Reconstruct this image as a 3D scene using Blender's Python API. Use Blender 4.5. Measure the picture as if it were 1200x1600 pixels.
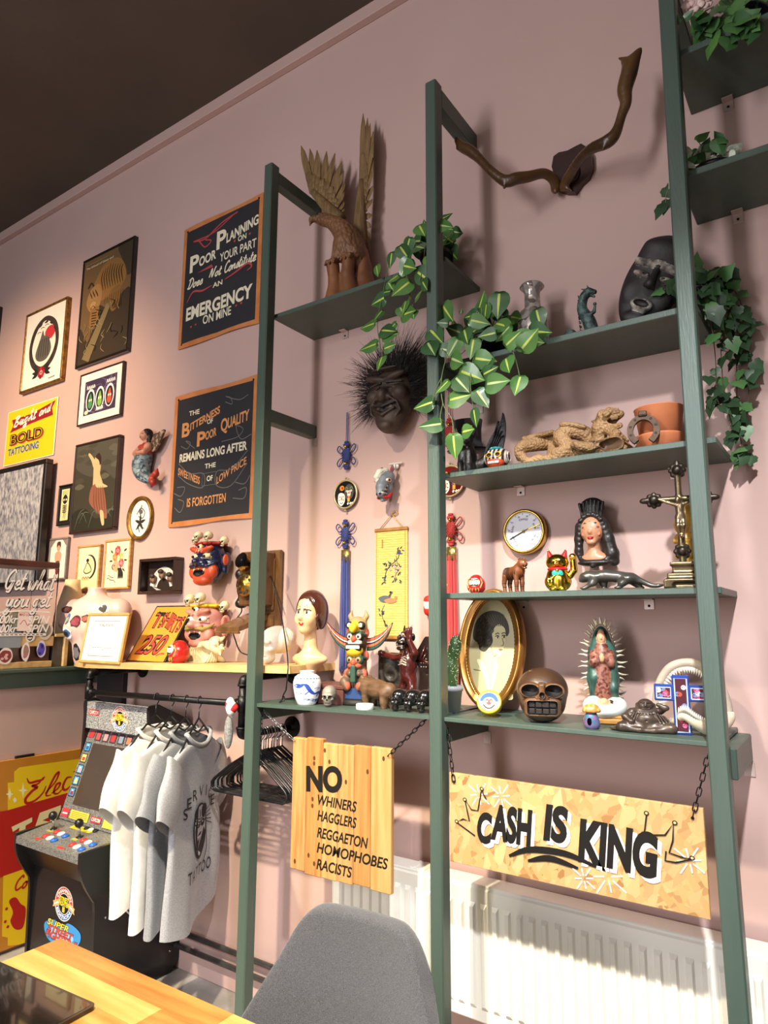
import bpy,math,random
import numpy as np
from mathutils import Matrix,Vector
rnd=random.Random(7)
for o in list(bpy.data.objects): bpy.data.objects.remove(o)
SC=bpy.context.scene
COL=SC.collection
PI=math.pi

# ---------------------------------------------------------------- camera
F,PITCH,YAW,ROLL,EYE,WD=1061.9,.1622,-.60115,.00426,1.5,2.2076
_cp,_sp,_cy,_sy=math.cos(PITCH),math.sin(PITCH),math.cos(YAW),math.sin(YAW)
FW=np.array([_sy*_cp,_cy*_cp,_sp])
_r=np.array([_cy,-_sy,0.]); _u=np.cross(_r,FW)
RT=math.cos(ROLL)*_r+math.sin(ROLL)*_u
UP=-math.sin(ROLL)*_r+math.cos(ROLL)*_u
CAM=np.array([0.,-WD,EYE])
cam=bpy.data.objects.new('camera',bpy.data.cameras.new('camera'))
COL.objects.link(cam)
cam.matrix_world=Matrix(((RT[0],UP[0],-FW[0],CAM[0]),(RT[1],UP[1],-FW[1],CAM[1]),(RT[2],UP[2],-FW[2],CAM[2]),(0,0,0,1)))
cam.data.sensor_fit='HORIZONTAL'; cam.data.sensor_width=36; cam.data.lens=36*F/1200
cam.data.clip_start=.02
SC.camera=cam

# ---------------------------------------------------------------- light and exposure
SC.view_settings.view_transform='Standard'; SC.view_settings.look='None'
SC.view_settings.gamma=1; SC.view_settings.use_curve_mapping=False
SC.view_settings.exposure=0.06
W=bpy.data.worlds.new('world'); SC.world=W; W.use_nodes=True
W.node_tree.nodes['Background'].inputs[0].default_value=(.95,.88,.92,1)
W.node_tree.nodes['Background'].inputs[1].default_value=.05

def lamp(kind,loc,target,power,color,name,**kw):
 L=bpy.data.lights.new(name,kind); L.energy=power; L.color=color
 for k,v in kw.items(): setattr(L,k,v)
 o=bpy.data.objects.new(name,L); COL.objects.link(o); o.location=loc
 o.rotation_euler=(Vector(target)-Vector(loc)).to_track_quat('-Z','Y').to_euler()
 return o
# daylight from the shop window far to the left behind the camera
lamp('AREA',(-2.15,-5.4,2.6),(-.9,0,2.4),128,(.95,.95,1),'window_daylight',shape='RECTANGLE',size=.55,size_y=2.2)
# track spots under the ceiling, cooler on the right and warmer on the left
for lx,ly,lz,tx,ty,tz,pw,c in [(.15,-2.1,3.3,-.75,0,.3,560,(.97,.98,1)),(-1.3,-2.15,3.3,-1.65,-.05,0.1,720,(1,.88,.64)),(-3.0,-2.1,3.3,-2.8,-.05,.35,440,(1,.88,.62))]:
 lamp('SPOT',(lx,ly,lz),(tx,ty,tz),pw,c,'wall_spot',spot_size=1.16,spot_blend=1,shadow_soft_size=.05)
lamp('SPOT',(-3.6,-2.6,3.6),(-4.2,0,2.2),520,(1,.70,.42),'wall_spot',spot_size=1.2,spot_blend=1,shadow_soft_size=.08)  # extra warm spot added to brighten the upper left wall
lamp('AREA',(-1.0,-2.6,3.6),(-1.0,-1.2,0),10,(1,.9,.8),'ceiling_panel_light',shape='RECTANGLE',size=2.5,size_y=.6)

# large soft fill light added behind the camera
lamp('AREA',(-.6,-5.6,1.25),(-1.2,0,.6),40,(1,.935,.92),'rear_fill',shape='RECTANGLE',size=3.6,size_y=1.7)

# ---------------------------------------------------------------- pixel -> point on a real plane
def ray(px,py): return RT*((px-600)/F)-UP*((py-800)/F)+FW
def Yp(px,py,y=0.):
 d=ray(px,py); return CAM+d*((y-CAM[1])/d[1])
def Xp(px,py,x):
 d=ray(px,py); return CAM+d*((x-CAM[0])/d[0])
def Zp(px,py,z):
 d=ray(px,py); return CAM+d*((z-CAM[2])/d[2])

# ---------------------------------------------------------------- materials
def lin(h):
 if isinstance(h,str):
  h=h.lstrip('#'); h=''.join(q*2 for q in h) if len(h) == 3 else h; c=[int(h[i:i+2],16)/255 for i in (0,2,4)]
 else: c=list(h)
 return tuple(x/12.92 if x <= .04045 else ((x+.055)/1.055) ** 2.4 for x in c)+(1,)
_M={}
def mat(name,c,rough=.5,metal=0.,c2=None,scale=8.,bump=0.,bscale=60.,stretch=None,detail=4.,lo=.35,hi=.65,coat=0.,spec=.5,kind='noise',sheen=0.,scales=0.,sbump=.6):
 if name in _M: return _M[name]
 m=bpy.data.materials.new(name); m.use_nodes=True; _M[name]=m
 nt=m.node_tree; b=nt.nodes['Principled BSDF']
 b.inputs['Base Color'].default_value=lin(c); b.inputs['Roughness'].default_value=rough
 b.inputs['Metallic'].default_value=metal; b.inputs['Specular IOR Level'].default_value=spec
 if coat: b.inputs['Coat Weight'].default_value=coat; b.inputs['Coat Roughness'].default_value=.1
 if sheen: b.inputs['Sheen Weight'].default_value=sheen
 tc=nt.nodes.new('ShaderNodeTexCoord'); mp=nt.nodes.new('ShaderNodeMapping')
 nt.links.new(tc.outputs['Object'],mp.inputs[0])
 if stretch: mp.inputs['Scale'].default_value=stretch
 if c2:
  if kind == 'noise':
   n=nt.nodes.new('ShaderNodeTexNoise'); n.inputs['Scale'].default_value=scale; n.inputs['Detail'].default_value=detail; fo=n.outputs[0]
  elif kind == 'voronoi':
   n=nt.nodes.new('ShaderNodeTexVoronoi'); n.inputs['Scale'].default_value=scale; fo=n.outputs['Color']
  elif kind == 'wave':
   n=nt.nodes.new('ShaderNodeTexWave'); n.inputs['Scale'].default_value=scale; n.inputs['Distortion'].default_value=3; n.inputs['Detail'].default_value=detail; fo=n.outputs[0]
  nt.links.new(mp.outputs[0],n.inputs['Vector'])
  r=nt.nodes.new('ShaderNodeValToRGB'); e=r.color_ramp.elements
  e[0].position=lo; e[1].position=hi; e[0].color=lin(c); e[1].color=lin(c2)
  nt.links.new(fo,r.inputs[0]); nt.links.new(r.outputs[0],b.inputs['Base Color'])
 if bump:
  n2=nt.nodes.new('ShaderNodeTexNoise'); n2.inputs['Scale'].default_value=bscale; n2.inputs['Detail'].default_value=3
  nt.links.new(mp.outputs[0],n2.inputs['Vector'])
  bp=nt.nodes.new('ShaderNodeBump'); bp.inputs['Strength'].default_value=bump; bp.inputs['Distance'].default_value=.01
  nt.links.new(n2.outputs[0],bp.inputs['Height']); nt.links.new(bp.outputs[0],b.inputs['Normal'])
 if scales: # carved feathers or scales
  n3=nt.nodes.new('ShaderNodeTexVoronoi'); n3.inputs['Scale'].default_value=scales; nt.links.new(mp.outputs[0],n3.inputs['Vector'])
  bp=nt.nodes.new('ShaderNodeBump'); bp.inputs['Strength'].default_value=sbump; bp.inputs['Distance'].default_value=.006; bp.invert=True
  nt.links.new(n3.outputs['Distance'],bp.inputs['Height']); nt.links.new(bp.outputs[0],b.inputs['Normal'])
 return m
def paint(h,rough=.55): return mat('paint_'+h.strip('#'),h,rough,c2=h,scale=20,spec=.3)

# ---------------------------------------------------------------- objects
def tag(o,label=None,cat=None,group=None,kind=None):
 for k,v in (('label',label),('category',cat),('group',group),('kind',kind)):
  if v: o[k]=v
 return o
def thing(name,label,cat,loc=(0,0,0),rz=0.,group=None,rot=None):
 o=bpy.data.objects.new(name,None); COL.objects.link(o); o.empty_display_size=.05
 o.location=[float(v) for v in loc]; o.rotation_euler=rot if rot else (0,0,rz)
 return tag(o,label,cat,group)
def children(o): return [c for c in bpy.data.objects if c.parent == o]
def copy_tree(o,parent=None,cmap=None):
 c=o.copy(); COL.objects.link(c)
 if parent: c.parent=parent
 for ch in children(o): copy_tree(ch,c)
 return c
def I4(): return np.eye(4)
def Tm(x=0,y=0,z=0):
 m=np.eye(4); m[:3,3]=(x,y,z); return m
def Sm(s,sy=None,sz=None):
 return np.diag([s,s if sy is None else sy,s if sz is None else sz,1.])
def Rm(ax,deg):
 return np.array(Matrix.Rotation(math.radians(deg),4,ax))
def E3(rot):
 return (Rm('Z',rot[2]) @ Rm('Y',rot[1]) @ Rm('X',rot[0]))[:3,:3]
def frame_m(o,u,v,n):
 m=np.eye(4); m[:3,0]=u; m[:3,1]=v; m[:3,2]=n; m[:3,3]=o; return m

def catmull(pts,n=6,closed=False):
 P=[np.array(p,float) for p in pts]
 if len(P) <3: return P
 out=[]; N=len(P); R=N if closed else N-1
 for i in range(R):
  p0=P[(i-1) % N] if closed or i >0 else 2*P[0]-P[1]
  p1=P[i]; p2=P[(i+1) % N]
  p3=P[(i+2) % N] if closed or i+2 <N else 2*P[-1]-P[-2]
  for k in range(n):
   t=k/n
   out.append(.5*(2*p1+(p2-p0)*t+(2*p0-5*p1+4*p2-p3)*t*t+(3*p1-p0-3*p2+p3)*t ** 3))
 if not closed: out.append(P[-1])
 return out

class MB:
 """collects shapes, then links them as ONE mesh object"""
 def __init__(s,M=None): s.v=[]; s.f=[]; s.mi=[]; s.sm=[]; s.mats=[]; s.M=I4() if M is None else M
 def mid(s,m):
  if m not in s.mats: s.mats.append(m)
  return s.mats.index(m)
 def add(s,vs,fs,m=None,smooth=False,M=None):
  b=len(s.v); A=s.M if M is None else s.M @ M
  V=np.asarray(vs,float); V=V @ A[:3,:3].T+A[:3,3]
  s.v.extend(map(tuple,V)); i=s.mid(m)
  flip=np.linalg.det(A[:3,:3]) <0
  for f in fs:
   f=[b+k for k in f]; s.f.append(f[::-1] if flip else f); s.mi.append(i); s.sm.append(smooth)
  return s
 def box(s,lo,hi,m=None,bev=0.,M=None):
  x0,y0,z0=lo; x1,y1,z1=hi
  if bev >0:
   b=min(bev,(x1-x0)/2.01,(y1-y0)/2.01,(z1-z0)/2.01)
   vs=[]; idx={}
   for ix in (0,1):
    for iy in (0,1):
     for iz in (0,1):
      for a in range(3):
       p=[x0 if ix == 0 else x1,y0 if iy == 0 else y1,z0 if iz == 0 else z1]
       for k,i_ in enumerate((ix,iy,iz)):
        if k != a: p[k] += b if i_ == 0 else-b
       idx[(ix,iy,iz,a)]=len(vs); vs.append(p)
   fs=[]
   for a in range(3):
    o=[k for k in range(3) if k != a]
    for s_ in (0,1):
     q=[]
     for c in ((0,0),(1,0),(1,1),(0,1)):
      k=[0,0,0]; k[a]=s_; k[o[0]]=c[0]; k[o[1]]=c[1]; q.append(idx[(*k,a)])
     fs.append(q)
   for a in range(3):
    o=[k for k in range(3) if k != a]
    for c in ((0,0),(1,0),(1,1),(0,1)):
     k0=[0,0,0]; k0[o[0]]=c[0]; k0[o[1]]=c[1]; k1=list(k0); k1[a]=1
     fs.append([idx[(*k0,o[0])],idx[(*k1,o[0])],idx[(*k1,o[1])],idx[(*k0,o[1])]])
   for ix in (0,1):
    for iy in (0,1):
     for iz in (0,1): fs.append([idx[(ix,iy,iz,a)] for a in range(3)])
   return s.add(vs,fs,m,False,M)
  vs=[(x,y,z) for x in (x0,x1) for y in (y0,y1) for z in (z0,z1)]
  return s.add(vs,[(0,1,3,2),(4,6,7,5),(0,4,5,1),(2,3,7,6),(0,2,6,4),(1,5,7,3)],m,False,M)
 def tube(s,pts,r,m=None,n=10,smooth_n=0,closed=False,cap=True,M=None,flat=1.):
  R=list(r) if hasattr(r,'__len__') else [r]*len(pts)
  if smooth_n:
   Q=catmull([np.append(np.array(p,float),q) for p,q in zip(pts,R)],smooth_n,closed)
   P=[q[:3] for q in Q]; R=[max(q[3],1e-5) for q in Q]
  else: P=[np.array(p,float) for p in pts]
  N=len(P); vs=[]; fs=[]; nrm=None
  for i in range(N):
   a=P[(i-1) % N] if closed or i >0 else P[i]; c=P[(i+1) % N] if closed or i <N-1 else P[i]
   t=c-a; t=t/(np.linalg.norm(t)+1e-12)
   if nrm is None:
    h=np.array([0,0,1.]) if abs(t[2]) <.9 else np.array([1.,0,0]); nrm=np.cross(t,h)
   nrm=nrm-t*(nrm @ t); nrm /= np.linalg.norm(nrm)+1e-12; bn=np.cross(t,nrm)
   for k in range(n):
    a_=2*PI*k/n; vs.append(P[i]+R[i]*(math.cos(a_)*nrm+math.sin(a_)*bn*flat))
  for i in range(N if closed else N-1):
   for k in range(n):
    j=(i+1) % N; fs.append((i*n+k,i*n+(k+1) % n,j*n+(k+1) % n,j*n+k))
  if cap and not closed:
   fs.append(tuple(range(n))[::-1]); fs.append(tuple((N-1)*n+k for k in range(n)))
  return s.add(vs,fs,m,True,M)
 def cyl(s,a,b,r,m=None,n=24,r2=None,M=None): return s.tube([a,b],[r,r if r2 is None else r2],m,n,M=M)
 def lathe(s,prof,m=None,n=32,M=None,smooth=True,sy=1.):
  vs=[]; fs=[]; N=len(prof)
  for r,z in prof:
   for k in range(n):
    a=2*PI*k/n; vs.append((r*math.cos(a),r*math.sin(a)*sy,z))
  for i in range(N-1):
   for k in range(n): fs.append((i*n+k,i*n+(k+1) % n,(i+1)*n+(k+1) % n,(i+1)*n+k))
  if len(prof) >2 and prof[0][0] >1e-6: fs.append(tuple(range(n))[::-1])
  if len(prof) >2 and prof[-1][0] >1e-6: fs.append(tuple((N-1)*n+k for k in range(n)))
  return s.add(vs,fs,m,smooth,M)
 def ball(s,c,r,m=None,n=16,M=None):
  r=r if hasattr(r,'__len__') else (r,r,r); vs=[]; fs=[]; h=n // 2
  for i in range(h+1):
   t=PI*i/h
   for k in range(n):
    a=2*PI*k/n; vs.append((c[0]+r[0]*math.sin(t)*math.cos(a),c[1]+r[1]*math.sin(t)*math.sin(a),c[2]-r[2]*math.cos(t)))
  for i in range(h):
   for k in range(n): fs.append((i*n+k,i*n+(k+1) % n,(i+1)*n+(k+1) % n,(i+1)*n+k))
  return s.add(vs,fs,m,True,M)
 def prism(s,pts,z0,z1,m=None,M=None,smooth=False):
  """polygon in the local xy plane extruded along z"""
  n=len(pts); vs=[(p[0],p[1],z0) for p in pts]+[(p[0],p[1],z1) for p in pts]
  fs=[tuple(range(n))[::-1],tuple(range(n,2*n))]+[(i,(i+1) % n,n+(i+1) % n,n+i) for i in range(n)]
  return s.add(vs,fs,m,smooth,M)
 def grid(s,fn,nu,nv,m=None,M=None,closed_u=False,smooth=True):
  vs=[fn(i/(nu if closed_u else nu-1),j/(nv-1)) for i in range(nu) for j in range(nv)]; fs=[]
  for i in range(nu if closed_u else nu-1):
   for j in range(nv-1):
    a=i*nv+j; b=((i+1) % nu)*nv+j; fs.append((a,b,b+1,a+1))
  return s.add(vs,fs,m,smooth,M)
 def build(s,name,m=None,parent=None,label=None,kind=None,fix=True):
  me=bpy.data.meshes.new(name)
  me.from_pydata(s.v,[],s.f)
  mats=[q or m or paint('#888888') for q in (s.mats or [None])]
  for q in mats: me.materials.append(q)
  me.polygons.foreach_set('material_index',s.mi); me.polygons.foreach_set('use_smooth',s.sm)
  me.update()
  if fix:
   import bmesh
   bm=bmesh.new(); bm.from_mesh(me); bmesh.ops.recalc_face_normals(bm,faces=bm.faces); bm.to_mesh(me); bm.free()
  o=bpy.data.objects.new(name,me); COL.objects.link(o)
  if parent: o.parent=parent
  return tag(o,label,kind=kind)

# ---------------------------------------------------------------- sculpting by signed distance fields
def _net(D,org,h):
 S_=D <0
 nx,ny,nz=D.shape
 c=np.zeros((nx-1,ny-1,nz-1),np.int8)
 for i in (0,1):
  for j in (0,1):
   for k in (0,1): c += S_[i:nx-1+i,j:ny-1+j,k:nz-1+k]
 act=(c >0) & (c <8); idx=-np.ones(act.shape,np.int64); ij=np.argwhere(act); idx[act]=np.arange(len(ij))
 acc=np.zeros((len(ij),3)); cnt=np.zeros(len(ij))
 cor=[(i,j,k) for i in (0,1) for j in (0,1) for k in (0,1)]
 val={q: D[ij[:,0]+q[0],ij[:,1]+q[1],ij[:,2]+q[2]] for q in cor}
 for a in cor:
  for ax in range(3):
   if a[ax]: continue
   b=list(a); b[ax]=1; b=tuple(b); da,db=val[a],val[b]; x=(da <0) != (db <0)
   t=np.where(x,da/np.where(x,da-db,1),0); p=np.tile(np.array(a,float),(len(ij),1)); p[:,ax] += t
   acc += p*x[:,None]; cnt += x
 V=(ij+acc/cnt[:,None])*h+org
 Fs=[]
 for ax in range(3):
  o1,o2=[(1,2),(2,0),(0,1)][ax]
  sl0=[slice(None)]*3; sl1=[slice(None)]*3; sl0[ax]=slice(0,-1); sl1[ax]=slice(1,None)
  x=S_[tuple(sl0)] != S_[tuple(sl1)]
  e=np.argwhere(x); e=e[(e[:,o1] >0) & (e[:,o2] >0) & (e[:,o1] <D.shape[o1]-1) & (e[:,o2] <D.shape[o2]-1)]
  ins=S_[e[:,0],e[:,1],e[:,2]]
  def ci(d1,d2):
   q=e.copy(); q[:,o1] -=d1; q[:,o2] -=d2; return idx[q[:,0],q[:,1],q[:,2]]
  q=np.stack([ci(1,1),ci(0,1),ci(0,0),ci(1,0)],1); q[~ins]=q[~ins][:,::-1]; Fs.append(q)
 return V,np.concatenate(Fs)

class SDF:
 def __init__(s): s.p=[]
 def _add(s,fn,lo,hi,m,op,k,sym,mir):
  s.p.append((fn,np.array(lo,float),np.array(hi,float),m,op,k))
  if sym: mir()
  return s
 def e(s,c,r,m=0,op=1,k=.02,rot=None,sym=False):
  c=np.array(c,float); r=np.array(r if hasattr(r,'__len__') else (r,)*3,float); R=E3(rot) if rot else None; mx=r.max()
  def fn(P):
   q=P-c
   if R is not None: q=q @ R
   k0=np.linalg.norm(q/r,axis=-1); k1=np.linalg.norm(q/(r*r),axis=-1)
   return k0*(k0-1)/np.maximum(k1,1e-9)
  ex=np.sqrt(((R*r) ** 2).sum(1)) if R is not None else r
  return s._add(fn,c-ex,c+ex,m,op,k,sym,lambda: s.e((-c[0],c[1],c[2]),r,m,op,k,(rot[0],-rot[1],-rot[2]) if rot else None))
 def c(s,a,b,ra,rb=None,m=0,op=1,k=.02,sym=False):
  a=np.array(a,float); b=np.array(b,float); rb=ra if rb is None else rb; ba=b-a; L=ba @ ba+1e-12
  def fn(P):
   q=P-a; t=np.clip(q @ ba/L,0,1); return np.linalg.norm(q-t[...,None]*ba,axis=-1)-(ra+(rb-ra)*t)
  r=max(ra,rb)
  return s._add(fn,np.minimum(a,b)-r,np.maximum(a,b)+r,m,op,k,sym,lambda: s.c((-a[0],a[1],a[2]),(-b[0],b[1],b[2]),ra,rb,m,op,k))
 def path(s,pts,r,m=0,op=1,k=.02,sym=False,n=0):
  R=list(r) if hasattr(r,'__len__') else [r]*len(pts)
  if n:
   Q=catmull([np.append(np.array(p,float),q) for p,q in zip(pts,R)],n); pts=[q[:3] for q in Q]; R=[q[3] for q in Q]
  for i in range(len(pts)-1): s.c(pts[i],pts[i+1],R[i],R[i+1],m,op,k,sym)
  return s
 def b(s,c,h,m=0,op=1,k=.01,rot=None,rd=.01,sym=False):
  c=np.array(c,float); h=np.array(h,float); R=E3(rot) if rot else None
  def fn(P):
   q=P-c
   if R is not None: q=q @ R
   q=np.abs(q)-(h-rd); return np.linalg.norm(np.maximum(q,0),axis=-1)+np.minimum(q.max(-1),0)-rd
  ex=(np.abs(R) @ h) if R is not None else h
  return s._add(fn,c-ex,c+ex,m,op,k,sym,lambda: s.b((-c[0],c[1],c[2]),h,m,op,k,(rot[0],-rot[1],-rot[2]) if rot else None,rd))
 def t(s,c,Rr,r,m=0,op=1,k=.01,rot=None,sym=False):
  c=np.array(c,float); R=E3(rot) if rot else np.eye(3)
  def fn(P):
   q=(P-c) @ R; a=np.hypot(q[...,0],q[...,1])-Rr; return np.hypot(a,q[...,2])-r
  ex=np.array([Rr+r]*3)
  return s._add(fn,c-ex,c+ex,m,op,k,sym,lambda: s.t((-c[0],c[1],c[2]),Rr,r,m,op,k,(rot[0],-rot[1],-rot[2]) if rot else None))
 def face(s,fn): s.disp=fn; return s
 def mesh(s,res=64):
  pos=[p for p in s.p if p[4] >0]
  lo=np.min([p[1] for p in pos],0); hi=np.max([p[2] for p in pos],0); h=(hi-lo).max()/res
  lo=lo-3*h; n=np.ceil((hi-lo)/h).astype(int)+4
  ax=[lo[i]+h*np.arange(n[i]) for i in range(3)]
  D=np.full(n,1e3)
  for fn,l,u,m,op,k in s.p:
   mg=k+3*h; i0=np.maximum(((l-mg-lo)/h).astype(int),0); i1=np.minimum(np.ceil((u+mg-lo)/h).astype(int)+1,n)
   if (i1 <= i0).any(): continue
   sl=tuple(slice(i0[a],i1[a]) for a in range(3))
   P=np.stack(np.meshgrid(*[ax[a][sl[a]] for a in range(3)],indexing='ij'),-1)
   d=fn(P); A=D[sl]
   if op >0:
    q=np.maximum(k-np.abs(A-d),0)/max(k,1e-6); D[sl]=np.minimum(A,d)-q*q*k*.25
   else:
    q=np.maximum(k-np.abs(A+d),0)/max(k,1e-6); D[sl]=np.maximum(A,-d)+q*q*k*.25
  V,Fc=_net(D,lo,h)
  Cn=V[Fc].mean(1); best=np.full(len(Cn),1e9); mi=np.zeros(len(Cn),int)
  for fn,l,u,m,op,k in s.p:
   mg=.5*(u-l).max()+4*h
   w=np.where(((Cn >l-mg) & (Cn <u+mg)).all(1))[0]
   if not len(w): continue
   d=fn(Cn[w])
   if op >0: g=d <best[w]; best[w[g]]=d[g]; mi[w[g]]=m
   elif m is not None and m >= 0:
    g=d <h*.6; mi[w[g]]=m; best[w[g]]=-9
  return V,Fc,mi
 def build(s,name,mats,parent=None,M=None,res=64,label=None,kind=None):
  V,Fc,mi=s.mesh(res)
  if M is not None: V=V @ M[:3,:3].T+M[:3,3]
  me=bpy.data.meshes.new(name); me.from_pydata(V.tolist(),[],Fc.tolist())
  for q in (mats if isinstance(mats,(list,tuple)) else [mats]): me.materials.append(q)
  me.polygons.foreach_set('material_index',np.minimum(mi,len(me.materials)-1).tolist()); me.polygons.foreach_set('use_smooth',[True]*len(Fc)); me.update()
  o=bpy.data.objects.new(name,me); COL.objects.link(o)
  if parent: o.parent=parent
  return tag(o,label,kind=kind)

# ---------------------------------------------------------------- lettering and flat painted art
_TX={}
def text_mesh(s,shear=0.,off=0.,space=1.,res=5,align='LEFT'):
 key=(s,shear,off,space,align)
 if key in _TX: return _TX[key]
 cu=bpy.data.curves.new('t','FONT'); cu.body=s; cu.shear=shear; cu.offset=off; cu.space_character=space
 cu.resolution_u=res; cu.align_x=align; cu.fill_mode='FRONT'
 o=bpy.data.objects.new('t',cu); COL.objects.link(o)
 me=bpy.data.meshes.new_from_object(o)
 V=np.array([v.co[:2] for v in me.vertices]).reshape(-1,2); Fc=[list(p.vertices) for p in me.polygons]
 bpy.data.objects.remove(o); bpy.data.curves.remove(cu); bpy.data.meshes.remove(me)
 _TX[key]=(V,Fc); return V,Fc

SCRIPT={ # brush-script strokes: advance, list of strokes (x, y)
 'a': (.5,[[(.42,.42),(.2,.45),(.06,.2),(.14,.02),(.28,.08),(.42,.42),(.4,.1),(.5,.02)]]),
 'b': (.45,[[(.1,.4),(.25,.95),(.12,.9),(.08,.1),(.22,.0),(.38,.2),(.3,.42),(.14,.35)]]),
 'c': (.4,[[(.36,.36),(.26,.46),(.08,.3),(.1,.06),(.24,.0),(.4,.1)]]),
 'd': (.5,[[(.36,.42),(.16,.42),(.06,.18),(.14,.02),(.28,.08),(.46,.98),(.4,.1),(.5,.02)]]),
 'e': (.4,[[(.04,.18),(.3,.28),(.28,.44),(.14,.42),(.06,.18),(.16,.0),(.4,.1)]]),
 'f': (.35,[[(.05,.1),(.3,.9),(.2,.95),(.14,.4),(.08,-.4),(.02,-.3),(.2,.1),(.35,.1)]]),
 'g': (.48,[[(.4,.42),(.16,.44),(.06,.2),(.16,.04),(.3,.12),(.4,.42),(.34,-.3),(.18,-.42),(.08,-.3),(.45,.06)]]),
 'h': (.5,[[(.04,.2),(.26,.95),(.16,.95),(.08,.0)],[(.1,.2),(.28,.46),(.34,.3),(.32,.06),(.5,.04)]]),
 'i': (.24,[[(.1,.45),(.06,.08),(.12,.0),(.24,.1)],[(.14,.64),(.16,.7)]]),
 'l': (.28,[[(.02,.12),(.24,.85),(.16,.97),(.07,.3),(.12,.0),(.28,.1)]]),
 'n': (.52,[[(.04,.44),(.06,.0)],[(.07,.2),(.26,.46),(.34,.34),(.34,.06),(.52,.06)]]),
 'o': (.46,[[(.24,.45),(.08,.3),(.08,.08),(.2,.0),(.34,.14),(.34,.36),(.22,.45),(.46,.38)]]),
 'r': (.36,[[(.04,.1),(.16,.48),(.18,.38),(.32,.42),(.22,.06),(.36,.04)]]),
 's': (.36,[[(.02,.06),(.22,.48),(.3,.16),(.2,.0),(.06,.05)],[(.28,.06),(.36,.1)]]),
 't': (.32,[[(.16,.85),(.08,.12),(.16,.0),(.32,.1)],[(.0,.55),(.3,.58)]]),
 'u': (.5,[[(.08,.45),(.06,.12),(.16,.0),(.32,.14),(.38,.45)],[(.38,.45),(.38,.08),(.5,.04)]]),
 'w': (.62,[[(.06,.45),(.08,.04),(.18,.04),(.3,.42),(.3,.06),(.42,.04),(.54,.46),(.62,.38)]]),
 'y': (.48,[[(.08,.45),(.08,.14),(.2,.06),(.36,.44)],[(.38,.45),(.3,-.3),(.16,-.42),(.08,-.28),(.46,.06)]]),
 'k': (.45,[[(.08,.95),(.06,.0)],[(.34,.45),(.1,.2),(.4,.0)]]),
 'B': (.6,[[(.2,.95),(.1,.0)],[(.02,.85),(.3,1.0),(.48,.82),(.18,.52),(.5,.36),(.36,.04),(.06,.06)]]),
 'C': (.55,[[(.5,.8),(.38,1.0),(.1,.7),(.06,.25),(.24,.0),(.55,.16)]]),
 'D': (.65,[[(.22,.95),(.12,.05)],[(.0,.85),(.36,1.0),(.6,.6),(.38,.08),(.08,.04),(.02,.16)]]),
 'E': (.62,[[(.52,.82),(.36,1.0),(.16,.8),(.3,.56),(.1,.4),(.06,.12),(.3,.0),(.62,.16)]]),
 'G': (.68,[[(.56,.84),(.38,1.0),(.1,.68),(.08,.2),(.28,.02),(.54,.42),(.42,-.1),(.2,-.1)],[(.36,.42),(.62,.44)]]),
 'N': (.7,[[(.04,.1),(.18,.95),(.38,.05),(.56,.95),(.68,.98)]]),
 'Y': (.55,[[(.06,.9),(.1,.5),(.28,.5),(.44,.95),(.3,-.2),(.1,-.3)]]),
 ' ': (.22,[]),
}
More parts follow.
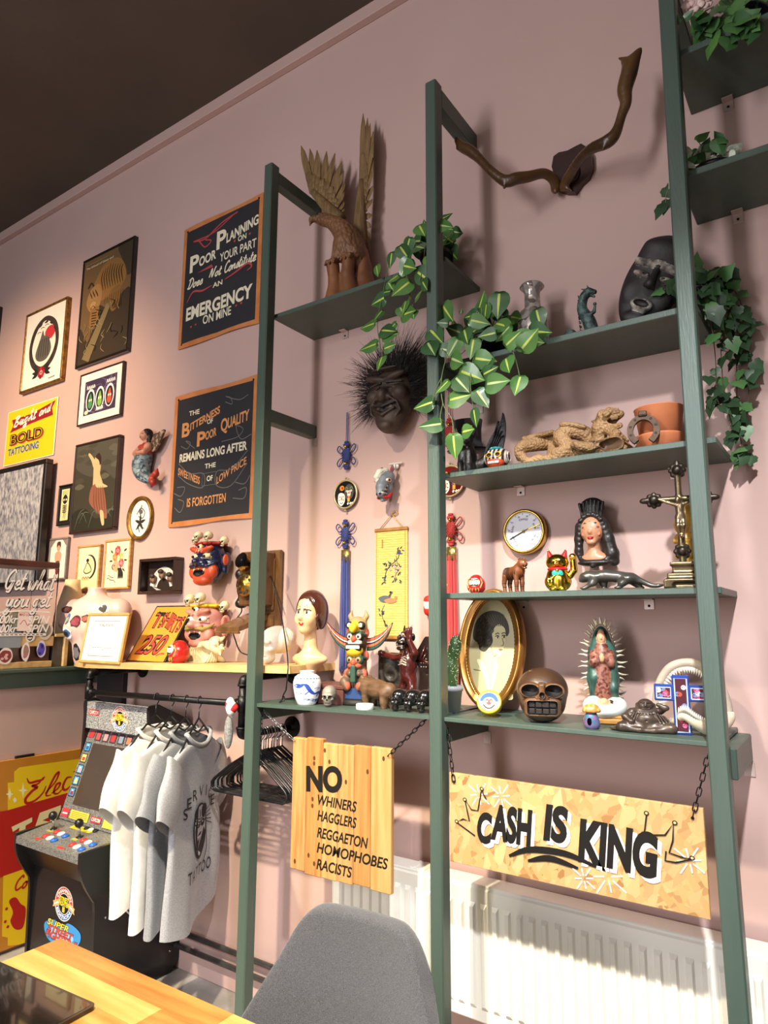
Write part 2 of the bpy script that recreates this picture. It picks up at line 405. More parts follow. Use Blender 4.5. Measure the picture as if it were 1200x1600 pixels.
class Art:
 """flat painted shapes layered on a plane: M maps (u, v, height) to the part's space"""
 def __init__(s,M,w=1.,h=1.,step=.00004,lift=.0005,hf=None): s.mb=MB(); s.M=M; s.w=w; s.h=h; s.st=step; s.l=lift; s.hf=hf
 def _add(s,vs,fs,m,sm,M):
  if s.hf: vs=[(x,y,z+s.hf(x,y)) for x,y,z in vs]
  s.mb.add(vs,fs,m,sm,M)
 def _up(s): s.l += s.st; return s.l
 def mp(s,pts): return [(min(max(p[0],0.),1.)*s.w,min(max(p[1],0.),1.)*s.h) for p in pts]
 def poly(s,pts,c,z=None):
  P=s.mp(pts); z=s._up() if z is None else z
  s._add([(x,y,z) for x,y in P],[tuple(range(len(P)))],paint(c) if isinstance(c,str) else c,False,s.M); return s
 def blob(s,pts,c,n=6): return s.poly(catmull(pts,n,True),c)
 def ell(s,cx,cy,rx,ry,c,n=28,a0=0,a1=2*PI,rot=0.):
  ca,sa=math.cos(rot),math.sin(rot); P=[]
  full=abs(a1-a0-2*PI) <1e-6
  for i in range(n if full else n+1):
   a=a0+(a1-a0)*i/n; x,y=rx*math.cos(a),ry*math.sin(a); P.append((cx+x*ca-y*sa,cy+x*sa+y*ca))
  return s.poly(P,c)
 def rect(s,x0,y0,x1,y1,c): return s.poly([(x0,y0),(x1,y0),(x1,y1),(x0,y1)],c)
 def line(s,pts,wd,c,n=5,closed=False,taper=False):
  P=[np.array(p) for p in s.mp(catmull(pts,n,closed) if n and len(pts) >2 else pts)]; N=len(P); z=s._up(); vs=[]; fs=[]
  for i in range(N):
   a=P[(i-1) % N] if closed or i else P[i]; b=P[(i+1) % N] if closed or i <N-1 else P[i]; t=b-a; L=np.hypot(*t)+1e-9; q=np.array([-t[1],t[0]])/L
   w_=wd*.5*(math.sin(PI*(.12+.76*i/max(N-1,1))) if taper else 1); vs += [(*(P[i]+q*w_),z),(*(P[i]-q*w_),z)]
  for i in range(N if closed else N-1): j=(i+1) % N; fs.append((2*i,2*i+1,2*j+1,2*j))
  s._add(vs,fs,paint(c) if isinstance(c,str) else c,False,s.M); return s
 def text(s,t,x0,y0,x1,y1,c,shear=0.,off=.02,space=1.,warp=None):
  """lettering fitted into the box"""
  V,Fc=text_mesh(t,shear,off,space)
  if not len(V): return s
  lo,hi=V.min(0),V.max(0); Q=(V-lo)/np.maximum(hi-lo,1e-6); Q=np.stack([x0+Q[:,0]*(x1-x0),y0+Q[:,1]*(y1-y0)],1)
  if warp: Q=np.array([warp(*q) for q in Q])
  z=s._up(); s._add([(q[0]*s.w,q[1]*s.h,z) for q in Q],Fc,paint(c) if isinstance(c,str) else c,False,s.M); return s
 def arc_text(s,t,cx,cy,r,a0,a1,ht,c,off=.02,inner=False):
  """letters along an arc (angles in degrees, a0 -> a1)"""
  V,Fc=text_mesh(t,0,off); lo,hi=V.min(0),V.max(0); Q=(V-lo)/(hi-lo); z=s._up(); out=[]
  asp=s.w/s.h
  for u,v in Q:
   a=math.radians(a0+(a1-a0)*u); rr=r+(v*ht if not inner else-(v-1)*0-(1-v)*ht*-1-ht+0)
   rr=r+v*ht if not inner else r-v*ht
   out.append(((cx+rr*math.cos(a))*s.w,(cy+rr*math.sin(a)*asp)*s.h,z))
  s._add(out,Fc,paint(c) if isinstance(c,str) else c,False,s.M); return s
 def script(s,t,x0,y0,x1,y1,wd,c,shear=.25,dy=0.,n=6):
  """joined brush lettering in the box (baseline y0, capital height y1), rising by dy"""
  adv=sum(SCRIPT[ch][0] for ch in t); x=0.
  for ch in t:
   a,st=SCRIPT[ch]
   for q in st:
    P=[((x+px_+shear*(py_-.3))/adv,py_) for px_,py_ in q]
    s.line([(x0+u*(x1-x0),y0+v*(y1-y0)+dy*u) for u,v in P],wd,c,n)
   x += a
  return s
 def build(s,name,parent,label=None): return s.mb.build(name,None,parent,label,fix=False)
def wall_M(x,y,z): return frame_m((x,y,z),(1,0,0),(0,0,1),(0,-1,0)) # art plane facing the room
def wrect(tl,tr,br,bl,y=0.):
 P=[Yp(*q,y) for q in (tl,tr,br,bl)]
 return (P[0][0]+P[3][0])/2,(P[1][0]+P[2][0])/2,(P[2][2]+P[3][2])/2,(P[0][2]+P[1][2])/2
# ================================================================ the room
M_wall=mat('wall_plaster_pink','#c3a49c',.85,c2='#bf9f97',scale=1.3,bump=.06,bscale=25)
M_ceil=mat('ceiling_dark','#56493f',.8,c2='#4e423a',scale=2,bump=.2,bscale=12)
M_floor=mat('floor_stone_vinyl','#b9b2ab',.5,c2='#8f8882',scale=5,detail=8,bump=.1,bscale=30)
M_green=mat('painted_timber_green','#48584f',.42,c2='#435349',scale=3,bump=.12,bscale=40,stretch=(6,6,.6))
M_black=mat('black_steel','#151517',.38,.6,c2='#1c1c1e',scale=30)
M_blackp=mat('black_plastic','#131315',.32,0,c2='#18181a',scale=30)
M_white=mat('white_enamel','#efeee6',.35,c2='#e9e8e0',scale=4)
M_brass=mat('brass','#c9a24e',.28,1,c2='#a98438',scale=25)
M_gold=mat('gold_leaf','#b98d3f',.35,.85,c2='#8d6526',scale=30,bump=.1)
M_gilt=mat('shiny_gold','#e2bf45',.16,1,c2='#c79a28',scale=12)
def struct(name,mb,m): return mb.build(name,m,None,kind='structure')
b=MB(); b.box((-7.5,0,0),(3.2,.12,4.3)); struct('wall_back',b,M_wall)
b=MB(); b.box((-7.5,-7,-.1),(3.2,.12,0)); struct('floor',b,M_floor)
b=MB(); b.box((-7.5,-7,4.3),(3.2,.12,4.4)); struct('ceiling',b,M_ceil)
b=MB(); b.box((-7.5,-.03,4.236),(3.2,0,4.3)); b.box((-7.5,-.037,4.228),(3.2,0,4.238),bev=.003); struct('trim_1',b,M_wall)
b=MB(); b.box((-3.33,-.018,0),(3.2,0,.13),bev=.004); struct('baseboard_back',b,M_wall)
# the half-height partition with its green ledge on the left
b=MB(); b.box((-3.46,-3.2,0),(-3.36,0,1.19)); struct('wall_left',b,M_wall)
b=MB(); b.box((-3.52,-3.2,1.185),(-3.345,0,1.258)); b.box((-3.60,-3.2,1.256),(-3.33,0,1.276),bev=.004); struct('trim_2',b,M_green)

# heating pipes low on the back wall
for (pa,pb),lab in ((((292,1461),(367,1489)),'upper of the two grey heating pipes running low along the pink wall'),(((290,1484),(367,1514)),'lower of the two grey heating pipes running low along the pink wall')):
 q=Yp(*pb,-.04); b=MB(); b.tube([(-3.3,-.04,q[2]),(-1.68,-.04,q[2]),(-1.655,-.04,q[2]+.01),(-1.645,-.06,q[2]+.03)],.011,n=12)
 o=b.build('heating_pipe',mat('pipe_paint','#5d5a57',.3,.5,c2='#4c4a48',scale=20)); tag(o,lab,'pipe','low heating pipes')

# ================================================================ green timber shelving
R_=thing('shelving_unit','tall dark green timber shelving frame with open shelves against pink wall','shelves',(-1.1,-.15,0))
def rk(mb,name,m=M_green,parent=None,lab=None):
 mb.M=Tm(1.1,.15,0) ; return mb.build(name,m,parent or R_,lab)
def mbR(): return MB(Tm(1.1,.15,0))
PX=[((-1.917,-1.872),3.43,0),((-1.117,-1.073),3.43,0),((-.317,-.272),3.43,-.011)]
for (x0,x1),top,bow in PX:
 b=mbR(); n=9; vs=[]; fs=[]
 for i in range(n):
  t=i/(n-1); z=top*t; dx=bow*math.sin(PI*min(1,max(0,t)))
  c=.004
  vs += [(x0+dx,-.285,z),(x0+dx,-.33+c,z),(x0+dx+c,-.33,z),(x1+dx-c,-.33,z),(x1+dx,-.33+c,z),(x1+dx,-.285,z)]
 for i in range(n-1):
  for k in range(6): fs.append((i*6+k,i*6+(k+1) % 6,i*6+6+(k+1) % 6,i*6+6+k))
 fs += [tuple(range(6)),tuple(range(6*n-6,6*n))]
 b.add(vs,fs); b.build('post',M_green,R_)
for x0,x1,z0,z1 in [(-1.917,-1.872,3.355,3.41),(-1.117,-1.073,3.345,3.42),(-.317,-.272,3.345,3.42),(-1.917,-1.872,2.298,2.352),
        (-1.117,-1.073,2.31,2.358),(-1.917,-1.872,1.14,1.2),(-1.117,-1.073,1.135,1.2),(-.322,-.268,1.125,1.2)]:
 b=mbR(); b.box((x0,-.285,z0),(x1,0,z1),bev=.003); b.build('cross_beam',M_green,R_)
M_brk=mat('bracket_steel','#c9b5ae',.4,.3,c2='#bda79f',scale=30)
def shelf(x0,x1,z0,th,yf,br=()):
 b=mbR(); b.box((x0,yf,z0),(x1,-.001,z0+th),bev=.002); s=b.build('shelf',M_green,R_)
 for bx in br:
  b=mbR(); b.box((bx-.016,-.004,z0-.034),(bx+.016,-.0005,z0-.0005),bev=.002); b.box((bx-.016,-.03,z0-.004),(bx+.016,-.0005,z0-.0005),bev=.001)
  b.cyl((bx,-.0055,z0-.022),(bx,-.003,z0-.022),.004,M_black,10)
  b.build('bracket',M_brk,s)
shelf(-1.90,-1.073,2.753,.018,-.268,[-1.72])
shelf(-1.095,-.285,2.358,.02,-.27,[])
shelf(-1.098,-.262,1.976,.018,-.268,[-.93,-.42])
shelf(-1.087,-.275,1.578,.018,-.275,[-.93,-.52])
def zl(x): return 1.203+(x+1.87)*.0187 if x <-1.09 else 1.2145 # top of the low shelf, sagging a little to the left
b=mbR(); b.add([(x,y,zl(x)-d) for d in (.013,0) for x,y in ((-1.905,-.312),(-1.092,-.312),(-1.092,-.001),(-1.905,-.001))],[(0,1,2,3),(4,5,6,7),(0,1,5,4),(1,2,6,5),(2,3,7,6),(3,0,4,7)]); b.build('shelf',M_green,R_)
shelf(-1.088,-.30,1.2015,.013,-.312,[])
shelf(-.299,.5,3.148,.02,-.272,[-.19])
shelf(-.306,.5,2.758,.02,-.272,[-.19])
for bx,bz in ((-1.09,1.135),(-.29,1.125),(-1.893,2.298),(-1.095,2.31)):
 b=mbR(); b.box((bx-.003,-.004,bz-.04),(bx+.026,-.0005,bz-.001),bev=.001); b.build('bracket',M_brk,R_)
ZL,Z4,Z3,Z2,Z1=1.2145,1.596,1.994,2.378,2.771
# ================================================================ framed pictures and signs on the wall
M_fblack=mat('frame_black_wood','#17130f',.35,c2='#1f1913',scale=20,coat=.3)
M_fbrown=mat('frame_dark_wood','#2a1914',.35,c2='#3a231b',scale=12,coat=.3)
M_fgold=mat('frame_gold','#9a7434',.4,.6,c2='#6f4d1d',scale=40,bump=.1)
M_foak=mat('frame_oak','#c79b5e',.45,c2='#ad7f45',scale=10,stretch=(1,1,6))
M_paper=mat('paper_white','#efe8dc',.6,c2='#eae2d5',scale=6)
M_cream=mat('paper_cream','#eadfb9',.6,c2='#e2d5ab',scale=6)

def quad(tl,tr,br,bl,yb=0.,yt=None):
 """a real rectangle through four pixels: bottom corners at y = yb, top corners at y = yt"""
 yt=yb if yt is None else yt
 A,B=Yp(*bl,yb),Yp(*br,yb); D,Cc=Yp(*tl,yt),Yp(*tr,yt)
 x0=(A[0]+D[0])/2; x1=(B[0]+Cc[0])/2; z0=(A[2]+B[2])/2; z1=(D[2]+Cc[2])/2
 v=np.array([0,yt-yb,z1-z0]); h=np.linalg.norm(v); v /= h
 return np.array([x0,yb,z0]),x1-x0,h,frame_m((0,0,0),(1,0,0),v,np.cross((1,0,0),v))

def framed(name,label,cat,px,fm,fw=.02,fd=.022,art=None,ground=None,mt=None,group=None,yb=-.001,yt=None,glass=False,inset=.006,bev=.003):
 O,w,h,M=quad(*px,yb,yt)
 T=thing(name,label,cat,O,group=group)
 b=MB(M)
 for lo,hi in (((0,0,0),(w,fw,fd)),((0,h-fw,0),(w,h,fd)),((0,fw,0),(fw,h-fw,fd)),((w-fw,fw,0),(w,h-fw,fd))): b.box(lo,hi,bev=bev)
 b.build('frame',fm,T)
 b=MB(M); b.box((fw*.8,fw*.8,.001),(w-fw*.8,h-fw*.8,fd-inset)); b.build('picture_ground',ground or M_paper,T)
 iw,ih=w-2*fw,h-2*fw; x0=y0=fw
 if mt:
  b=MB(M); m_=mt[0]
  for lo,hi in (((fw,fw,0),(w-fw,fw+m_,1)),((fw,h-fw-m_,0),(w-fw,h-fw,1)),((fw,fw+m_,0),(fw+m_,h-fw-m_,1)),((w-fw-m_,fw+m_,0),(w-fw,h-fw-m_,1))):
   b.box((lo[0],lo[1],fd-inset),(hi[0],hi[1],fd-inset+.0012))
  b.build('mat_board',mt[1],T); iw -=2*m_; ih -=2*m_; x0 += m_; y0 += m_
 if art:
  A=Art(M @ Tm(x0,y0,fd-inset),iw,ih); art(A); A.build('print',T)
 return T

def zig(A,x0,y0,x1,y1,n,amp,wd,c,seed=1):
 r=random.Random(seed); A.line([(x0+(x1-x0)*i/n,y0+(y1-y0)*i/n+r.uniform(-amp,amp)) for i in range(n+1)],wd,c,3)
def rose(A,cx,cy,r,c1,c2,c3='#f3a9a0'):
 k=A.h/A.w
 A.ell(cx,cy,r*k,r,c1)
 for i in range(7):
  a=i*.9; A.ell(cx+.62*r*k*math.cos(a),cy+.62*r*math.sin(a),r*.45*k,r*.38,c2 if i % 2 else c1,14,rot=a)
 A.ell(cx,cy,r*.42*k,r*.4,c3,14); A.ell(cx,cy,r*.2*k,r*.2,c2,12)
def leaf(A,x,y,a,L,c,w=.35):
 k=A.h/A.w; ca,sa=math.cos(a),math.sin(a); P=[]
 for t,q in ((0,0),(.3,w),(.65,w*.8),(1,0),(.65,-w*.8),(.3,-w)): P.append((x+(L*t*ca-L*q*sa*.5)*k,y+L*t*sa+L*q*ca*.5))
 A.blob(P,c,4)

# ---- chalk lettering banners
M_banner=mat('banner_cloth_black','#29262a',.75,c2='#242126',scale=6)
M_copper=mat('copper_trim','#e0925a',.45,.25,c2='#cf7f49',scale=14)
def banner(name,label,px,art):
 O,w,h,M=quad(*px,-.003); T=thing(name,label,'sign',O,group='black lettered banners')
 b=MB(M)
 def sag(u,v): return (u*w,v*h+.004*math.sin(u*7)*(1 if v >.5 else-1),.001+.006*abs(math.sin(u*PI*2))*(1-v)+.002)
 b.grid(sag,13,13); b.build('border',M_copper,T)
 b=MB(M); m=.045
 b.grid(lambda u,v: (w*(m+u*(1-2*m)),h*(.035+v*.93),.0035+.0005+.006*abs(math.sin((m+u*.9)*PI*2))*(1-(.035+.93*v))),13,13); b.build('cloth',M_banner,T)
 A=Art(M,w,h,lift=.0006,hf=lambda x,y: .004+.006*abs(math.sin(x/w*PI*2))*(1-y/h)); art(A); A.build('painted_lettering',T)
 for u,v in ((.05,.03),(.05,.97),(.95,.97)):
  b=MB(M); b.ball((u*w,v*h,.004),(.006,.006,.004),n=10); b.build('eyelet',M_black,T)
IV,RD,OR='#e6dcc0','#b5484a','#d9935a'
def up(t0,t1,x0,x1): return lambda u,v: (u,v+t0+(t1-t0)*(u-x0)/(x1-x0))
def art_p1(A):
 A.text('P',.11,.60,.23,.74,IV,off=.03); A.text('OOR',.235,.62,.45,.70,IV,off=.03,warp=up(0,.015,.23,.45))
 A.text('P',.45,.70,.57,.85,IV,off=.03); A.text('LANNING',.575,.72,.955,.80,IV,off=.03,warp=up(0,.045,.57,.95))
 A.line([(.14,.86),(.3,.84),(.5,.91),(.7,.94)],.008,RD); A.line([(.22,.84),(.3,.77),(.38,.8),(.3,.83)],.007,RD); A.line([(.14,.86),(.4,.86),(.66,.935)],.006,RD)
 A.ell(.68,.71,.012,.01,RD); A.ell(.86,.715,.012,.01,RD)
 A.text('ON',.72,.69,.82,.735,IV); A.text('YOUR PART',.5,.59,.94,.66,IV,off=.015)
 A.poly([(.22,.575),(.4,.6),(.42,.575)],RD)
 A.script('Does',.1,.47,.3,.55,.008,IV); A.script('Not',.38,.49,.53,.565,.008,IV); A.script('Constitute',.57,.485,.95,.57,.008,IV)
 A.text('AN',.43,.40,.55,.44,IV)
 A.line([(.1,.36),(.18,.43),(.3,.41),(.42,.425)],.012,RD,taper=True); A.line([(.58,.43),(.7,.45),(.85,.485),(.9,.45),(.85,.43)],.012,RD,taper=True)
 A.text('EMERGENCY',.1,.205,.92,.315,IV,off=.035)
 A.text('ON MINE',.33,.13,.68,.2,IV,off=.015)
 for u,v in ((.18,.145),(.24,.15),(.74,.185),(.8,.19)): A.ell(u,v,.012,.008,RD)
def art_p2(A):
 g='#6f6a68'
 A.text('THE',.2,.82,.33,.857,IV)
 A.text('B',.12,.665,.22,.775,OR,off=.03); A.text('ITTERNESS',.225,.70,.58,.76,OR,off=.03,warp=up(0,.085,.22,.58))
 A.text('OF',.43,.725,.5,.76,IV); A.text('P',.32,.57,.42,.68,OR,off=.03); A.text('OOR',.42,.605,.55,.67,OR,off=.03,warp=up(0,.02,.42,.55))
 A.text('Q',.6,.625,.68,.74,OR,off=.03); A.text('UALITY',.68,.655,.92,.735,OR,off=.03,warp=up(0,.03,.68,.92))
 A.text('REMAINS LONG AFTER',.11,.475,.91,.54,IV,off=.03)
 A.text('THE',.43,.395,.56,.43,IV)
 A.text('SWEETNESS',.1,.385,.38,.44,OR,off=.02,warp=up(0,-.1,.1,.38)); A.text('OF',.46,.3,.53,.34,IV)
 A.text('LOW PRICE',.58,.265,.91,.32,OR,off=.02,warp=up(0,.11,.58,.91)); A.text('IS FORGOTTEN',.24,.13,.7,.195,OR,off=.02)
 for P in ([(.1,.47),(.25,.38),(.42,.36),(.42,.26),(.25,.3),(.1,.38)],[(.92,.47),(.75,.36),(.58,.36),(.58,.26),(.75,.24),(.92,.38)],[(.64,.86),(.72,.83),(.7,.88),(.64,.9),(.8,.85),(.9,.87)],[(.12,.6),(.2,.57),(.24,.61),(.18,.63),(.3,.56)],
     [(.62,.57),(.8,.58),(.86,.63),(.78,.66),(.84,.56),(.95,.58)],[(.06,.25),(.16,.22),(.2,.28),(.1,.29)],[(.08,.14),(.16,.1),(.2,.17),(.12,.2)],[(.78,.15),(.9,.14),(.92,.21),(.84,.2)],[(.8,.26),(.9,.24),(.96,.3)]):
  A.line(P,.004,g)
 A.line([(.41,.27),(.41,.36),(.57,.36),(.57,.27),(.41,.27)],.003,g,0)
banner('lettered_banner','black banner with copper edge reading POOR PLANNING ON YOUR PART, upper of two',((288,359),(411,304),(407,505),(280,546)),art_p1)
banner('lettered_banner','black banner with copper edge reading THE BITTERNESS OF POOR QUALITY, lower of two',((273,621),(404,586),(397,807),(265,826)),art_p2)

# ---- tiger scroll print
def art_tiger(A):
 A.rect(0,0,1,1,'#6d5436'); A.blob([(.0,.0),(.0,.35),(.2,.2),(.35,.5),(.6,.45),(1,.55),(1,0)],'#3a2f22'); A.blob([(.7,1),(1,1),(1,.7),(.85,.72),(.8,.85)],'#43382a')
 A.blob([(.25,.75),(.45,.9),(.75,.88),(.9,.7),(.75,.58),(.5,.55),(.3,.55),(.18,.62)],'#8a6336')
 A.blob([(.18,.7),(.35,.72),(.42,.6),(.35,.48),(.2,.48),(.1,.58)],'#9a7446'); A.blob([(.22,.5),(.38,.5),(.36,.38),(.3,.3),(.2,.36)],'#8a6336'); A.blob([(.6,.6),(.8,.62),(.78,.45),(.66,.4),(.58,.5)],'#7a5830')
 for i in range(9):
  u=.42+i*.05; A.line([(u,.87-abs(i-3)*.012),(u-.03,.76),(u+.02,.64)],.009,'#2b1f14',taper=True)
 for u,v in ((.2,.6),(.29,.6)): A.ell(u,v,.016,.007,'#c9ad6a'); A.ell(u,v,.006,.006,'#1c140c')
 A.blob([(.19,.55),(.25,.57),(.31,.55),(.27,.51),(.22,.51)],'#b08a58'); A.line([(.2,.5),(.25,.53),(.3,.5)],.004,'#2b1f14')
 for i in range(9): A.line([(.16+i*.02,.68-.02*(i % 3)),(.18+i*.02,.645-.02*(i % 3))],.005,'#3a2818'); A.line([(.5+i*.045,.57),(.49+i*.045,.5-.02*(i % 2))],.006,'#3a2818',taper=True); A.line([(.66+.02*i,.46+.02*(i % 3)),(.68+.02*i,.42)],.005,'#3a2818'); A.line([(.12,.72),(.18,.76),(.24,.72)],.012,'#3a2a18')
 for i in range(6): A.line([(.24,.46-i*.025),(.34,.45-i*.025)],.005,'#2b1f14')
 A.poly([(.1,.05),(.55,.5),(.62,.46),(.25,.0)],'#7a6a48')
 for i in range(26):
  u,v=rnd.uniform(.05,.98),rnd.uniform(.02,.45); A.line([(u,v),(u+rnd.uniform(-.08,.08),v+.04),(u+rnd.uniform(-.1,.1),v+.08)],.006,'#8d7a52' if i % 3 else '#1f1912',taper=True)
 A.text('The School of Gates and',.05,.91,.62,.93,'#d8c8a4',off=.01)
 A.line([(.05,.95),(.5,.953)],.004,'#8f7f5f',0)
framed('framed_print','tall black-framed brown print of a prowling tiger, high on the wall','picture',((136,408),(217,373),(204,552),(122.5,577)),M_fblack,.016,.025,art_tiger)

def art_flash(A):
 A.blob([(.5,.9),(.78,.78),(.88,.52),(.78,.28),(.5,.16),(.22,.28),(.12,.52),(.22,.78)],'#3f3430'); A.blob([(.5,.84),(.7,.74),(.8,.52),(.7,.33),(.5,.24),(.3,.33),(.2,.52),(.3,.74)],'#e9ddcd')
 A.ell(.64,.66,.13,.09,'#b8323a'); A.blob([(.3,.42),(.4,.62),(.45,.72),(.5,.64),(.6,.62),(.7,.44),(.6,.32),(.4,.32)],'#5b564f')
 for i in range(5): A.line([(.38+i*.06,.36),(.4+i*.055,.6)],.006,'#1d1a18')
 for i in range(14):
  a=i/14*2*PI; leaf(A,.5+.33*math.cos(a),.52+.31*math.sin(a),a+1.9,.09,'#2d2a27')
 for s in (-1,1):
  for k in range(3): leaf(A,.5+s*.08,.16,PI/2+s*(-.9-.5*k),.14,'#262422')
 rose(A,.5,.16,.075,'#a82734','#7c1522'); A.line([(.7,.05),(.86,.055)],.006,'#777')
 for u,v in ((.36,.7),(.44,.75),(.55,.77)): A.line([(u-.05,v),(u,v+.012),(u+.05,v)],.004,'#333')
framed('framed_print','gold-framed tattoo flash of a castle in a wreath with a red rose','picture',((45.5,496),(109.6,466.7),(105,595),(39,616.5)),M_fgold,.017,.03,art_flash)

def art_three(A):
 A.rect(.0,.0,1,1,'#3b2f47')
 for i in range(16): A.line([(rnd.random(),rnd.random()) for _ in range(3)],.004,'#6a5c80')
 for cx,c in ((.2,'#4a8a55'),(.5,'#7fae4a'),(.8,'#c2503a')):
  A.ell(cx,.42,.14,.33,'#f0ece4'); A.ell(cx,.4,.11,.28,'#221c28'); A.blob([(cx-.07,.3),(cx,.62),(cx+.07,.3),(cx,.18)],c); A.ell(cx-.03,.42,.02,.04,'#f0e8c0',10); A.ell(cx+.03,.42,.02,.04,'#f0e8c0',10)
 for x0,x1,y in ((.06,.33,.8),(.68,.95,.83),(.4,.62,.11)):
  for q in range(5): u=x0+(x1-x0)*(q+.2)/5; A.line([(u,y-.05),(u+.02,y+.05),(u+.04,y-.04)],.005,'#f2eee6')
 A.ell(.1,.08,.06,.06,'#e9d9b0',12)
framed('framed_print','dark-framed landscape print of three purple stickers in a white mat','picture',((130,587),(198.5,565.8),(192,651.5),(125,667)),M_fbrown,.011,.022,art_three,mt=(.045,M_paper))

# ---- yellow tin sign
O,w,h,M=quad((14.7,646),(92.8,618),(84,711),(5,730),-.003)
T=thing('tin_sign','yellow metal sign lettered Bright and BOLD TATTOOING','sign',O)
b=MB(M); b.box((0,0,0),(w,h,.004),bev=.001); b.build('panel',paint('#efe4cf'),T)
A=Art(M,w,h,lift=.0042); A.rect(.015,.015,.985,.985,'#e8c11f')
A.poly([(.08,.6),(.14,.72),(.1,.83),(.5,.84),(.96,.95),(.9,.83),(.93,.7),(.5,.66)],'#8e1d26')
A.script('Bright',.15,.68,.6,.86,.011,'#f6efdf',dy=.06); A.script('and',.66,.75,.88,.92,.009,'#f6efdf',dy=.04)
for dx,dy,c,o in ((.022,-.02,'#b33a2e',.06),(0,0,'#17181c',.06)): A.text('BOLD',.1+dx,.36+dy,.76+dx,.56+dy,c,off=o)
A.text('BOLD',.115,.375,.745,.545,'#e8c11f',off=-.025)
A.text('TATTOOING',.08,.17,.7,.3,'#2f5f9c',off=.03,warp=up(0,.01,.08,.7)); A.build('painted_lettering',T)

# ---- big frame at the left edge: silvery relief print
M_relief=mat('silver_relief_print','#c6c6c8',.35,.1,c2='#6c6f80',scale=34,detail=10,bump=.5,bscale=60,lo=.36,hi=.66,stretch=(1.6,1,.8))
framed('framed_print','large dark-framed silvery textured print at the left edge of the wall','picture',((-62,757),(83,713),(70,905),(-76,932)),M_fblack,.03,.045,None,M_relief,yb=-.03)
b=MB(); q0=Yp(5,478); q1=Yp(0,545); b.box((q0[0]-.3,-.03,q1[2]),(q0[0],0,q0[2]-.01),bev=.003); T=b.build('framed_print',M_fblack); tag(T,'dark picture frame cut off by the left edge, above the yellow sign','picture')

def art_bone(A):
 A.rect(.16,.08,.84,.93,'#e8d89f')
 for i in range(4): A.line([(.3+i*.13,.9),(.32+i*.12,.76)],.004,'#2b2620')
 A.blob([(.3,.7),(.5,.78),(.7,.7),(.68,.58),(.5,.52),(.32,.58)],'#231f1c'); A.ell(.4,.64,.07,.03,'#e8d89f',10); A.ell(.6,.64,.07,.03,'#e8d89f',10)
 for i in range(5): A.line([(.32,.5-i*.045),(.5,.47-i*.045),(.68,.5-i*.045)],.006,'#231f1c')
 A.line([(.5,.5),(.46,.14)],.005,'#231f1c'); A.line([(.6,.3),(.58,.12)],.004,'#231f1c')
framed('framed_print','small narrow black frame with a cream skeleton drawing','picture',((96,759),(116.5,756.5),(113.7,819.5),(91.7,823)),M_fblack,.012,.018,art_bone,ground=paint('#1d1b1a'))

def art_lady(A):
 A.rect(0,0,1,1,'#3d3a2e'); A.blob([(0,1),(1,1),(1,.55),(.7,.66),(.45,.6),(0,.75)],'#4e4b40'); A.blob([(0,.0),(0,.2),(.3,.25),(.6,.12),(1,.2),(1,0)],'#2b2a20')
 for i in range(14): x,y=rnd.random(),rnd.uniform(.5,1); A.blob([(x-.12,y),(x,y+.04),(x+.12,y),(x,y-.03)],'#5d5a4d' if i % 2 else '#454236')
 for i in range(10): x=rnd.random(); A.line([(x-.1,rnd.uniform(.02,.3)),(x,.2),(x+.12,rnd.uniform(.05,.3))],.006,'#5a5f50',taper=True)
 A.blob([(.46,.74),(.55,.78),(.62,.72),(.62,.62),(.7,.5),(.62,.42),(.48,.45),(.46,.6)],'#c9b083')
 A.blob([(.46,.7),(.38,.8),(.3,.87),(.33,.89),(.44,.82),(.52,.74)],'#c9b083'); A.ell(.52,.8,.055,.05,'#cbb28a',rot=.3); A.blob([(.48,.83),(.56,.87),(.62,.8),(.6,.72),(.57,.78)],'#33241a')
 A.blob([(.46,.5),(.66,.52),(.76,.4),(.82,.24),(.84,.1),(.6,.2),(.42,.3),(.4,.4)],'#8d5a44'); A.blob([(.5,.58),(.72,.5),(.82,.46),(.68,.46),(.55,.48)],'#c2b68a')
 for i in range(5): A.line([(.5+i*.05,.48),(.52+i*.06,.3),(.6+i*.05,.16)],.007,'#6b3f30',taper=True)
 A.blob([(.68,.2),(.76,.18),(.8,.05),(.76,.03),(.72,.08)],'#c9b083')
framed('framed_painting','dark wood framed painting of a woman in a pink skirt reaching up','picture',((126,696),(195,681),(184,828),(114,836)),M_fbrown,.014,.03,art_lady)

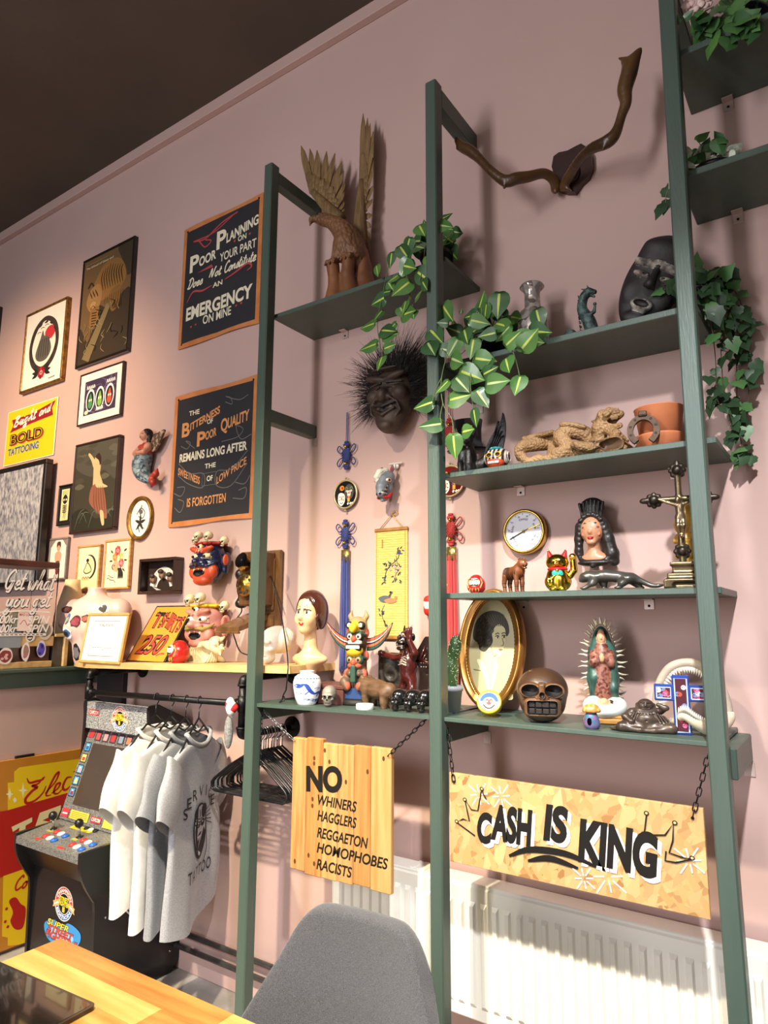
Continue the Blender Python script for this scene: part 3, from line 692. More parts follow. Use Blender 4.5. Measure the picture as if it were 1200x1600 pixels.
def art_a(A):
 A.poly([(0,.8),(.3,1),(0,1)],'#8a7f78'); A.poly([(1,.8),(.7,1),(1,1)],'#8a7f78')
 A.blob([(.42,.9),(.58,.9),(.6,.75),(.5,.7),(.4,.75)],'#c79a7c'); A.blob([(.4,.93),(.6,.94),(.62,.8),(.5,.86),(.38,.8)],'#5a3226')
 A.blob([(.3,.62),(.5,.7),(.7,.62),(.64,.42),(.36,.42)],'#d0a284'); A.blob([(.38,.42),(.62,.42),(.6,.2),(.4,.2)],'#5c4a4a'); A.ell(.45,.34,.04,.03,'#e8d8c8',10); A.ell(.56,.28,.04,.03,'#e8d8c8',10); A.blob([(.42,.2),(.58,.2),(.56,.1),(.44,.1)],'#7f2f34')
def art_b(A):
 A.ell(.55,.52,.34,.3,'#3a352a'); A.ell(.47,.52,.33,.28,'#efe4bf'); A.ell(.6,.55,.14,.2,'#d8cb95')
 A.blob([(.4,.6),(.5,.66),(.56,.56),(.66,.44),(.5,.38),(.32,.4),(.36,.5)],'#e6d5a0'); A.line([(.36,.5),(.45,.62),(.58,.55),(.66,.42),(.44,.36),(.3,.42)],.006,'#2f2a1f',closed=True); A.ell(.46,.68,.07,.045,'#2a241b')
 for u in (.3,.42,.54): A.ell(u,.24,.07,.05,'#d8c88e'); A.line([(u-.06,.22),(u,.28),(u+.06,.24)],.004,'#3a3426')
def art_c(A):
 for cx,cy,r,a,b_ in ((.5,.8,.1,'#d9525c','#b4323f'),(.65,.66,.08,'#e6c96a','#c9a03f'),(.68,.52,.09,'#dd6a70','#b53d48'),(.4,.66,.08,'#e58a3c','#c5662a')):
  rose(A,cx,cy,r,a,b_)
 for x,y,a in ((.3,.75,2.4),(.78,.78,.5),(.8,.58,.0),(.3,.58,3.2),(.75,.4,-.6)): leaf(A,x,y,a,.11,'#3d3a2c')
 A.blob([(.36,.54),(.5,.58),(.56,.46),(.52,.34),(.4,.36),(.32,.44)],'#d99a7c'); A.line([(.34,.5),(.3,.44),(.36,.38)],.006,'#33261f'); A.ell(.4,.47,.03,.012,'#1c1512',10)
 for i in range(5): A.line([(.56+i*.03,.42),(.6+i*.04,.3),(.58+i*.05,.18)],.008,'#2b2722',taper=True)
 zig(A,.12,.2,.5,.12,9,.02,.003,'#444'); zig(A,.15,.26,.4,.2,7,.02,.003,'#444')
framed('framed_print','small grey-framed drawing of a red-haired woman, leftmost of three below the painting','picture',((83,842),(112,839),(105,905),(77,908)),mat('frame_grey','#8d827c',.5,c2='#776c66',scale=20),.012,.02,art_a,group='small pictures below the painting')
framed('framed_print','small oak-framed cream drawing of a figure on a crescent moon','picture',((126,853.5),(162,851),(158,921),(122,925)),M_foak,.012,.022,art_b,M_cream,group='small pictures below the painting')
framed('framed_print','small oak-framed drawing of a woman with pink and orange roses','picture',((168.7,844.5),(209,842),(206,920),(165.5,922)),M_foak,.012,.022,art_c,M_cream,group='small pictures below the painting')

# ---- oval gold frame
def oval_frame(name,label,cx,cz,rx,rz,y,lean,prof,fm,ground,art,back=None,extra=None):
 """prof: (offset from the inner edge outward, height) pairs"""
 T=thing(name,label,'picture',(cx,y,cz),rot=(lean,0,0)); M=wall_M(0,0,0)
 b=MB(M); n=64; vs=[]; fs=[]
 for i in range(n):
  a=2*PI*i/n
  for o,hgt in prof: vs.append(((rx+o)*math.cos(a),(rz+o)*math.sin(a),hgt))
 k=len(prof)
 for i in range(n):
  for j in range(k-1): fs.append((i*k+j,((i+1) % n)*k+j,((i+1) % n)*k+j+1,i*k+j+1))
 b.add(vs,fs,None,True); b.build('frame',fm,T)
 b=MB(M); b.prism([((rx+.003)*math.cos(2*PI*i/48),(rz+.003)*math.sin(2*PI*i/48)) for i in range(48)],.001,.006); b.build('picture_ground',ground,T)
 A=Art(M @ Tm(-rx,-rz,.0062),2*rx,2*rz); art(A); A.build('print',T)
 if extra: extra(T,M)
 return T
def art_ov(A):
 for i in range(5): a=i*1.25+.3; leaf(A,.5,.38,a,.24,'#2d2c2a')
 A.line([(.5,.12),(.42,.3),(.52,.5),(.46,.7),(.55,.86)],.006,'#2a2a28'); A.line([(.3,.62),(.5,.78),(.7,.66),(.62,.5),(.4,.56)],.005,'#333'); A.blob([(.42,.7),(.56,.74),(.6,.64),(.46,.62)],'#5a5a58'); A.line([(.3,.2),(.5,.3),(.72,.2)],.004,'#333')
p0,p1=Yp(202,811),Yp(241,811); p2,p3=Yp(221,776),Yp(221,845)
oval_frame('oval_picture','small gold oval frame with a black botanical drawing',(p0[0]+p1[0])/2,(p2[2]+p3[2])/2,(p1[0]-p0[0])/2-.022,(p2[2]-p3[2])/2-.022,-.001,0,
     [(-.002,.006),(.002,.014),(.008,.012),(.014,.022),(.019,.018),(.022,.01),(.022,0)],M_fgold,M_paper,art_ov)

# ---- shadow box with three little faces on a gauge
O,w,h,M=quad((217.7,873),(274,870.5),(271,927.5),(214.5,928.5),-.055)
O[1]=-.001; T=thing('shadow_box','dark brown wooden shadow box with a white dial and three small heads','picture',O)
b=MB(M); f=.014; d=.055
for lo,hi in (((0,0,0),(w,f,d)),((0,h-f,0),(w,h,d)),((0,f,0),(f,h-f,d)),((w-f,f,0),(w,h-f,d)),((f,f,0),(w-f,h-f,.006))): b.box(lo,hi,bev=.002)
b.build('box',M_fbrown,T)
A=Art(M @ Tm(f,f,.0065),w-2*f,h-2*f); A.rect(.02,.02,.98,.98,'#2a1d18')
A.poly([(.5+.42*math.cos(a),.1+.72*math.sin(a)) for a in np.linspace(.15,PI-.15,20)]+[(.5+.2*math.cos(a),.1+.34*math.sin(a)) for a in np.linspace(PI-.15,.15,20)],'#d9d4c8')
for a in np.linspace(.3,PI-.3,18): A.line([(.5+.36*math.cos(a),.1+.62*math.sin(a)),(.5+.41*math.cos(a),.1+.7*math.sin(a))],.002,'#3a3230',0)
A.poly([(.05,.28),(.2,.16),(.45,.05),(.3,.05)],'#b9b4ad'); A.build('dial_card',T)
for u,v in ((.24,.42),(.5,.56),(.76,.44)):
 S=SDF(); S.e((0,0,0),(.017,.013,.024)).e((0,-.013,-.002),(.004,.006,.007),k=.006).e((.0,-.008,.014),(.018,.012,.013),m=1,k=.003).e((0,-.012,-.012),(.007,.004,.003),m=2,k=.002)
 S.build('little_head',[mat('clay_face','#9c7a64',.6,c2='#86664f',scale=40),paint('#3b2a22'),paint('#8a3f36')],T,Tm(f+u*(w-2*f),0,f+v*(h-2*f)) @ Tm(0,-.02,0),26)
# ================================================================ masks and ornaments hung on the wall
def spot(pl,pr,pb,pt,y,r=.6):
 """base point, true width and height of something standing at depth y that fills these pixels (r = depth / width)"""
 cx=(pl+pr)/2; O=Yp(cx,pb,y); tp=Yp(cx,pt,y); a=Yp(pl,(pb+pt)/2,y); b_=Yp(pr,(pb+pt)/2,y)
 d=ray(cx,(pb+pt)/2); tn=abs(d[0]/d[1]); return O,(b_[0]-a[0])/math.sqrt(1+(r*tn) ** 2),tp[2]-O[2]
def skull(S,o=(0,0,0),s=1.,bone=0,dark=1,teeth=True):
 def q(x,y,z): return (o[0]+x*s,o[1]+y*s,o[2]+z*s)
 def r(*a): return tuple(k*s for k in a)
 S.e(q(0,.06,.63),r(.36,.44,.37),bone,k=.05*s).e(q(0,-.24,.40),r(.26,.18,.24),bone,k=.08*s).e(q(0,-.22,.17),r(.2,.17,.16),bone,k=.06*s)
 S.e(q(.2,-.27,.38),r(.1,.1,.06),bone,k=.05*s,sym=True).e(q(.14,-.36,.57),r(.13,.06,.05),bone,k=.05*s,sym=True)
 S.e(q(.14,-.43,.46),r(.1,.13,.09),dark,-1,k=.03*s,sym=True).e(q(0,-.46,.33),r(.05,.09,.075),dark,-1,k=.02*s)
 S.e(q(.27,-.16,.25),r(.07,.14,.1),bone,-1,k=.05*s,sym=True)
 if teeth: S.b(q(0,-.42,.195),r(.16,.09,.012),dark,-1,k=.01*s,rd=.004*s)
 return S
M_bone=mat('painted_bone','#e3d6b4',.5,c2='#cbb98c',scale=40)
M_dark=mat('dark_recess_detail','#1a1412',.6,c2='#241c18',scale=30)  # near-black for carved sockets and mouths, also eyes, beading and soil
_sk={}
def small_skull(parent,p,s,m=None,res=26,name='crown_skull',rot=0):
 S=SDF(); skull(S); return S.build(name,[m or M_bone,M_dark],parent,Tm(*p) @ Rm('Z',rot) @ Sm(s),res)

def wrath_mask(label,O,w,h,C,ear=1.,crowns=()):
 T=thing('demon_mask',label,'mask',O,group=None); M=Sm(w/.66,w/.66,h)
 S=SDF()
 S.e((0,.02,.4),(.27,.2,.38),0).e((0,-.02,.6),(.25,.18,.2),0,k=.06)
 S.e((.12,-.17,.65),(.13,.06,.05),1,k=.02,rot=(0,-22,0),sym=True)
 for i in range(3): S.c((.06+i*.06,-.22+i*.02,.6+.02*i),(.05+i*.07,-.2+i*.02,.7+.01*i),.016,.01,1,k=.01,sym=True)
 S.e((0,-.19,.7),(.045,.04,.055),2,k=.01).e((0,-.225,.7),(.018,.02,.025),5,k=.0)
 S.e((.12,-.17,.53),(.065,.055,.05),2,k=.01,sym=True).e((.12,-.222,.525),(.024,.02,.026),5,k=0,sym=True)
 S.c((.05,-.2,.5),(.2,-.15,.56),.018,.012,0,k=.01,sym=True).c((.05,-.2,.485),(.2,-.14,.47),.018,.012,0,k=.01,sym=True)
 S.e((0,-.24,.43),(.065,.09,.07),6,k=.03).e((.075,-.2,.41),(.055,.06,.045),6,k=.02,sym=True)
 S.path([(.05,-.22,.37),(.16,-.2,.35),(.24,-.14,.4),(.27,-.1,.45)],[.035,.035,.025,.01],7,sym=True,k=.015)
 S.e((.17,-.12,.26),(.1,.08,.14),1,k=.03,sym=True).e((0,-.12,.1),(.17,.11,.1),1,k=.04).e((0,-.15,.22),(.19,.08,.14),1,k=.03)
 S.e((0,-.26,.23),(.13,.13,.065),3,-1,k=.02)
 for i in range(-3,4):
  S.b((i*.036,-.2+abs(i)*.012,.285),(.015,.018,.02),2,k=0,rd=.006).b((i*.034,-.195+abs(i)*.012,.172),(.014,.018,.02),2,k=0,rd=.006)
 S.c((.1,-.19,.29),(.105,-.22,.21),.018,.005,2,k=0,sym=True)
 S.e((0,-.2,.185),(.07,.05,.02),4,k=.01)
 S.e((.29*ear,.06,.46),(.04,.08,.15),0,k=.02,sym=True).e((.31*ear,.02,.47),(.025,.05,.1),1,k=.01,sym=True).e((.28*ear,.06,.28),(.03,.05,.07),0,k=.02,sym=True)
 S.build('face',C,T,M,110)
 S=SDF(); S.e((0,.02,.77),(.265,.2,.055),0)
 for i in range(5): a=-1.2+i*.6; S.e((.26*math.sin(a),.02-.2*math.cos(a),.775),(.03,.03,.03),0,k=.01)
 S.build('crown_band',[C[8]],T,M,60)
 for x,y,z,s in crowns: small_skull(T,(x*w/.66,y*w/.66,(z-.035)*h),s*h)
 return T
O,w,h=spot(297,356,916,832,-.07,.65)
navy=mat('lacquer_navy','#1b2144',.25,c2='#141833',scale=10,coat=.4); orr=mat('lacquer_orange','#c9502c',.35,c2='#b03f22',scale=14)
wrath_mask('navy blue and orange demon mask with a crown of skulls, hanging above the pink one',O,w,h,
     [navy,orr,mat('lacquer_cream','#e5d6ad',.4,c2='#d6c28f',scale=30),M_dark,paint('#a52a22'),paint('#14100e'),navy,navy,paint('#9c2a22')],1.,
     [(-.2,-.12,.8,.17),(-.06,-.19,.83,.2),(.12,-.16,.82,.2),(.26,.02,.74,.2)])
O,w,h=spot(289,353,1013,928,-.07,.7)
pk=mat('lacquer_pink','#cf938a',.4,c2='#b87a72',scale=9,bump=.2,bscale=25)
wrath_mask('pink demon mask with bulging white eyes and yellow crown, behind the conch shell',O,w,h,
     [pk,mat('lacquer_rust','#b0604e',.4,c2='#c98478',scale=12),mat('eye_white','#efe9da',.3,c2='#e6dcc8',scale=20),M_dark,paint('#b5404a'),paint('#14100e'),pk,paint('#8f7a3c'),paint('#cdb02e')],1.1,
     [(-.22,-.13,.79,.24),(.06,-.19,.81,.24),(.3,.04,.68,.22)])

# ---- winged mermaid ornament
O,w,h=spot(203,244,763,669,-.05,.5); h=h
T=thing('mermaid_ornament','carved winged mermaid ornament with red tail on the wall','ornament',O)
skin=mat('carved_skin','#c88f78',.5,c2='#b57a64',scale=20); blk=paint('#1c1614'); red=mat('carved_red','#b03a2a',.5,c2='#8f2a20',scale=20); scl=mat('carved_scales','#8fa3a8',.5,c2='#3c4c58',kind='voronoi',scale=70,lo=.2,hi=.7)
S=SDF()
S.e((-.02,-.02,.86),(.075,.07,.09),0).e((-.03,-.085,.85),(.015,.02,.02),0,k=.01).e((0,.02,.9),(.095,.085,.08),1,k=.005).e((.06,.03,.8),(.05,.05,.1),1,k=.01).e((-.05,-.08,.825),(.018,.012,.008),2,k=0)
S.e((-.055,-.075,.875),(.012,.01,.008),1,k=0).e((.012,-.085,.875),(.012,.01,.008),1,k=0)
S.c((0,0,.78),(0,0,.72),.035,.04,0).e((.0,0,.6),(.12,.09,.14),2,k=.03).e((.09,-.01,.66),(.06,.07,.07),0,k=.03).e((-.09,0,.66),(.06,.07,.07),2,k=.03)
S.path([(.11,-.02,.66),(.1,-.1,.56),(0,-.13,.55)],[.045,.04,.03],0).path([(-.12,-.02,.66),(-.12,-.1,.56),(-.03,-.13,.57)],[.045,.04,.03],0)
S.path([(-.02,0,.52),(-.08,0,.38),(-.04,0,.25),(.1,0,.15),(.2,0,.13)],[.13,.14,.12,.08,.05],3,k=.02,n=4)
S.build('body',[skin,blk,red,scl],T,Sm(h),80)
S=SDF(); S.path([(.18,0,.14),(.27,-.02,.06),(.24,-.02,.0)],[.05,.05,.02],0).path([(.2,0,.14),(.3,0,.2),(.33,0,.27)],[.05,.05,.015],0); S.build('tail_fin',[red],T,Sm(h),40)
b=MB(Sm(h)); P=[(.08,.62),(.1,.75),(.16,.84),(.28,.88),(.42,.9),(.36,.78),(.28,.66),(.18,.58)]; b.prism(catmull(P,4,True),.0,.03,None,frame_m((0,.05,0),(1,0,0),(0,0,1),(0,-1,0)))
b.build('wing',mat('wing_lattice','#b79a78',.6,c2='#4b3a2e',kind='voronoi',scale=90,lo=.1,hi=.5),T)

# ---- laughing mask with a mane of black hair
O,w,h=spot(577,645,680,572,-.07,.55)
T=thing('hairy_mask','dark carved laughing mask with a wild black hair mane','mask',O)
dk=mat('carved_dark_wood','#33261f',.6,c2='#453529',scale=14,bump=.15,bscale=50)
S=SDF()
S.e((0,.03,.55),(.32,.2,.42),0).e((0,-.02,.22),(.2,.16,.2),0,k=.1).e((.14,-.14,.78),(.17,.06,.05),0,k=.03,rot=(0,-14,0),sym=True)
S.e((.0,-.17,.9),(.2,.04,.02),0,k=.02).e((0,-.19,.52),(.075,.09,.1),0,k=.05).e((.08,-.17,.49),(.05,.05,.045),0,k=.02,sym=True).e((.2,-.1,.55),(.1,.09,.1),0,k=.05,sym=True)
S.c((.07,-.2,.67),(.22,-.13,.66),.022,.012,1,-1,k=.01,sym=True).c((.05,-.18,.7),(.24,-.12,.7),.02,.014,0,k=.01,sym=True).c((.06,-.2,.635),(.22,-.12,.62),.018,.012,0,k=.01,sym=True)
S.path([(.11,-.2,.47),(.2,-.17,.4),(.22,-.13,.3),(.14,-.12,.2)],[.014,.016,.016,.01],0,k=.01,sym=True)
S.path([(-.17,-.19,.37),(0,-.22,.315),(.17,-.19,.38)],[.02,.055,.02],1,-1,k=.015); S.path([(-.17,-.17,.4),(0,-.2,.36),(.17,-.17,.41)],[.018,.022,.018],0,k=.01); S.path([(-.15,-.16,.33),(0,-.2,.24),(.15,-.16,.33)],[.018,.026,.018],0,k=.01)
for i in range(-3,4): S.b((i*.034,-.165+abs(i)*.006,.345+abs(i)*.006),(.014,.012,.016),2,k=0,rd=.005)
S.e((0,-.14,.1),(.1,.07,.07),0,k=.04).e((.32,.06,.55),(.04,.05,.1),0,k=.02,sym=True)
S.build('face',[dk,M_dark,mat('old_teeth','#5d4a38',.5,c2='#45362a',scale=30)],T,Sm(w/.64,w/.64,h),100)
b=MB(Sm(h)); r=random.Random(3)
for i in range(1500):
 a=r.uniform(-.62,PI+.62); rad=r.uniform(.26,.36); x,z=rad*math.cos(a),.62+rad*1.1*math.sin(a); L=r.uniform(.16,.46)*(1.1 if math.sin(a) >.2 else .8)
 dx,dz=math.cos(a)+r.uniform(-.5,.6),math.sin(a)+r.uniform(-.4,.5); dy=r.uniform(-.15,.05); y=r.uniform(-.02,.1); s_=.0042
 P=[np.array((x,y,z)),np.array((x+dx*L*.5,y+dy*L,z+dz*L*.5)),np.array((x+dx*L+r.uniform(-.06,.06),y+dy*L*1.5,z+dz*L+r.uniform(-.06,.02)))]
 b.tube(P,[s_,s_*.8,.001],n=3,cap=False)
b.build('hair',mat('black_hair','#15100d',.55,c2='#231a15',scale=40),T,fix=False)

# ---- painted animal mask on a white hook
O,w,h=spot(586,619,785,727,-.055,.8)
T=thing('animal_mask','small grey painted horse mask with white forelock and red mouth','mask',O)
gr=mat('painted_grey','#5f6670',.5,c2='#7b818a',scale=12); S=SDF()
S.e((0,.03,.72),(.2,.17,.2),0).e((0,.03,.45),(.16,.14,.26),0,k=.05).path([(0,-.05,.66),(0,-.16,.42),(0,-.2,.2)],[.16,.125,.1],0,k=.04).e((.05,-.29,.18),(.025,.025,.03),1,-1,k=.01,sym=True)
S.e((.15,-.1,.6),(.04,.08,.05),2,k=.01,sym=True).e((.175,-.12,.6),(.03,.045,.035),3,k=0,sym=True).e((.19,-.135,.6),(.022,.025,.022),1,k=0,sym=True)
S.path([(.08,-.2,.1),(.12,-.08,.12),(.15,.0,.24)],[.02,.045,.03],3,k=.01,sym=True).path([(0,.04,.3),(0,-.06,.1),(0,-.12,.04)],[.11,.08,.05],0,k=.04)
for i in range(6): S.c((.08,-.2-.012*i,.5-i*.055),(.14,-.1-.012*i,.48-i*.055),.012,.01,4 if i % 2 else 1,k=.004,sym=True)
S.e((.13,.06,.95),(.05,.04,.11),0,k=.02,rot=(0,12,0),sym=True).e((.135,.03,.95),(.025,.025,.07),3,k=0,rot=(0,12,0),sym=True)
S.path([(.02,-.02,.93),(-.06,-.14,.86),(-.1,-.2,.7),(-.08,-.21,.56)],[.06,.08,.07,.02],4,k=.02)
S.build('head',[gr,paint('#1b1718'),mat('ivory_paint','#e6ddc4',.4,c2='#d8ccae',scale=20),paint('#a8232a'),paint('#cfc9ba')],T,Sm(w/.5,w/.5,h*.93),80)
b=MB(); b.cyl((.02,.05,h*1.02),(.02,.04,h*1.02),.012); b.box((-.012,.035,h*1.06),(.052,.05,h*1.1),bev=.004); b.tube([(.02,.03,h*.9),(.02,.035,h*1.06)],.003); b.build('wall_hook',mat('hook_white','#ece6e0',.4,c2='#e2dbd4',scale=20),T)

# ---- bamboo scroll with ducks
O,w,h,M=quad((588,827),(638,824),(637,995),(586,1000),-.004)
T=thing('bamboo_scroll','yellow bamboo wall scroll with two ducks under a blossom branch','scroll',O)
b=MB(M); b.box((0,0,0),(w,h,.003)); n_=46
for i in range(n_): b.box((.001,h*(i+.12)/n_,.003),(w-.001,h*(i+.88)/n_,.0042),bev=.0006)
b.build('slats',mat('bamboo_slats','#dfbe6c',.55,c2='#cfa850',scale=30,stretch=(1,1,8)),T)
b=MB(M); b.box((-.003,h-.012,-.001),(w+.003,h+.002,.009),bev=.003); b.box((-.003,-.004,-.001),(w+.003,.01,.009),bev=.003); b.build('rod',mat('bamboo_rod','#a8763c',.5,c2='#8d5f2c',scale=20),T)
b=MB(M); b.tube([(.02,h,.004),(w*.52,h+.055,.004),(w-.02,h,.004)],.0018,n=6); b.tube([(w*.48,h+.05,.004),(w*.6,h+.068,.006),(w*.7,h+.058,.004),(w*.55,h+.05,.005)],.002,n=6,smooth_n=3); b.build('hanging_cord',mat('cord_yellow','#c9a347',.7,c2='#b48f39',scale=60),T)
A=Art(M,w,h,lift=.0045)
for x0 in (.04,.93): A.line([(x0,.02),(x0,.97)],.004,'#b98d3a',0)
A.line([(.75,.8),(.72,.72),(.5,.66),(.35,.6),(.3,.5)],.004,'#3b3a35'); A.line([(.3,.3),(.22,.22),(.35,.1)],.003,'#3b3a35'); A.line([(.66,.74),(.7,.62),(.62,.55)],.003,'#3b3a35')
r=random.Random(5)
for cx,cy,n in ((.75,.78,9),(.55,.66,9),(.7,.62,8),(.68,.53,8),(.3,.52,6),(.22,.22,7),(.35,.12,4),(.38,.66,5)):
 for i in range(n): leaf(A,cx+r.uniform(-.09,.09),cy+r.uniform(-.03,.03),r.uniform(0,6.28),.035,'#30455c' if i % 3 else '#252b2a')
for cx,cy in ((.62,.64),(.74,.63),(.66,.6),(.48,.62)): A.ell(cx,cy,.05,.012,'#d9a48c',12); A.ell(cx,cy,.015,.005,'#a85a48',8)
A.blob([(.12,.36),(.3,.385),(.5,.37),(.46,.33),(.25,.325)],'#55585c'); A.line([(.44,.37),(.5,.4),(.48,.415),(.56,.41)],.007,'#45484c'); A.blob([(.3,.34),(.5,.36),(.66,.35),(.66,.325),(.45,.315)],'#c9764a'); A.ell(.66,.365,.05,.013,'#c9764a',12)
for i in range(7): A.line([(.22,.9-i*.012),(.25,.895-i*.012)],.003,'#7d6a3a',0)
A.build('painting',T)

# ---- knotted tassel charms
def charm(label,px,y,c1,c2,disc_bg,cols,flip=1,group=None):
 xc=Yp(px[0],px[3],y)[0]; z=[Yp(px[0]+(px[5]-px[0])*(p-px[1])/(px[4]-px[1]),p,y)[2] for p in px[1:5]] # top loop, upper knot, disc, bottom
 ztop,zk,zd,zb=z; T=thing('tassel_charm',label,'wall hanging',(xc,y,zb),group=group)
 L=ztop-zb; cd=mat('cord_'+c1.strip('#'),c1,.6,c2=c2,scale=80,sheen=.3)
 def kz(v): return v-zb
 b=MB(); b.tube([(-.003,0,kz(ztop)),(-.004,0,kz(zk)+.06),(0,0,kz(zk)+.05),(.004,0,kz(zk)+.06),(.003,0,kz(ztop))],.0016,n=6); b.build('hanging_cord',cd,T)
 for zc in (kz(zk),kz(zd)-(zk-zd)):
  b=MB(Tm(0,0,zc))
  for i in range(-3,4):
   e=.024-abs(i)*.0045; u=i*.006
   for sgn in (1,-1): b.tube([((u-e*sgn)*.75,-.004,(u*sgn+e)),((u+e*sgn)*.75,-.008,(u*sgn-e))],.0034,n=6)
  for sx in (1,-1):
   for sz in (1,-1): b.tube([(sx*.012,0,sz*.008),(sx*.034,-.002,sz*.012),(sx*.048,-.003,sz*.03),(sx*.038,-.002,sz*.044),(sx*.018,-.001,sz*.024),(sx*.01,0,sz*.012)],.0024,n=6,smooth_n=4)
  for sz in (1,-1):
   for dx in (-.009,0,.009): b.ball((dx,-.003,sz*.045),(.008,.007,.008),n=8)
   b.ball((0,-.003,sz*.056),(.013,.008,.006),n=8); b.ball((0,-.003,sz*.034),(.009,.008,.006),n=8)
  b.build('knot',cd,T)
  b=MB(Tm(0,0,zc))
  for sz in (1,-1): b.lathe([(.0,-.005),(.006,-.005),(.0065,0),(.006,.005),(0,.005)],n=12,M=Tm(0,-.009,sz*.036))
  b.build('gold_bead',M_gilt,T)
 R=.06; b=MB(wall_M(0,-.002,kz(zd))); b.lathe([(0,0),(R-.004,0),(R-.004,.004)],n=40); b.build('disc',paint(disc_bg,.3),T)
 b=MB(wall_M(0,-.002,kz(zd))); b.tube([((R-.002)*math.cos(a),(R-.002)*math.sin(a),.003) for a in np.linspace(0,2*PI,40,endpoint=False)],.004,n=8,closed=True); b.ball((0,R+.008,.002),.005,n=8); b.ball((0,-R-.008,.002),.005,n=8); b.build('disc_rim',mat('disc_rim','#cdbd93',.35,.4,c2='#b9a678',scale=30),T)
 A=Art(wall_M(-R,-.0066,kz(zd)-R),2*R,2*R,lift=.0002); wht,fc,ac=cols
 A.blob([(.2,.22),(.2,.5),(.32,.56),(.47,.48),(.48,.24),(.34,.1)],wht); A.poly([(.3,.3),(.34,.48),(.4,.3)],'#d88d2c'); A.line([(.27,.22),(.34,.18),(.41,.22)],.003,'#5a2018')
 for u,v in ((.27,.42),(.41,.42),(.25,.3),(.43,.3)): A.ell(u,v,.025,.02,'#6b2a20' if u <.3 else '#2b2020',8)
 A.ell(.66,.56,.2,.28,fc); A.ell(.66,.5,.07,.12,'#e8dcc8'); A.poly([(.62,.5),(.66,.62),(.7,.5)],'#c23a2f')
 for s in (-1,1): A.ell(.66+s*.09,.6,.05,.035,'#f0e8d8',12); A.ell(.66+s*.09,.6,.02,.02,'#1a1414',8); A.line([(.66+s*.04,.68),(.66+s*.12,.74),(.66+s*.17,.66)],.003,ac)
 A.line([(.58,.38),(.66,.42),(.74,.38)],.004,'#c23a2f'); A.rect(.6,.22,.7,.36,'#e0a435'); A.ell(.36,.72,.1,.09,'#d98b2b'); A.ell(.38,.72,.05,.05,'#b5301f')
 for u in (.62,.72,.8): A.line([(u,.12),(u+.02,.2)],.005,wht,0); A.line([(u-.03,.16),(u+.05,.17)],.004,wht,0)
 A.build('disc_picture',T)
 b=MB(); r0=.021; zt=kz(zd)-(zk-zd)-.065; b.lathe([(0,zt+.004),(.006,zt+.003),(r0,zt),(r0,zt-.05),(r0-.001,zt-.05)],n=24,sy=.5); b.build('tassel_cap',mat('cap_brass','#c9b070',.3,.8,c2='#8d7a45',kind='voronoi',scale=150,lo=.1,hi=.6),T)
 b=MB(); r=random.Random(2)
 for k in range(70):
  a=r.uniform(0,2*PI); q=math.sqrt(r.random()); x,yv=(r0-.003)*q*math.cos(a),(r0-.003)*q*math.sin(a)*.5; e=r.uniform(0,.035) if r.random() >.25 else r.uniform(0,.02)
  b.tube([(x,yv,zt-.03),(x*1.15+r.uniform(-.002,.002),yv,zt*.5),(x*1.25+r.uniform(-.004,.004),yv,e)],[.0034,.0036,.0018],n=5,cap=False)
 b.build('tassel',mat('silk_'+c1.strip('#'),c1,.5,c2=c2,scale=200,stretch=(1,1,.02),sheen=.4),T,fix=False)
charm('blue knotted tassel charm with an enamel mask disc, beside the bust',(541,645,712,773,1052,531),-.012,'#1b2c7c','#122060','#17151c',('#efe9dc','#4a4438','#6d8a5a'))
charm('red knotted tassel charm with an enamel mask disc, behind the green post',(704,560,678,752,1095,702),-.012,'#b51f1d','#8f1514','#7a1719',('#efe9dc','#1d1714','#cfa24a'))

# ---- antlers on a shield
O=Yp(896,268,-.012); T=thing('mounted_antlers','pair of brown palmate antlers on a dark wooden shield, high on the wall','antlers',O)
b=MB(); pts=[(866,246),(874,240),(888,237),(899,231),(909,226),(918,232),(925,242),(926,262),(920,277),(908,288),(899,301),(885,301),(870,296),(868,280),(863,262)]
P=[(Yp(*p,-.02)[0]-O[0],Yp(*p,-.02)[2]-O[2]) for p in pts]
b.prism(P,-.012,.016,None,frame_m((0,0,0),(1,0,0),(0,0,1),(0,-1,0))); b.build('shield',mat('shield_wood','#2c1714',.4,c2='#3d211b',scale=10,coat=.2),T)
S=SDF(); S.e((0,-.02,-.02),(.03,.02,.035)); S.build('skull_plate',[M_fbrown],T,res=30)
ant=mat('antler','#3d2817',.35,c2='#5f4226',scale=7,bump=.25,bscale=40,stretch=(1,1,1))
def antler(path,extra):
 S=SDF()
 Q=[Yp(p[0],p[1],p[2])-O for p in path]; S.path(Q,[p[3] for p in path],0,k=.012,n=4)
 for a,b_,ra,rb,ya,yb in extra: S.c(Yp(*a,ya)-O,Yp(*b_,yb)-O,ra,rb,0,k=.012)
 S.build('antler',[ant],T,res=110)
antler([(880,292,-.04,.012),(890,274,-.07,.014),(905,250,-.13,.013),(925,232,-.18,.014),(948,222,-.2,.016),(962,208,-.2,.013),(972,178,-.2,.011),(978,160,-.2,.013),(976,140,-.2,.019),(983,115,-.2,.021),(990,95,-.2,.015),(1001,76,-.2,.003)],
    [((950,220),(942,234),.012,.004,-.2,-.21),((985,96),(967,91),.014,.003,-.2,-.2),((982,110),(976,98),.018,.01,-.2,-.2),((880,292),(893,298),.012,.004,-.04,-.05)])
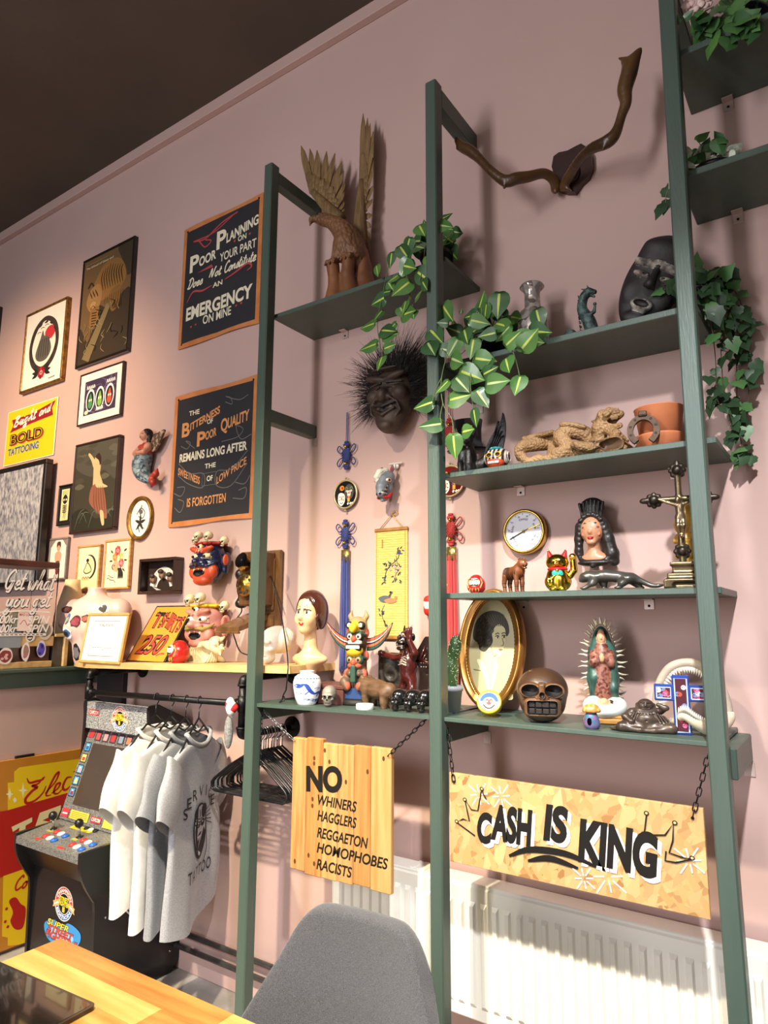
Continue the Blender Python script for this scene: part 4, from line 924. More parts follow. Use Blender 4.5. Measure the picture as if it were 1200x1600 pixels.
antler([(868,296,-.04,.012),(866,282,-.07,.013),(850,271,-.11,.013),(826,276,-.15,.015),(806,279,-.18,.016),(790,283,-.19,.015),(768,268,-.2,.013),(750,249,-.2,.013),(735,236,-.2,.016),(722,229,-.2,.013),(712,216,-.2,.005)],
    [((790,282),(788,293),.012,.005,-.19,-.2),((728,232),(715,232),.012,.004,-.2,-.2),((868,296),(868,300),.012,.006,-.04,-.05)])

# ---- barometer
O=Yp(824,832,0); O[1]=-.001; T=thing('barometer','round brass-rimmed barometer with a white dial on the wall','barometer',O)
R=.078; b=MB(wall_M(0,0,0)); b.lathe([(0,0),(R-.004,0),(R,.004),(R,.03),(R-.003,.036),(R-.009,.038),(R-.011,.034),(R-.012,.02),(0,.02)],n=48); b.build('case',M_brass,T)
b=MB(wall_M(0,-.03,0)); b.lathe([(0,0),(R-.011,0)],n=48); b.build('dial',mat('dial_white','#dcdce4',.3,c2='#d2d2dc',scale=5),T)
A=Art(wall_M(-R,-.0302,-R),2*R,2*R,lift=.0002)
for i in range(60):
 a=math.radians(-60+i*300/59); r1=.40 if i % 5 else .37; A.line([(.5+.42*math.cos(a),.5+.42*math.sin(a)),(.5+r1*math.cos(a),.5+r1*math.sin(a))],.0012,'#2a2a30',0)
for t,a0,a1 in (('RAIN',180,150),('CHANGE',112,68),('FAIR',35,5),('STORMY',235,195),('VERY DRY',-15,-52)): A.arc_text(t,.5,.5,.25,a0,a1,.045,'#2a2a30',off=.0)
for i in range(10): a=math.radians(240-i*33); A.text(str(28+i % 4),.5+.34*math.cos(a)-.025,.5+.34*math.sin(a)-.018,.5+.34*math.cos(a)+.025,.5+.34*math.sin(a)+.018,'#2a2a30',off=0)
A.build('dial_marks',T)
for a,L,c in ((20,.36,M_brass),(205,.33,M_black)):
 b=MB(wall_M(0,-.032,0) @ Rm('Z',a)); b.prism([(-.02,-.0015),(L*.14,-.0018),(L*.19,0),(L*.14,.0018),(-.02,.0015)],0,.001); b.build('needle',c,T)
b=MB(wall_M(0,-.033,0)); b.lathe([(0,.004),(.004,.003),(.005,0)],n=16); b.build('centre_cap',M_brass,T)

# ---- antique wall telephone
O=Yp(409,985,0); O[1]=-.001; tw=1.0
pr,pl=Yp(444,900,0)[0]-O[0],Yp(374,890,-.1)[0]-O[0]; H=Yp(409,862,0)[2]-O[2]
T=thing('wall_telephone','antique wooden wall telephone with brass dial and slanted writing shelf','telephone',O)
ok=mat('old_oak','#6e4a26',.4,c2='#4e3118',scale=7,stretch=(4,4,.7),coat=.3,bump=.1,bscale=50)
b=MB(); b.box((pl,-.022,0),(pr,0,H),bev=.008); b.build('back_board',ok,T)
b=MB(); b.box((pl+.04,-.034,H*.24),(pr-.03,-.02,H-.035),bev=.008); b.box((pl+.055,-.05,H*.3),(pr-.045,-.03,H-.055),bev=.012); b.box((pl+.05,-.03,.015),(pr-.03,-.02,H*.2),bev=.005); b.build('raised_panel',ok,T)
bx=pl+.06
b=MB(); b.box((pl+.0,-.1,H*.3),(pl+.14,-.02,H-.01),bev=.006); b.build('bell_box',ok,T)
b=MB(frame_m((0,0,0),(1,0,0),(0,1,0),(0,0,1))); b.add([(pl-.02,-.2,.015),(pr-.06,-.2,.015),(pr-.06,-.02,.075),(pl-.02,-.02,.075),(pl-.02,-.2,-.005),(pr-.06,-.2,-.005),(pr-.06,-.02,.05),(pl-.02,-.02,.05)],[(0,1,2,3),(7,6,5,4),(0,4,5,1),(1,5,6,2),(2,6,7,3),(3,7,4,0)])
b.box((pl-.025,-.207,-.012),(pr-.055,-.19,-.003),bev=.003); b.build('writing_shelf',ok,T)
for dx in (-.0,.085):
 b=MB(frame_m((pl+.035+dx,-.1,H-.06),(1,0,0),(0,0,1),(0,-1,0))); b.lathe([(.036,.0),(.037,.006),(.03,.02),(.018,.03),(.006,.034),(0,.038)],n=28); b.build('bell',M_brass,T)
b=MB(frame_m((pl+.06,-.1,H*.56),(1,0,0),(0,0,1),(0,-1,0))); b.lathe([(.0,.034),(.018,.034),(.02,.03),(.048,.026),(.052,.02),(.05,.0)],n=36)
for i in range(10): a=i*.54+.5; b.lathe([(.0075,.0275),(.007,.0275),(.0055,.0262),(0,.0262)],M_dark,n=10,M=Tm(.037*math.cos(a),.037*math.sin(a),.0012))
b.build('dial',M_brass,T)
b=MB(); b.lathe([(.0,.0),(.008,.0),(.012,.02),(.03,.06),(.034,.062)],n=24,M=frame_m((pl+.07,-.1,H*.8),(1,0,0),(0,.3,.95),(0,-.95,.3))); b.build('mouthpiece',M_black,T)
S=SDF(); S.path([(pl-.02,-.06,H*.66),(pl-.028,-.06,H*.5),(pl-.02,-.06,H*.36)],[.014,.012,.014]).e((pl-.02,-.06,H*.33),(.028,.028,.02)).e((pl-.018,-.065,H*.7),(.03,.03,.028)); S.build('receiver',[M_blackp],T,res=60)
b=MB(); b.tube([(pl-.02,-.06,H*.3),(pl-.02,-.06,H*.22),(pl-.05,-.08,.02),(pl-.045,-.06,-.05),(pl-.02,-.05,-.095),(pl+.06,-.05,-.11)],.003,n=8,smooth_n=5); b.build('cord',M_blackp,T)
# small red ornament peeking out beside the middle post
O=Yp(671,962,-.02); T=thing('red_ornament','small red and white ornament peeking out left of the middle post','ornament',O); S=SDF(); S.e((0,0,.045),(.02,.015,.02),1).e((0,0,.018),(.022,.018,.02),0).e((0,-.005,.06),(.016,.012,.012),0).e((.0,-.015,.03),(.008,.006,.005),1,k=0)
S.build('body',[paint('#c22a22'),paint('#efe6dc')],T,res=40)
# ================================================================ oak shelf on the wall, clothes rail, T-shirts
M_oak=mat('oak_board','#d9b57e',.45,c2='#c39a60',scale=6,stretch=(1,5,5),coat=.15)
TILT=.0233
def zw(x): return 1.312+(x+3.0)*TILT # top of the slightly sloping oak shelf
T=thing('wall_shelf','long pale oak shelf board on the wall above the clothes rail','shelf',(-2.4,-.14,0))
b=MB(Tm(2.4,.14,0)); vs=[]
xs=[(-3.05,-.27),(-1.75,-.27),(-1.75,-.002),(-3.33,-.002),(-3.33,-.16),(-3.2,-.22)]
b.add([(x,y,zw(x)-.028) for x,y in xs]+[(x,y,zw(x)) for x,y in xs],[tuple(range(6))[::-1],tuple(range(6,12))]+[(i,(i+1) % 6,6+(i+1) % 6,6+i) for i in range(6)]); b.build('board',M_oak,T)
T=thing('clothes_rail','black iron pipe clothes rail below the oak shelf','clothes rail',(-2.4,-.29,1.1)); O_=Tm(2.4,.29,-1.1)
xl,xr,yr=-2.98,-1.971,-.29
def pipe(pts,name='pipe',r=.0145):
 b=MB(O_); b.tube(pts,r,n=16); return b.build(name,M_black,T)
pipe([(xl,yr,1.176),(xr,yr,1.192)],'hanging_rail',.0125)
pipe([(xl,yr,1.15),(xl,yr,1.255)]); pipe([(xl,yr+.02,1.268),(xl,-.005,1.268)]); pipe([(xr,yr,1.09),(xr,yr,1.275)]); pipe([(xr,yr+.02,1.288),(xr,-.005,1.29)]); pipe([(xr,yr+.02,1.074),(xr,-.005,1.074)],'side_rail',.0125)
for x,z0,z1,s in ((xl,1.24,1.268,1),(xr,1.26,1.288,1),(xr,1.1,1.074,-1)):
 b=MB(O_); b.tube([(x,yr,z0),(x,yr,z0+(z1-z0)*.4),(x,yr+.008,z1-.004*s),(x,yr+.035,z1)],.0185,n=16,smooth_n=5); b.tube([(x,yr,z0-.002),(x,yr,z0+.006)],.021,n=16); b.build('elbow',M_black,T)
for x,z in ((xl,1.176),(xr,1.192)):
 b=MB(O_); b.tube([(x,yr,z-.03),(x,yr,z+.03)],.0185,n=16); b.tube([(x,yr,z),(x+(.035 if x == xl else-.035),yr,z)],.018,n=16); b.build('tee',M_black,T)
for x,z in ((xl,1.268),(xr,1.29),(xr,1.074)):
 b=MB(O_ @ frame_m((x,0,z),(1,0,0),(0,0,1),(0,-1,0))); b.lathe([(.042,.0),(.042,.006),(.022,.009),(.019,.022),(.0,.022)],n=28)
 for a in range(4): b.ball((.032*math.cos(a*PI/2+.6),.032*math.sin(a*PI/2+.6),.006),(.005,.005,.003),n=8)
 b.build('wall_flange',M_black,T)
b=MB(); b.box((-3.32,-.03,.7),(-3.1,0,1.262),bev=.002); o=b.build('wall_panel',mat('matt_black_panel','#161519',.55,c2='#1b1a1f',scale=8)); tag(o,'flat black panel on the wall under the left end of the oak shelf','panel')

def hanger(x,y,z,rz,label,group,m=M_blackp,wd=.2,sw=0.):
 """plastic hanger: local x across the shoulders, hook up"""
 T=thing('clothes_hanger',label,'clothes hanger',(x,y,z),rz,group)
 b=MB(); b.tube([(.0,0,-.012),(.012,0,-.004),(.019,0,.012),(.012,0,.03),(0,0,.035),(-.014,0,.028),(-.019,0,.012)][::-1],.0022,n=8,smooth_n=4); b.tube([(0,0,-.012),(0,0,-.05)],.0024,n=8)
 b.build('hook',m,T)
 b=MB(); s=.0042; b.tube([(0,0,-.05),(wd*.5,0,-.105),(wd*.93,0,-.165),(wd,0,-.18),(wd*.99,0,-.205),(wd*.9,0,-.212),(0,0,-.212),(-wd*.9,0,-.212),(-wd*.99,0,-.205),(-wd,0,-.18),(-wd*.93,0,-.165),(-wd*.5,0,-.105)],s,n=8,closed=True)
 b.tube([(-wd*.3,0,-.085),(0,0,-.105),(wd*.3,0,-.085)],s*.8,n=6); b.build('frame',m,T)
 return T
def tee(x,y,z,rz,label,cloth,seed,art=None,group='T-shirts on the rail',tint=None):
 """T-shirt on a hanger: local x across the shoulders, front towards -y"""
 T=thing('t_shirt',label,'t-shirt',(x,y,z),rz,group); K=.80; r=random.Random(seed); ph=[r.uniform(0,6) for _ in range(6)]
 H=.69
 def half(v): # v: 0 hem .. 1 shoulder point of the collar
  if v <.9: return .212-.012*math.sin(v*4)
  t=(v-.9)/.1; return .205-.115*t if t <1 else .09
 def fold(xx,v): return (.013*math.sin(14*xx+ph[0]+v*3)+.008*math.sin(26*xx+ph[1]-v*4))*(1-v) ** .8+.004*math.sin(9*v+ph[2]+6*xx)
 def zz(v,u): return-.10-H+H*v+(.022*math.sin(u*2.2+ph[3])*(1-v) if v <.5 else 0)-(0 if v <.8 else .03*((abs(u)) ** 1.3)*(v-.8)/.2)
 def front(xx,v): return-.030*math.sqrt(max(0,1-(xx/(half(v)+.001)) ** 2))*(1-.4*v)+fold(xx,v)
 n=44; b=MB(); nv=30
 def ring(i,j):
  a=i; v=j; t=2*PI*a; u=math.cos(t); s_=-1 if math.sin(t) <0 else 1; xx=u*half(v); th=.034*(1-.45*v)*abs(math.sin(t)) ** .6
  return (xx,s_*th*(-1)+fold(xx,v),zz(v,u)-(.045*max(0,1-(xx/.1) ** 2)*max(0,(v-.9)/.1) if s_ >0 else 0))
 b.grid(ring,n,nv,closed_u=True); b.build('body',cloth,T,fix=False)
 for sx in (1,-1):
  b=MB()
  def slv(i,j):
   t=2*PI*i; L=j; cx,cz=sx*(.155+.085*L),-.215-.19*L; w=.09-.012*L
   return (cx+sx*w*math.cos(t)*.72,.030*math.sin(t)*(1-.1*L)+fold(cx,.8)+.006*math.sin(7*L+ph[4]+t),cz+w*math.cos(t)*.65+.01*math.sin(t+ph[5])*L)
  b.grid(slv,24,10,closed_u=True); b.build('sleeve',cloth,T,fix=False)
 b=MB(); P=[]
 for i in range(28):
  t=2*PI*i/28; P.append((.1*math.cos(t),.022*math.sin(t)*-1+fold(.1*math.cos(t),1),zz(1,0)-(.05*abs(math.sin(t)) ** 1.2 if math.sin(t) >0 else-.004*math.sin(t))+.0))
 b.tube(P,.008,n=8,closed=True); b.build('collar',cloth,T,fix=False)
 if art:
  A=Art(I4(),1,1,step=.00002,lift=0); art(A)
  A.mb.v=[(vx,front(vx,min(1,max(0,(vz+.10+H)/H)))-.0075-lz,vz) for (vx,vz,lz) in [((q[0]-.5)*.86,(q[1]-.5)*.86-.5,q[2]) for q in A.mb.v]]
  A.build('print',T)
 return T
M_tw=mat('cotton_white','#eceae6',.9,c2='#e3e1dd',scale=30,sheen=.2,bump=.1,bscale=300); M_tg=mat('cotton_heather','#a7a7ab',.9,c2='#8e8e93',scale=260,sheen=.2,bump=.1,bscale=300); M_tg2=mat('cotton_heather_dark','#97989d',.9,c2='#808186',scale=260,sheen=.2)
def art_tee(A):
 k='#1d1d20'; ox=.5
 for i,ch in enumerate('SERVICE'):
  a=math.radians(150-i*20); cx,cz=ox+.155*math.cos(a),.56+.155*math.sin(a)*.9; A.text(ch,cx-(.018 if ch != 'I' else .004),cz-.02,cx+(.018 if ch != 'I' else .004),cz+.026,k,off=.0)
 for i,ch in enumerate('TATTOO'): A.text(ch,ox-.125+i*.043,.335,ox-.09+i*.043,.385,k,off=.0)
 # snarling panther-like head
 def e(cx,cy,rx,ry,c): A.ell(ox+cx,.53+cy,rx,ry,c,24)
 e(0,0,.075,.12,k); e(.004,.0,.066,.11,'#a7a7ab'); e(-.03,.075,.03,.028,k); e(.04,.08,.03,.03,k); e(-.028,.03,.022,.016,k); e(.028,.03,.022,.016,k); e(-.026,.032,.008,.006,'#e8e6e0'); e(.026,.032,.008,.006,'#e8e6e0')
 A.blob([(ox-.045,.5),(ox,.525),(ox+.05,.5),(ox+.04,.44),(ox,.42),(ox-.035,.44)],k); A.blob([(ox-.02,.46),(ox+.02,.46),(ox+.015,.43),(ox-.015,.43)],'#cfcfd2')
 for u in (-.03,-.015,0,.015,.03): A.poly([(ox+u-.006,.512),(ox+u+.006,.512),(ox+u,.492)],'#e8e6e0')
 for i in range(5): A.line([(ox+.05+i*.006,.6-i*.012),(ox+.11+i*.004,.62-i*.022)],.004,k,0)
 A.line([(ox+.07,.54),(ox+.085,.44),(ox+.06,.38)],.005,k); A.line([(ox-.06,.57),(ox-.03,.55),(ox,.57),(ox+.03,.55),(ox+.06,.57)],.006,k)
 for i in range(3): A.line([(ox-.05,.595-i*.014),(ox,.58-i*.012),(ox+.05,.595-i*.014)],.004,k)
hx=[(-2.486,'white T-shirt, leftmost of the row on the pipe rail',M_tw,None,104),(-2.385,'white T-shirt hanging second from the left on the pipe rail',M_tw,None,107),(-2.295,'plain grey T-shirt hanging behind the printed one',M_tg2,None,110),(-2.215,'heather grey T-shirt with a black snarling head print, nearest of the row',M_tg,art_tee,114)]
for i,(x,lab,cl,art,ang) in enumerate(hx):
 z=1.176+(x+2.98)*.0158-.018
 hanger(x,yr,z,math.radians(ang),['black hanger holding the leftmost white T-shirt','black hanger holding the second white T-shirt','black hanger holding the plain grey T-shirt','black hanger holding the printed grey T-shirt'][i],'hangers holding the T-shirts',wd=.165)
 tee(x,yr,z,math.radians(ang),lab,cl,11+i*7,art)
# empty hangers packed on the side rail
M_hk=mat('hook_chrome','#b9b9bd',.25,.9,c2='#a5a5aa',scale=30)
proto=hanger(xr,-.06,1.056,0,'empty black hanger packed with others on the side rail by the wall','empty hangers on the side rail',wd=.2)
for ch in children(proto):
 if ch.name.startswith('hook'): ch.data.materials[0]=M_hk
for i in range(1,13):
 c=copy_tree(proto); c.location=(xr+rnd.uniform(-.004,.004),-.06-i*.0155,1.056); c.rotation_euler=(0,0,rnd.uniform(-.09,.09)); 
for i,o_ in enumerate(o for o in bpy.data.objects if o.get('group') == 'empty hangers on the side rail'): pass
# gnome ornament tied to the rail end
O=(xr-.02,yr-.03,1.09); T=thing('plush_ornament','small grey felt plush ornament with red and white cap tied beside the rail end','plush ornament',O)
S=SDF(); S.e((-.012,-.005,.0),(.018,.016,.062)); S.build('felt_body',[mat('grey_felt','#8f8d8c',.95,c2='#6f6d6c',scale=120,bump=.4,bscale=200)],T,res=40)
S=SDF(); S.e((0,-.008,.095),(.017,.014,.013),0).e((.012,-.004,.09),(.016,.013,.012),1).e((-.012,-.01,.1),(.011,.011,.012),1).e((.0,-.012,.075),(.012,.01,.012),0).e((-.002,-.012,.118),(.01,.01,.01),0).c((0,0,.09),(-.005,0,.05),.003,.003,0); S.build('cap',[paint('#efe8e0',.9),paint('#b3262b',.9)],T,res=40)

# ---- things on the oak shelf
def art_pay(A):
 A.line([(.16,.1),(.16,.88),(.84,.88),(.84,.1),(.16,.1)],.0035,'#d0685c',0); 
 A.text('v',.3,.77,.365,.815,'#e0705a',off=.01); A.ell(.4,.795,.022,.016,'#e0705a',12); A.line([(.41,.775),(.44,.765),(.47,.78)],.004,'#e0705a'); A.text('pps',.49,.755,.68,.815,'#e0705a',off=.01)
 for i,y in enumerate((.28,.235)): [A.rect(u,y,u+.05,y+.012,'#d0685c') for u in (np.arange(.24,.74,.065) if i == 0 else (.43,.5))]
framed('framed_sign','oak-framed white payment sign with coral lettering leaning at the shelf end','sign',((141,959),(204,958),(193.5,1038),(128.7,1037)),mat('frame_light_oak','#d3a968',.45,c2='#bf9150',scale=12),.014,.018,art_pay,mat('paper_bright','#f1eeea',.5,c2='#ebe7e2',scale=4),yb=-.262,yt=-.225)
O,w,h,M=quad((234,948),(294,946),(268,1036),(209,1037),-.19,-.03); T=thing('shop_sign','orange hand-lettered T-SHIRTS 250 sign leaning against the wall','sign',O)
b=MB(M); b.box((0,0,-.006),(w,h,.004),bev=.001); b.build('board',M_blackp,T)
A=Art(M,w,h,lift=.0042); A.rect(.03,.025,.97,.975,'#cf8a2c')
for c,o,dx,g in (('#1a1416',.06,0,.018),('#c8402f',.0,0,0)):
 A.text('T',.14-g,.6-g,.34+g,.86+g,c,off=o); A.text('SHIRTS',.36-g,.57-g,.93+g,.82+g,c,off=o,warp=lambda u,v: (u,v+.05*math.sin((u-.3)*9)))
 A.text('250',.14-g,.14-g,.78+g,.46+g,c,off=o,shear=.3)
A.rect(.31,.7,.36,.725,'#c8402f'); A.line([(.7,.12),(.82,.16),(.9,.15)],.008,'#c8402f'); A.line([(.16,.88),(.3,.84),(.36,.87)],.01,'#1a1416'); A.build('painted_lettering',T)

def daruma(label,O,s,rz,group=None,face='#efe6cf'):
 T=thing('daruma_doll',label,'doll',O,rz); M=Sm(s)
 S=SDF(); S.e((0,0,.48),(.48,.45,.46),0).e((0,0,.3),(.46,.43,.3),0,k=.1).e((0,0,.85),(.25,.25,.14),0,k=.12)
 S.e((0,-.3,.55),(.3,.2,.25),1,k=.03).e((0,-.02,.02),(.3,.3,.05),0)
 for sx in (1,-1):
  S.e((sx*.12,-.485,.6),(.07,.03,.07),2,k=0); S.c((sx*.04,-.47,.7),(sx*.22,-.43,.72),.03,.02,3,k=0); S.path([(sx*.05,-.5,.44),(sx*.16,-.46,.42),(sx*.24,-.4,.48)],[.03,.025,.01],3,k=0)
  S.path([(sx*.33,-.3,.78),(sx*.4,-.25,.55),(sx*.32,-.34,.3)],[.025,.03,.02],4,k=0)
  for k in range(2): S.path([(sx*(.08+k*.13),-.42+.03*k,.26),(sx*(.1+k*.15),-.43+.04*k,.16),(sx*(.08+k*.12),-.4+.04*k,.08)],[.014,.018,.01],4,k=0)
 S.e((-.12,-.51,.6),(.03,.02,.03),3,k=0).e((0,-.5,.53),(.04,.03,.05),1,k=.01).e((0,-.5,.43),(.05,.02,.015),0,k=0)
 S.build('body',[mat('daruma_red','#c4201d',.3,c2='#a81816',scale=8,coat=.4),paint(face,.4),paint('#f4efe2',.4),paint('#1b1512',.4),mat('daruma_gold','#d8b064',.35,.3,c2='#c79a48',scale=30)],T,M,90)
O=Yp(279,1039,-.21); O[2]=zw(O[0]); daruma('red daruma doll on the oak shelf between the T-shirts sign and the shell',O,.098,math.radians(-25))

# conch shell
O=Yp(327,1040,-.15); O[2]=zw(O[0]); T=thing('conch_shell','large cream conch shell with spikes on the oak shelf','shell',O)
def conch(u,v):
 th=u*5.0*PI; g=math.exp((th-5.0*PI)*.17); a=.060*g; d=.030*g; ph=v*2*PI+.3
 c,s_=math.cos(ph),math.sin(ph) # c: outward, s_: along the axis towards the tip
 sp=.75*max(0,math.cos(th*3.5)) ** 8*math.exp(-((ph-.85)/.28) ** 2) if ph <3 else 0
 rr=a*(1+sp+.03*math.sin(26*th)); out=d+rr*c; ax=.12-.15*g+rr*s_*(1.0 if s_ >0 else 1.0+1.5*g); fl=1+(.35*max(0,(u-.9)/.1) if c >0 else 0)
 t=th+2.2; return (ax*.92,-out*fl*math.cos(t)*.8,.066+out*fl*math.sin(t))
b=MB(Rm('Z',-8) @ Tm(.0,0,.0)); b.grid(conch,260,49); b.v=[(x,y,max(z,.001)) for x,y,z in b.v]
b.build('shell',mat('shell_cream','#d8cba6',.55,c2='#c2b188',scale=18,bump=.25,bscale=60),T,fix=False)
# plaster half skull
O=Yp(430,1040,-.13); O[2]=zw(O[0]); T=thing('plaster_skull','white plaster skull on the right end of the oak shelf','skull',O)
S=SDF(); skull(S,bone=0,dark=0)
S.build('skull',[mat('plaster_white','#e9e2d4',.75,c2='#dfd6c5',scale=25,bump=.2,bscale=60)],T,Rm('Z',-12) @ Sm(.165,.17,.152),90)

# ================================================================ on the green ledge
# acrylic prize spinner box
M_acr=bpy.data.materials.new('clear_acrylic'); M_acr.use_nodes=True
_p=M_acr.node_tree.nodes['Principled BSDF']; _p.inputs['Transmission Weight'].default_value=1; _p.inputs['Roughness'].default_value=.02; _p.inputs['IOR'].default_value=1.05; _p.inputs['Base Color'].default_value=(.93,.94,.95,1)
X0,X1,Y0,Y1,Z0=-3.6,-3.355,-.9,-.265,1.277; ZT,ZB=1.80,1.43
T=thing('prize_box','clear acrylic prize box lettered Get what you get on a stickered wooden base','box',(X1,(Y0+Y1)/2,Z0)); B_=Tm(-X1,-(Y0+Y1)/2,-Z0)
M_lid=mat('lid_mahogany','#3d1a14',.4,c2='#522720',scale=10,coat=.3)
b=MB(B_); b.box((X0,Y0,ZT-.03),(X1+.004,Y1,ZT),bev=.004); b.build('lid',M_lid,T)
for nm,lo,hi in (('pane',(X1-.004,Y0,ZB),(X1,Y1,ZT-.03)),('pane',(X0,Y1-.004,ZB),(X1-.004,Y1,ZT-.03)),('pane',(X0,Y0,ZB),(X0+.004,Y1-.004,ZT-.03))):
 b=MB(B_); b.box(lo,hi); b.build(nm,M_acr,T)
b=MB(B_); b.box((X0,Y0,Z0),(X1-.012,Y1-.012,ZB)); b.build('base',M_lid,T)
b=MB(B_)
for z0,z1 in ((Z0,Z0+.03),(ZB-.05,ZB)): b.box((X0,Y0,z0),(X1,Y1,z1),bev=.002)
b.build('base_rails',M_oak,T)
FM=frame_m((X1,Y0,Z0),(0,1,0),(0,0,1),(1,0,0)); WY,HZ=Y1-Y0,ZT-Z0
A=Art(B_ @ FM,WY,HZ,lift=.0008); wl='#f3f0ee'
for dx,c,wd in ((.005,'#26211f',.013),(0,wl,.009)):
 A.script('Get what',.58+dx,.72-dx,.97,.9,wd,c,dy=.01,shear=.3); A.script('you get',.6+dx,.56-dx,.95,.72,wd,c,dy=.01,shear=.3)
A.line([(.5,.5),(.7,.525),(.95,.52)],.006,wl)
for y,t in ((.41,'1500kr'),(.325,'2000kr')):
 A.text(t,.5,y,.7,y+.075,wl,shear=.3,off=.02); A.text('SPIN',.77,y,.95,y+.075,wl,shear=.3,off=.02)
A.rect(.5,.295,.93,.318,'#efe9e4')
for i in range(12): A.rect(.52+i*.033,.303,.54+i*.033,.311,'#5b5350')
A.build('painted_lettering',T)
A=Art(B_ @ FM @ Tm(0,0,-.0115),WY,HZ,lift=.0128-.0115+.0115)
def px_uv(px,py):
 p=Xp(px,py,X1); return (p[1]-Y0)/WY,(p[2]-Z0)/HZ
def sticker(x0,y0,x1,y1,c):
 (a,b0),(c1,d)=px_uv(x0,y1),px_uv(x1,y0); A.rect(a,b0,c1,d,c); return a,b0,c1,d
A.l=.0125; a_,b_,c_,d_=sticker(26,956,53,986,'#f0dcd6'); A.text('MAD LOVE',a_+.01,d_-.04,c_-.01,d_-.015,'#b8343c',off=.02); A.line([(a_+.02,b_+.06),(a_+.05,b_+.1),(c_-.04,b_+.05),(c_-.02,b_+.1)],.004,'#c86a78')
a_,b_,c_,d_=sticker(-8,988,34,1013,'#8c94a0'); A.rect(a_+.08,b_+.08,c_-.06,d_-.06,'#17181c')
for (cx,cy,rx,ry,cs) in ((70,986,14,13,('#d8cdb8','#8c8478','#2f4a56')),(47,995,8,9,('#e6e2dc','#1a1a1c','#d8d4cc')),(40,1018,8,15,('#efe6e2','#b87a80','#7f9a60')),(64,1014,9,14,('#d8d4e6','#5a50c0','#2c2470')),(8,1026,14,14,('#e8dcd6','#8a3a3e','#d8b8b0'))):
 u,v=px_uv(cx,cy); u2,v2=px_uv(cx+rx,cy-ry); ru,rv=abs(u2-u),abs(v2-v)
 A.blob([(u+ru*math.cos(t)*rnd.uniform(.85,1.1),v+rv*math.sin(t)*rnd.uniform(.85,1.1)) for t in np.linspace(0,2*PI,10,endpoint=False)],cs[0]); A.blob([(u+.75*ru*math.cos(t)*rnd.uniform(.7,1.1),v+.78*rv*math.sin(t)*rnd.uniform(.8,1.1)) for t in np.linspace(0,2*PI,9,endpoint=False)],cs[1])
 for k in range(4): A.ell(u+ru*rnd.uniform(-.4,.4),v+rv*rnd.uniform(-.5,.5),ru*.2,rv*.15,cs[2],10)
A.build('stickers',T)
# a few prizes inside the box
for i,(yy,xx,c,s) in enumerate(((-.3,-3.5,'#c9b48a',.05),(-.4,-3.46,'#d8c9a6',.045),(-.5,-3.5,'#3a5a8c',.05),(-.58,-3.45,'#c9a36a',.05),(-.36,-3.55,'#b9a27a',.06))):
 S=SDF(); S.e((0,0,s),(s,s*.8,s)).e((s*.3,0,s*1.6),(s*.5,s*.5,s*.5),k=.02); o=S.build('prize_ball',[mat('prize_'+c.strip('#'),c,.5,c2=c,scale=9)],None,Tm(0,0,0),30); o.location=(xx,yy,ZB)
 tag(o,['tan prize lump inside the clear box, at its right end','cream prize lump inside the clear box','blue prize lump inside the clear box','sandy prize lump inside the clear box','beige prize lump at the back of the clear box'][i],'prize','prizes in the clear box')
# wooden tray leaning behind the box
b=MB(); b.box((-3.59,-.25,1.277),(-3.34,-.19,1.44)); 
T=thing('wooden_case','small open wooden case standing on the ledge beside the prize box','case',(-3.42,-.225,1.277)); B2=Tm(3.42,.225,-1.277)
b=MB(B2); b.box((-3.5,-.262,1.277),(-3.36,-.2,1.43)); b.build('panel',mat('case_dark','#4a4238',.6,c2='#5a5044',scale=10),T)
b=MB(B2); b.box((-3.37,-.212,1.277),(-3.345,-.19,1.44),bev=.002); b.box((-3.37,-.262,1.425),(-3.345,-.212,1.44),bev=.002); b.build('frame',M_oak,T)

# mannequin torso with stickers
O=Yp(141,1036,-.135); O[2]=1.277; T=thing('mannequin_torso','pale pink mannequin torso with tattoo stickers, cut off at the neck','mannequin',O,math.radians(12))
S=SDF(); S.e((0,.01,.27),(.155,.085,.09),0,k=.05).e((0,0,.2),(.13,.085,.13),0,k=.06).e((0,.01,.06),(.105,.075,.1),0,k=.06).e((.065,-.05,.19),(.062,.055,.06),0,k=.03,sym=True)
S.e((.16,.015,.285),(.05,.055,.055),0,k=.05,sym=True).c((0,.012,.3),(0,.012,.405),.045,.044,0,k=.03).c((.185,.01,.27),(.195,.0,.22),.038,.034,0,k=.03,sym=True)
S.b((0,.012,.44),(.1,.1,.04),None,-1,k=.003,rd=.001).b((0,0,-.05),(.3,.3,.05),None,-1,k=.003,rd=.001)
MT=S.mesh(100); S.build('torso',[mat('mannequin_skin','#d8b6ad',.4,c2='#d2ada4',scale=5)],T,None,100)
def on_torso(cx,cz,pts,col,lift):
 vs=[]
 for x,z in pts:
  X,Zc=cx+x,cz+z; d=np.hypot(MT[0][:,0]-X,MT[0][:,2]-Zc)+np.where(MT[0][:,1] >.0,1,0); k=d.argmin(); vs.append((X,MT[0][k,1]-lift,Zc))
 return vs,col
sb=MB()
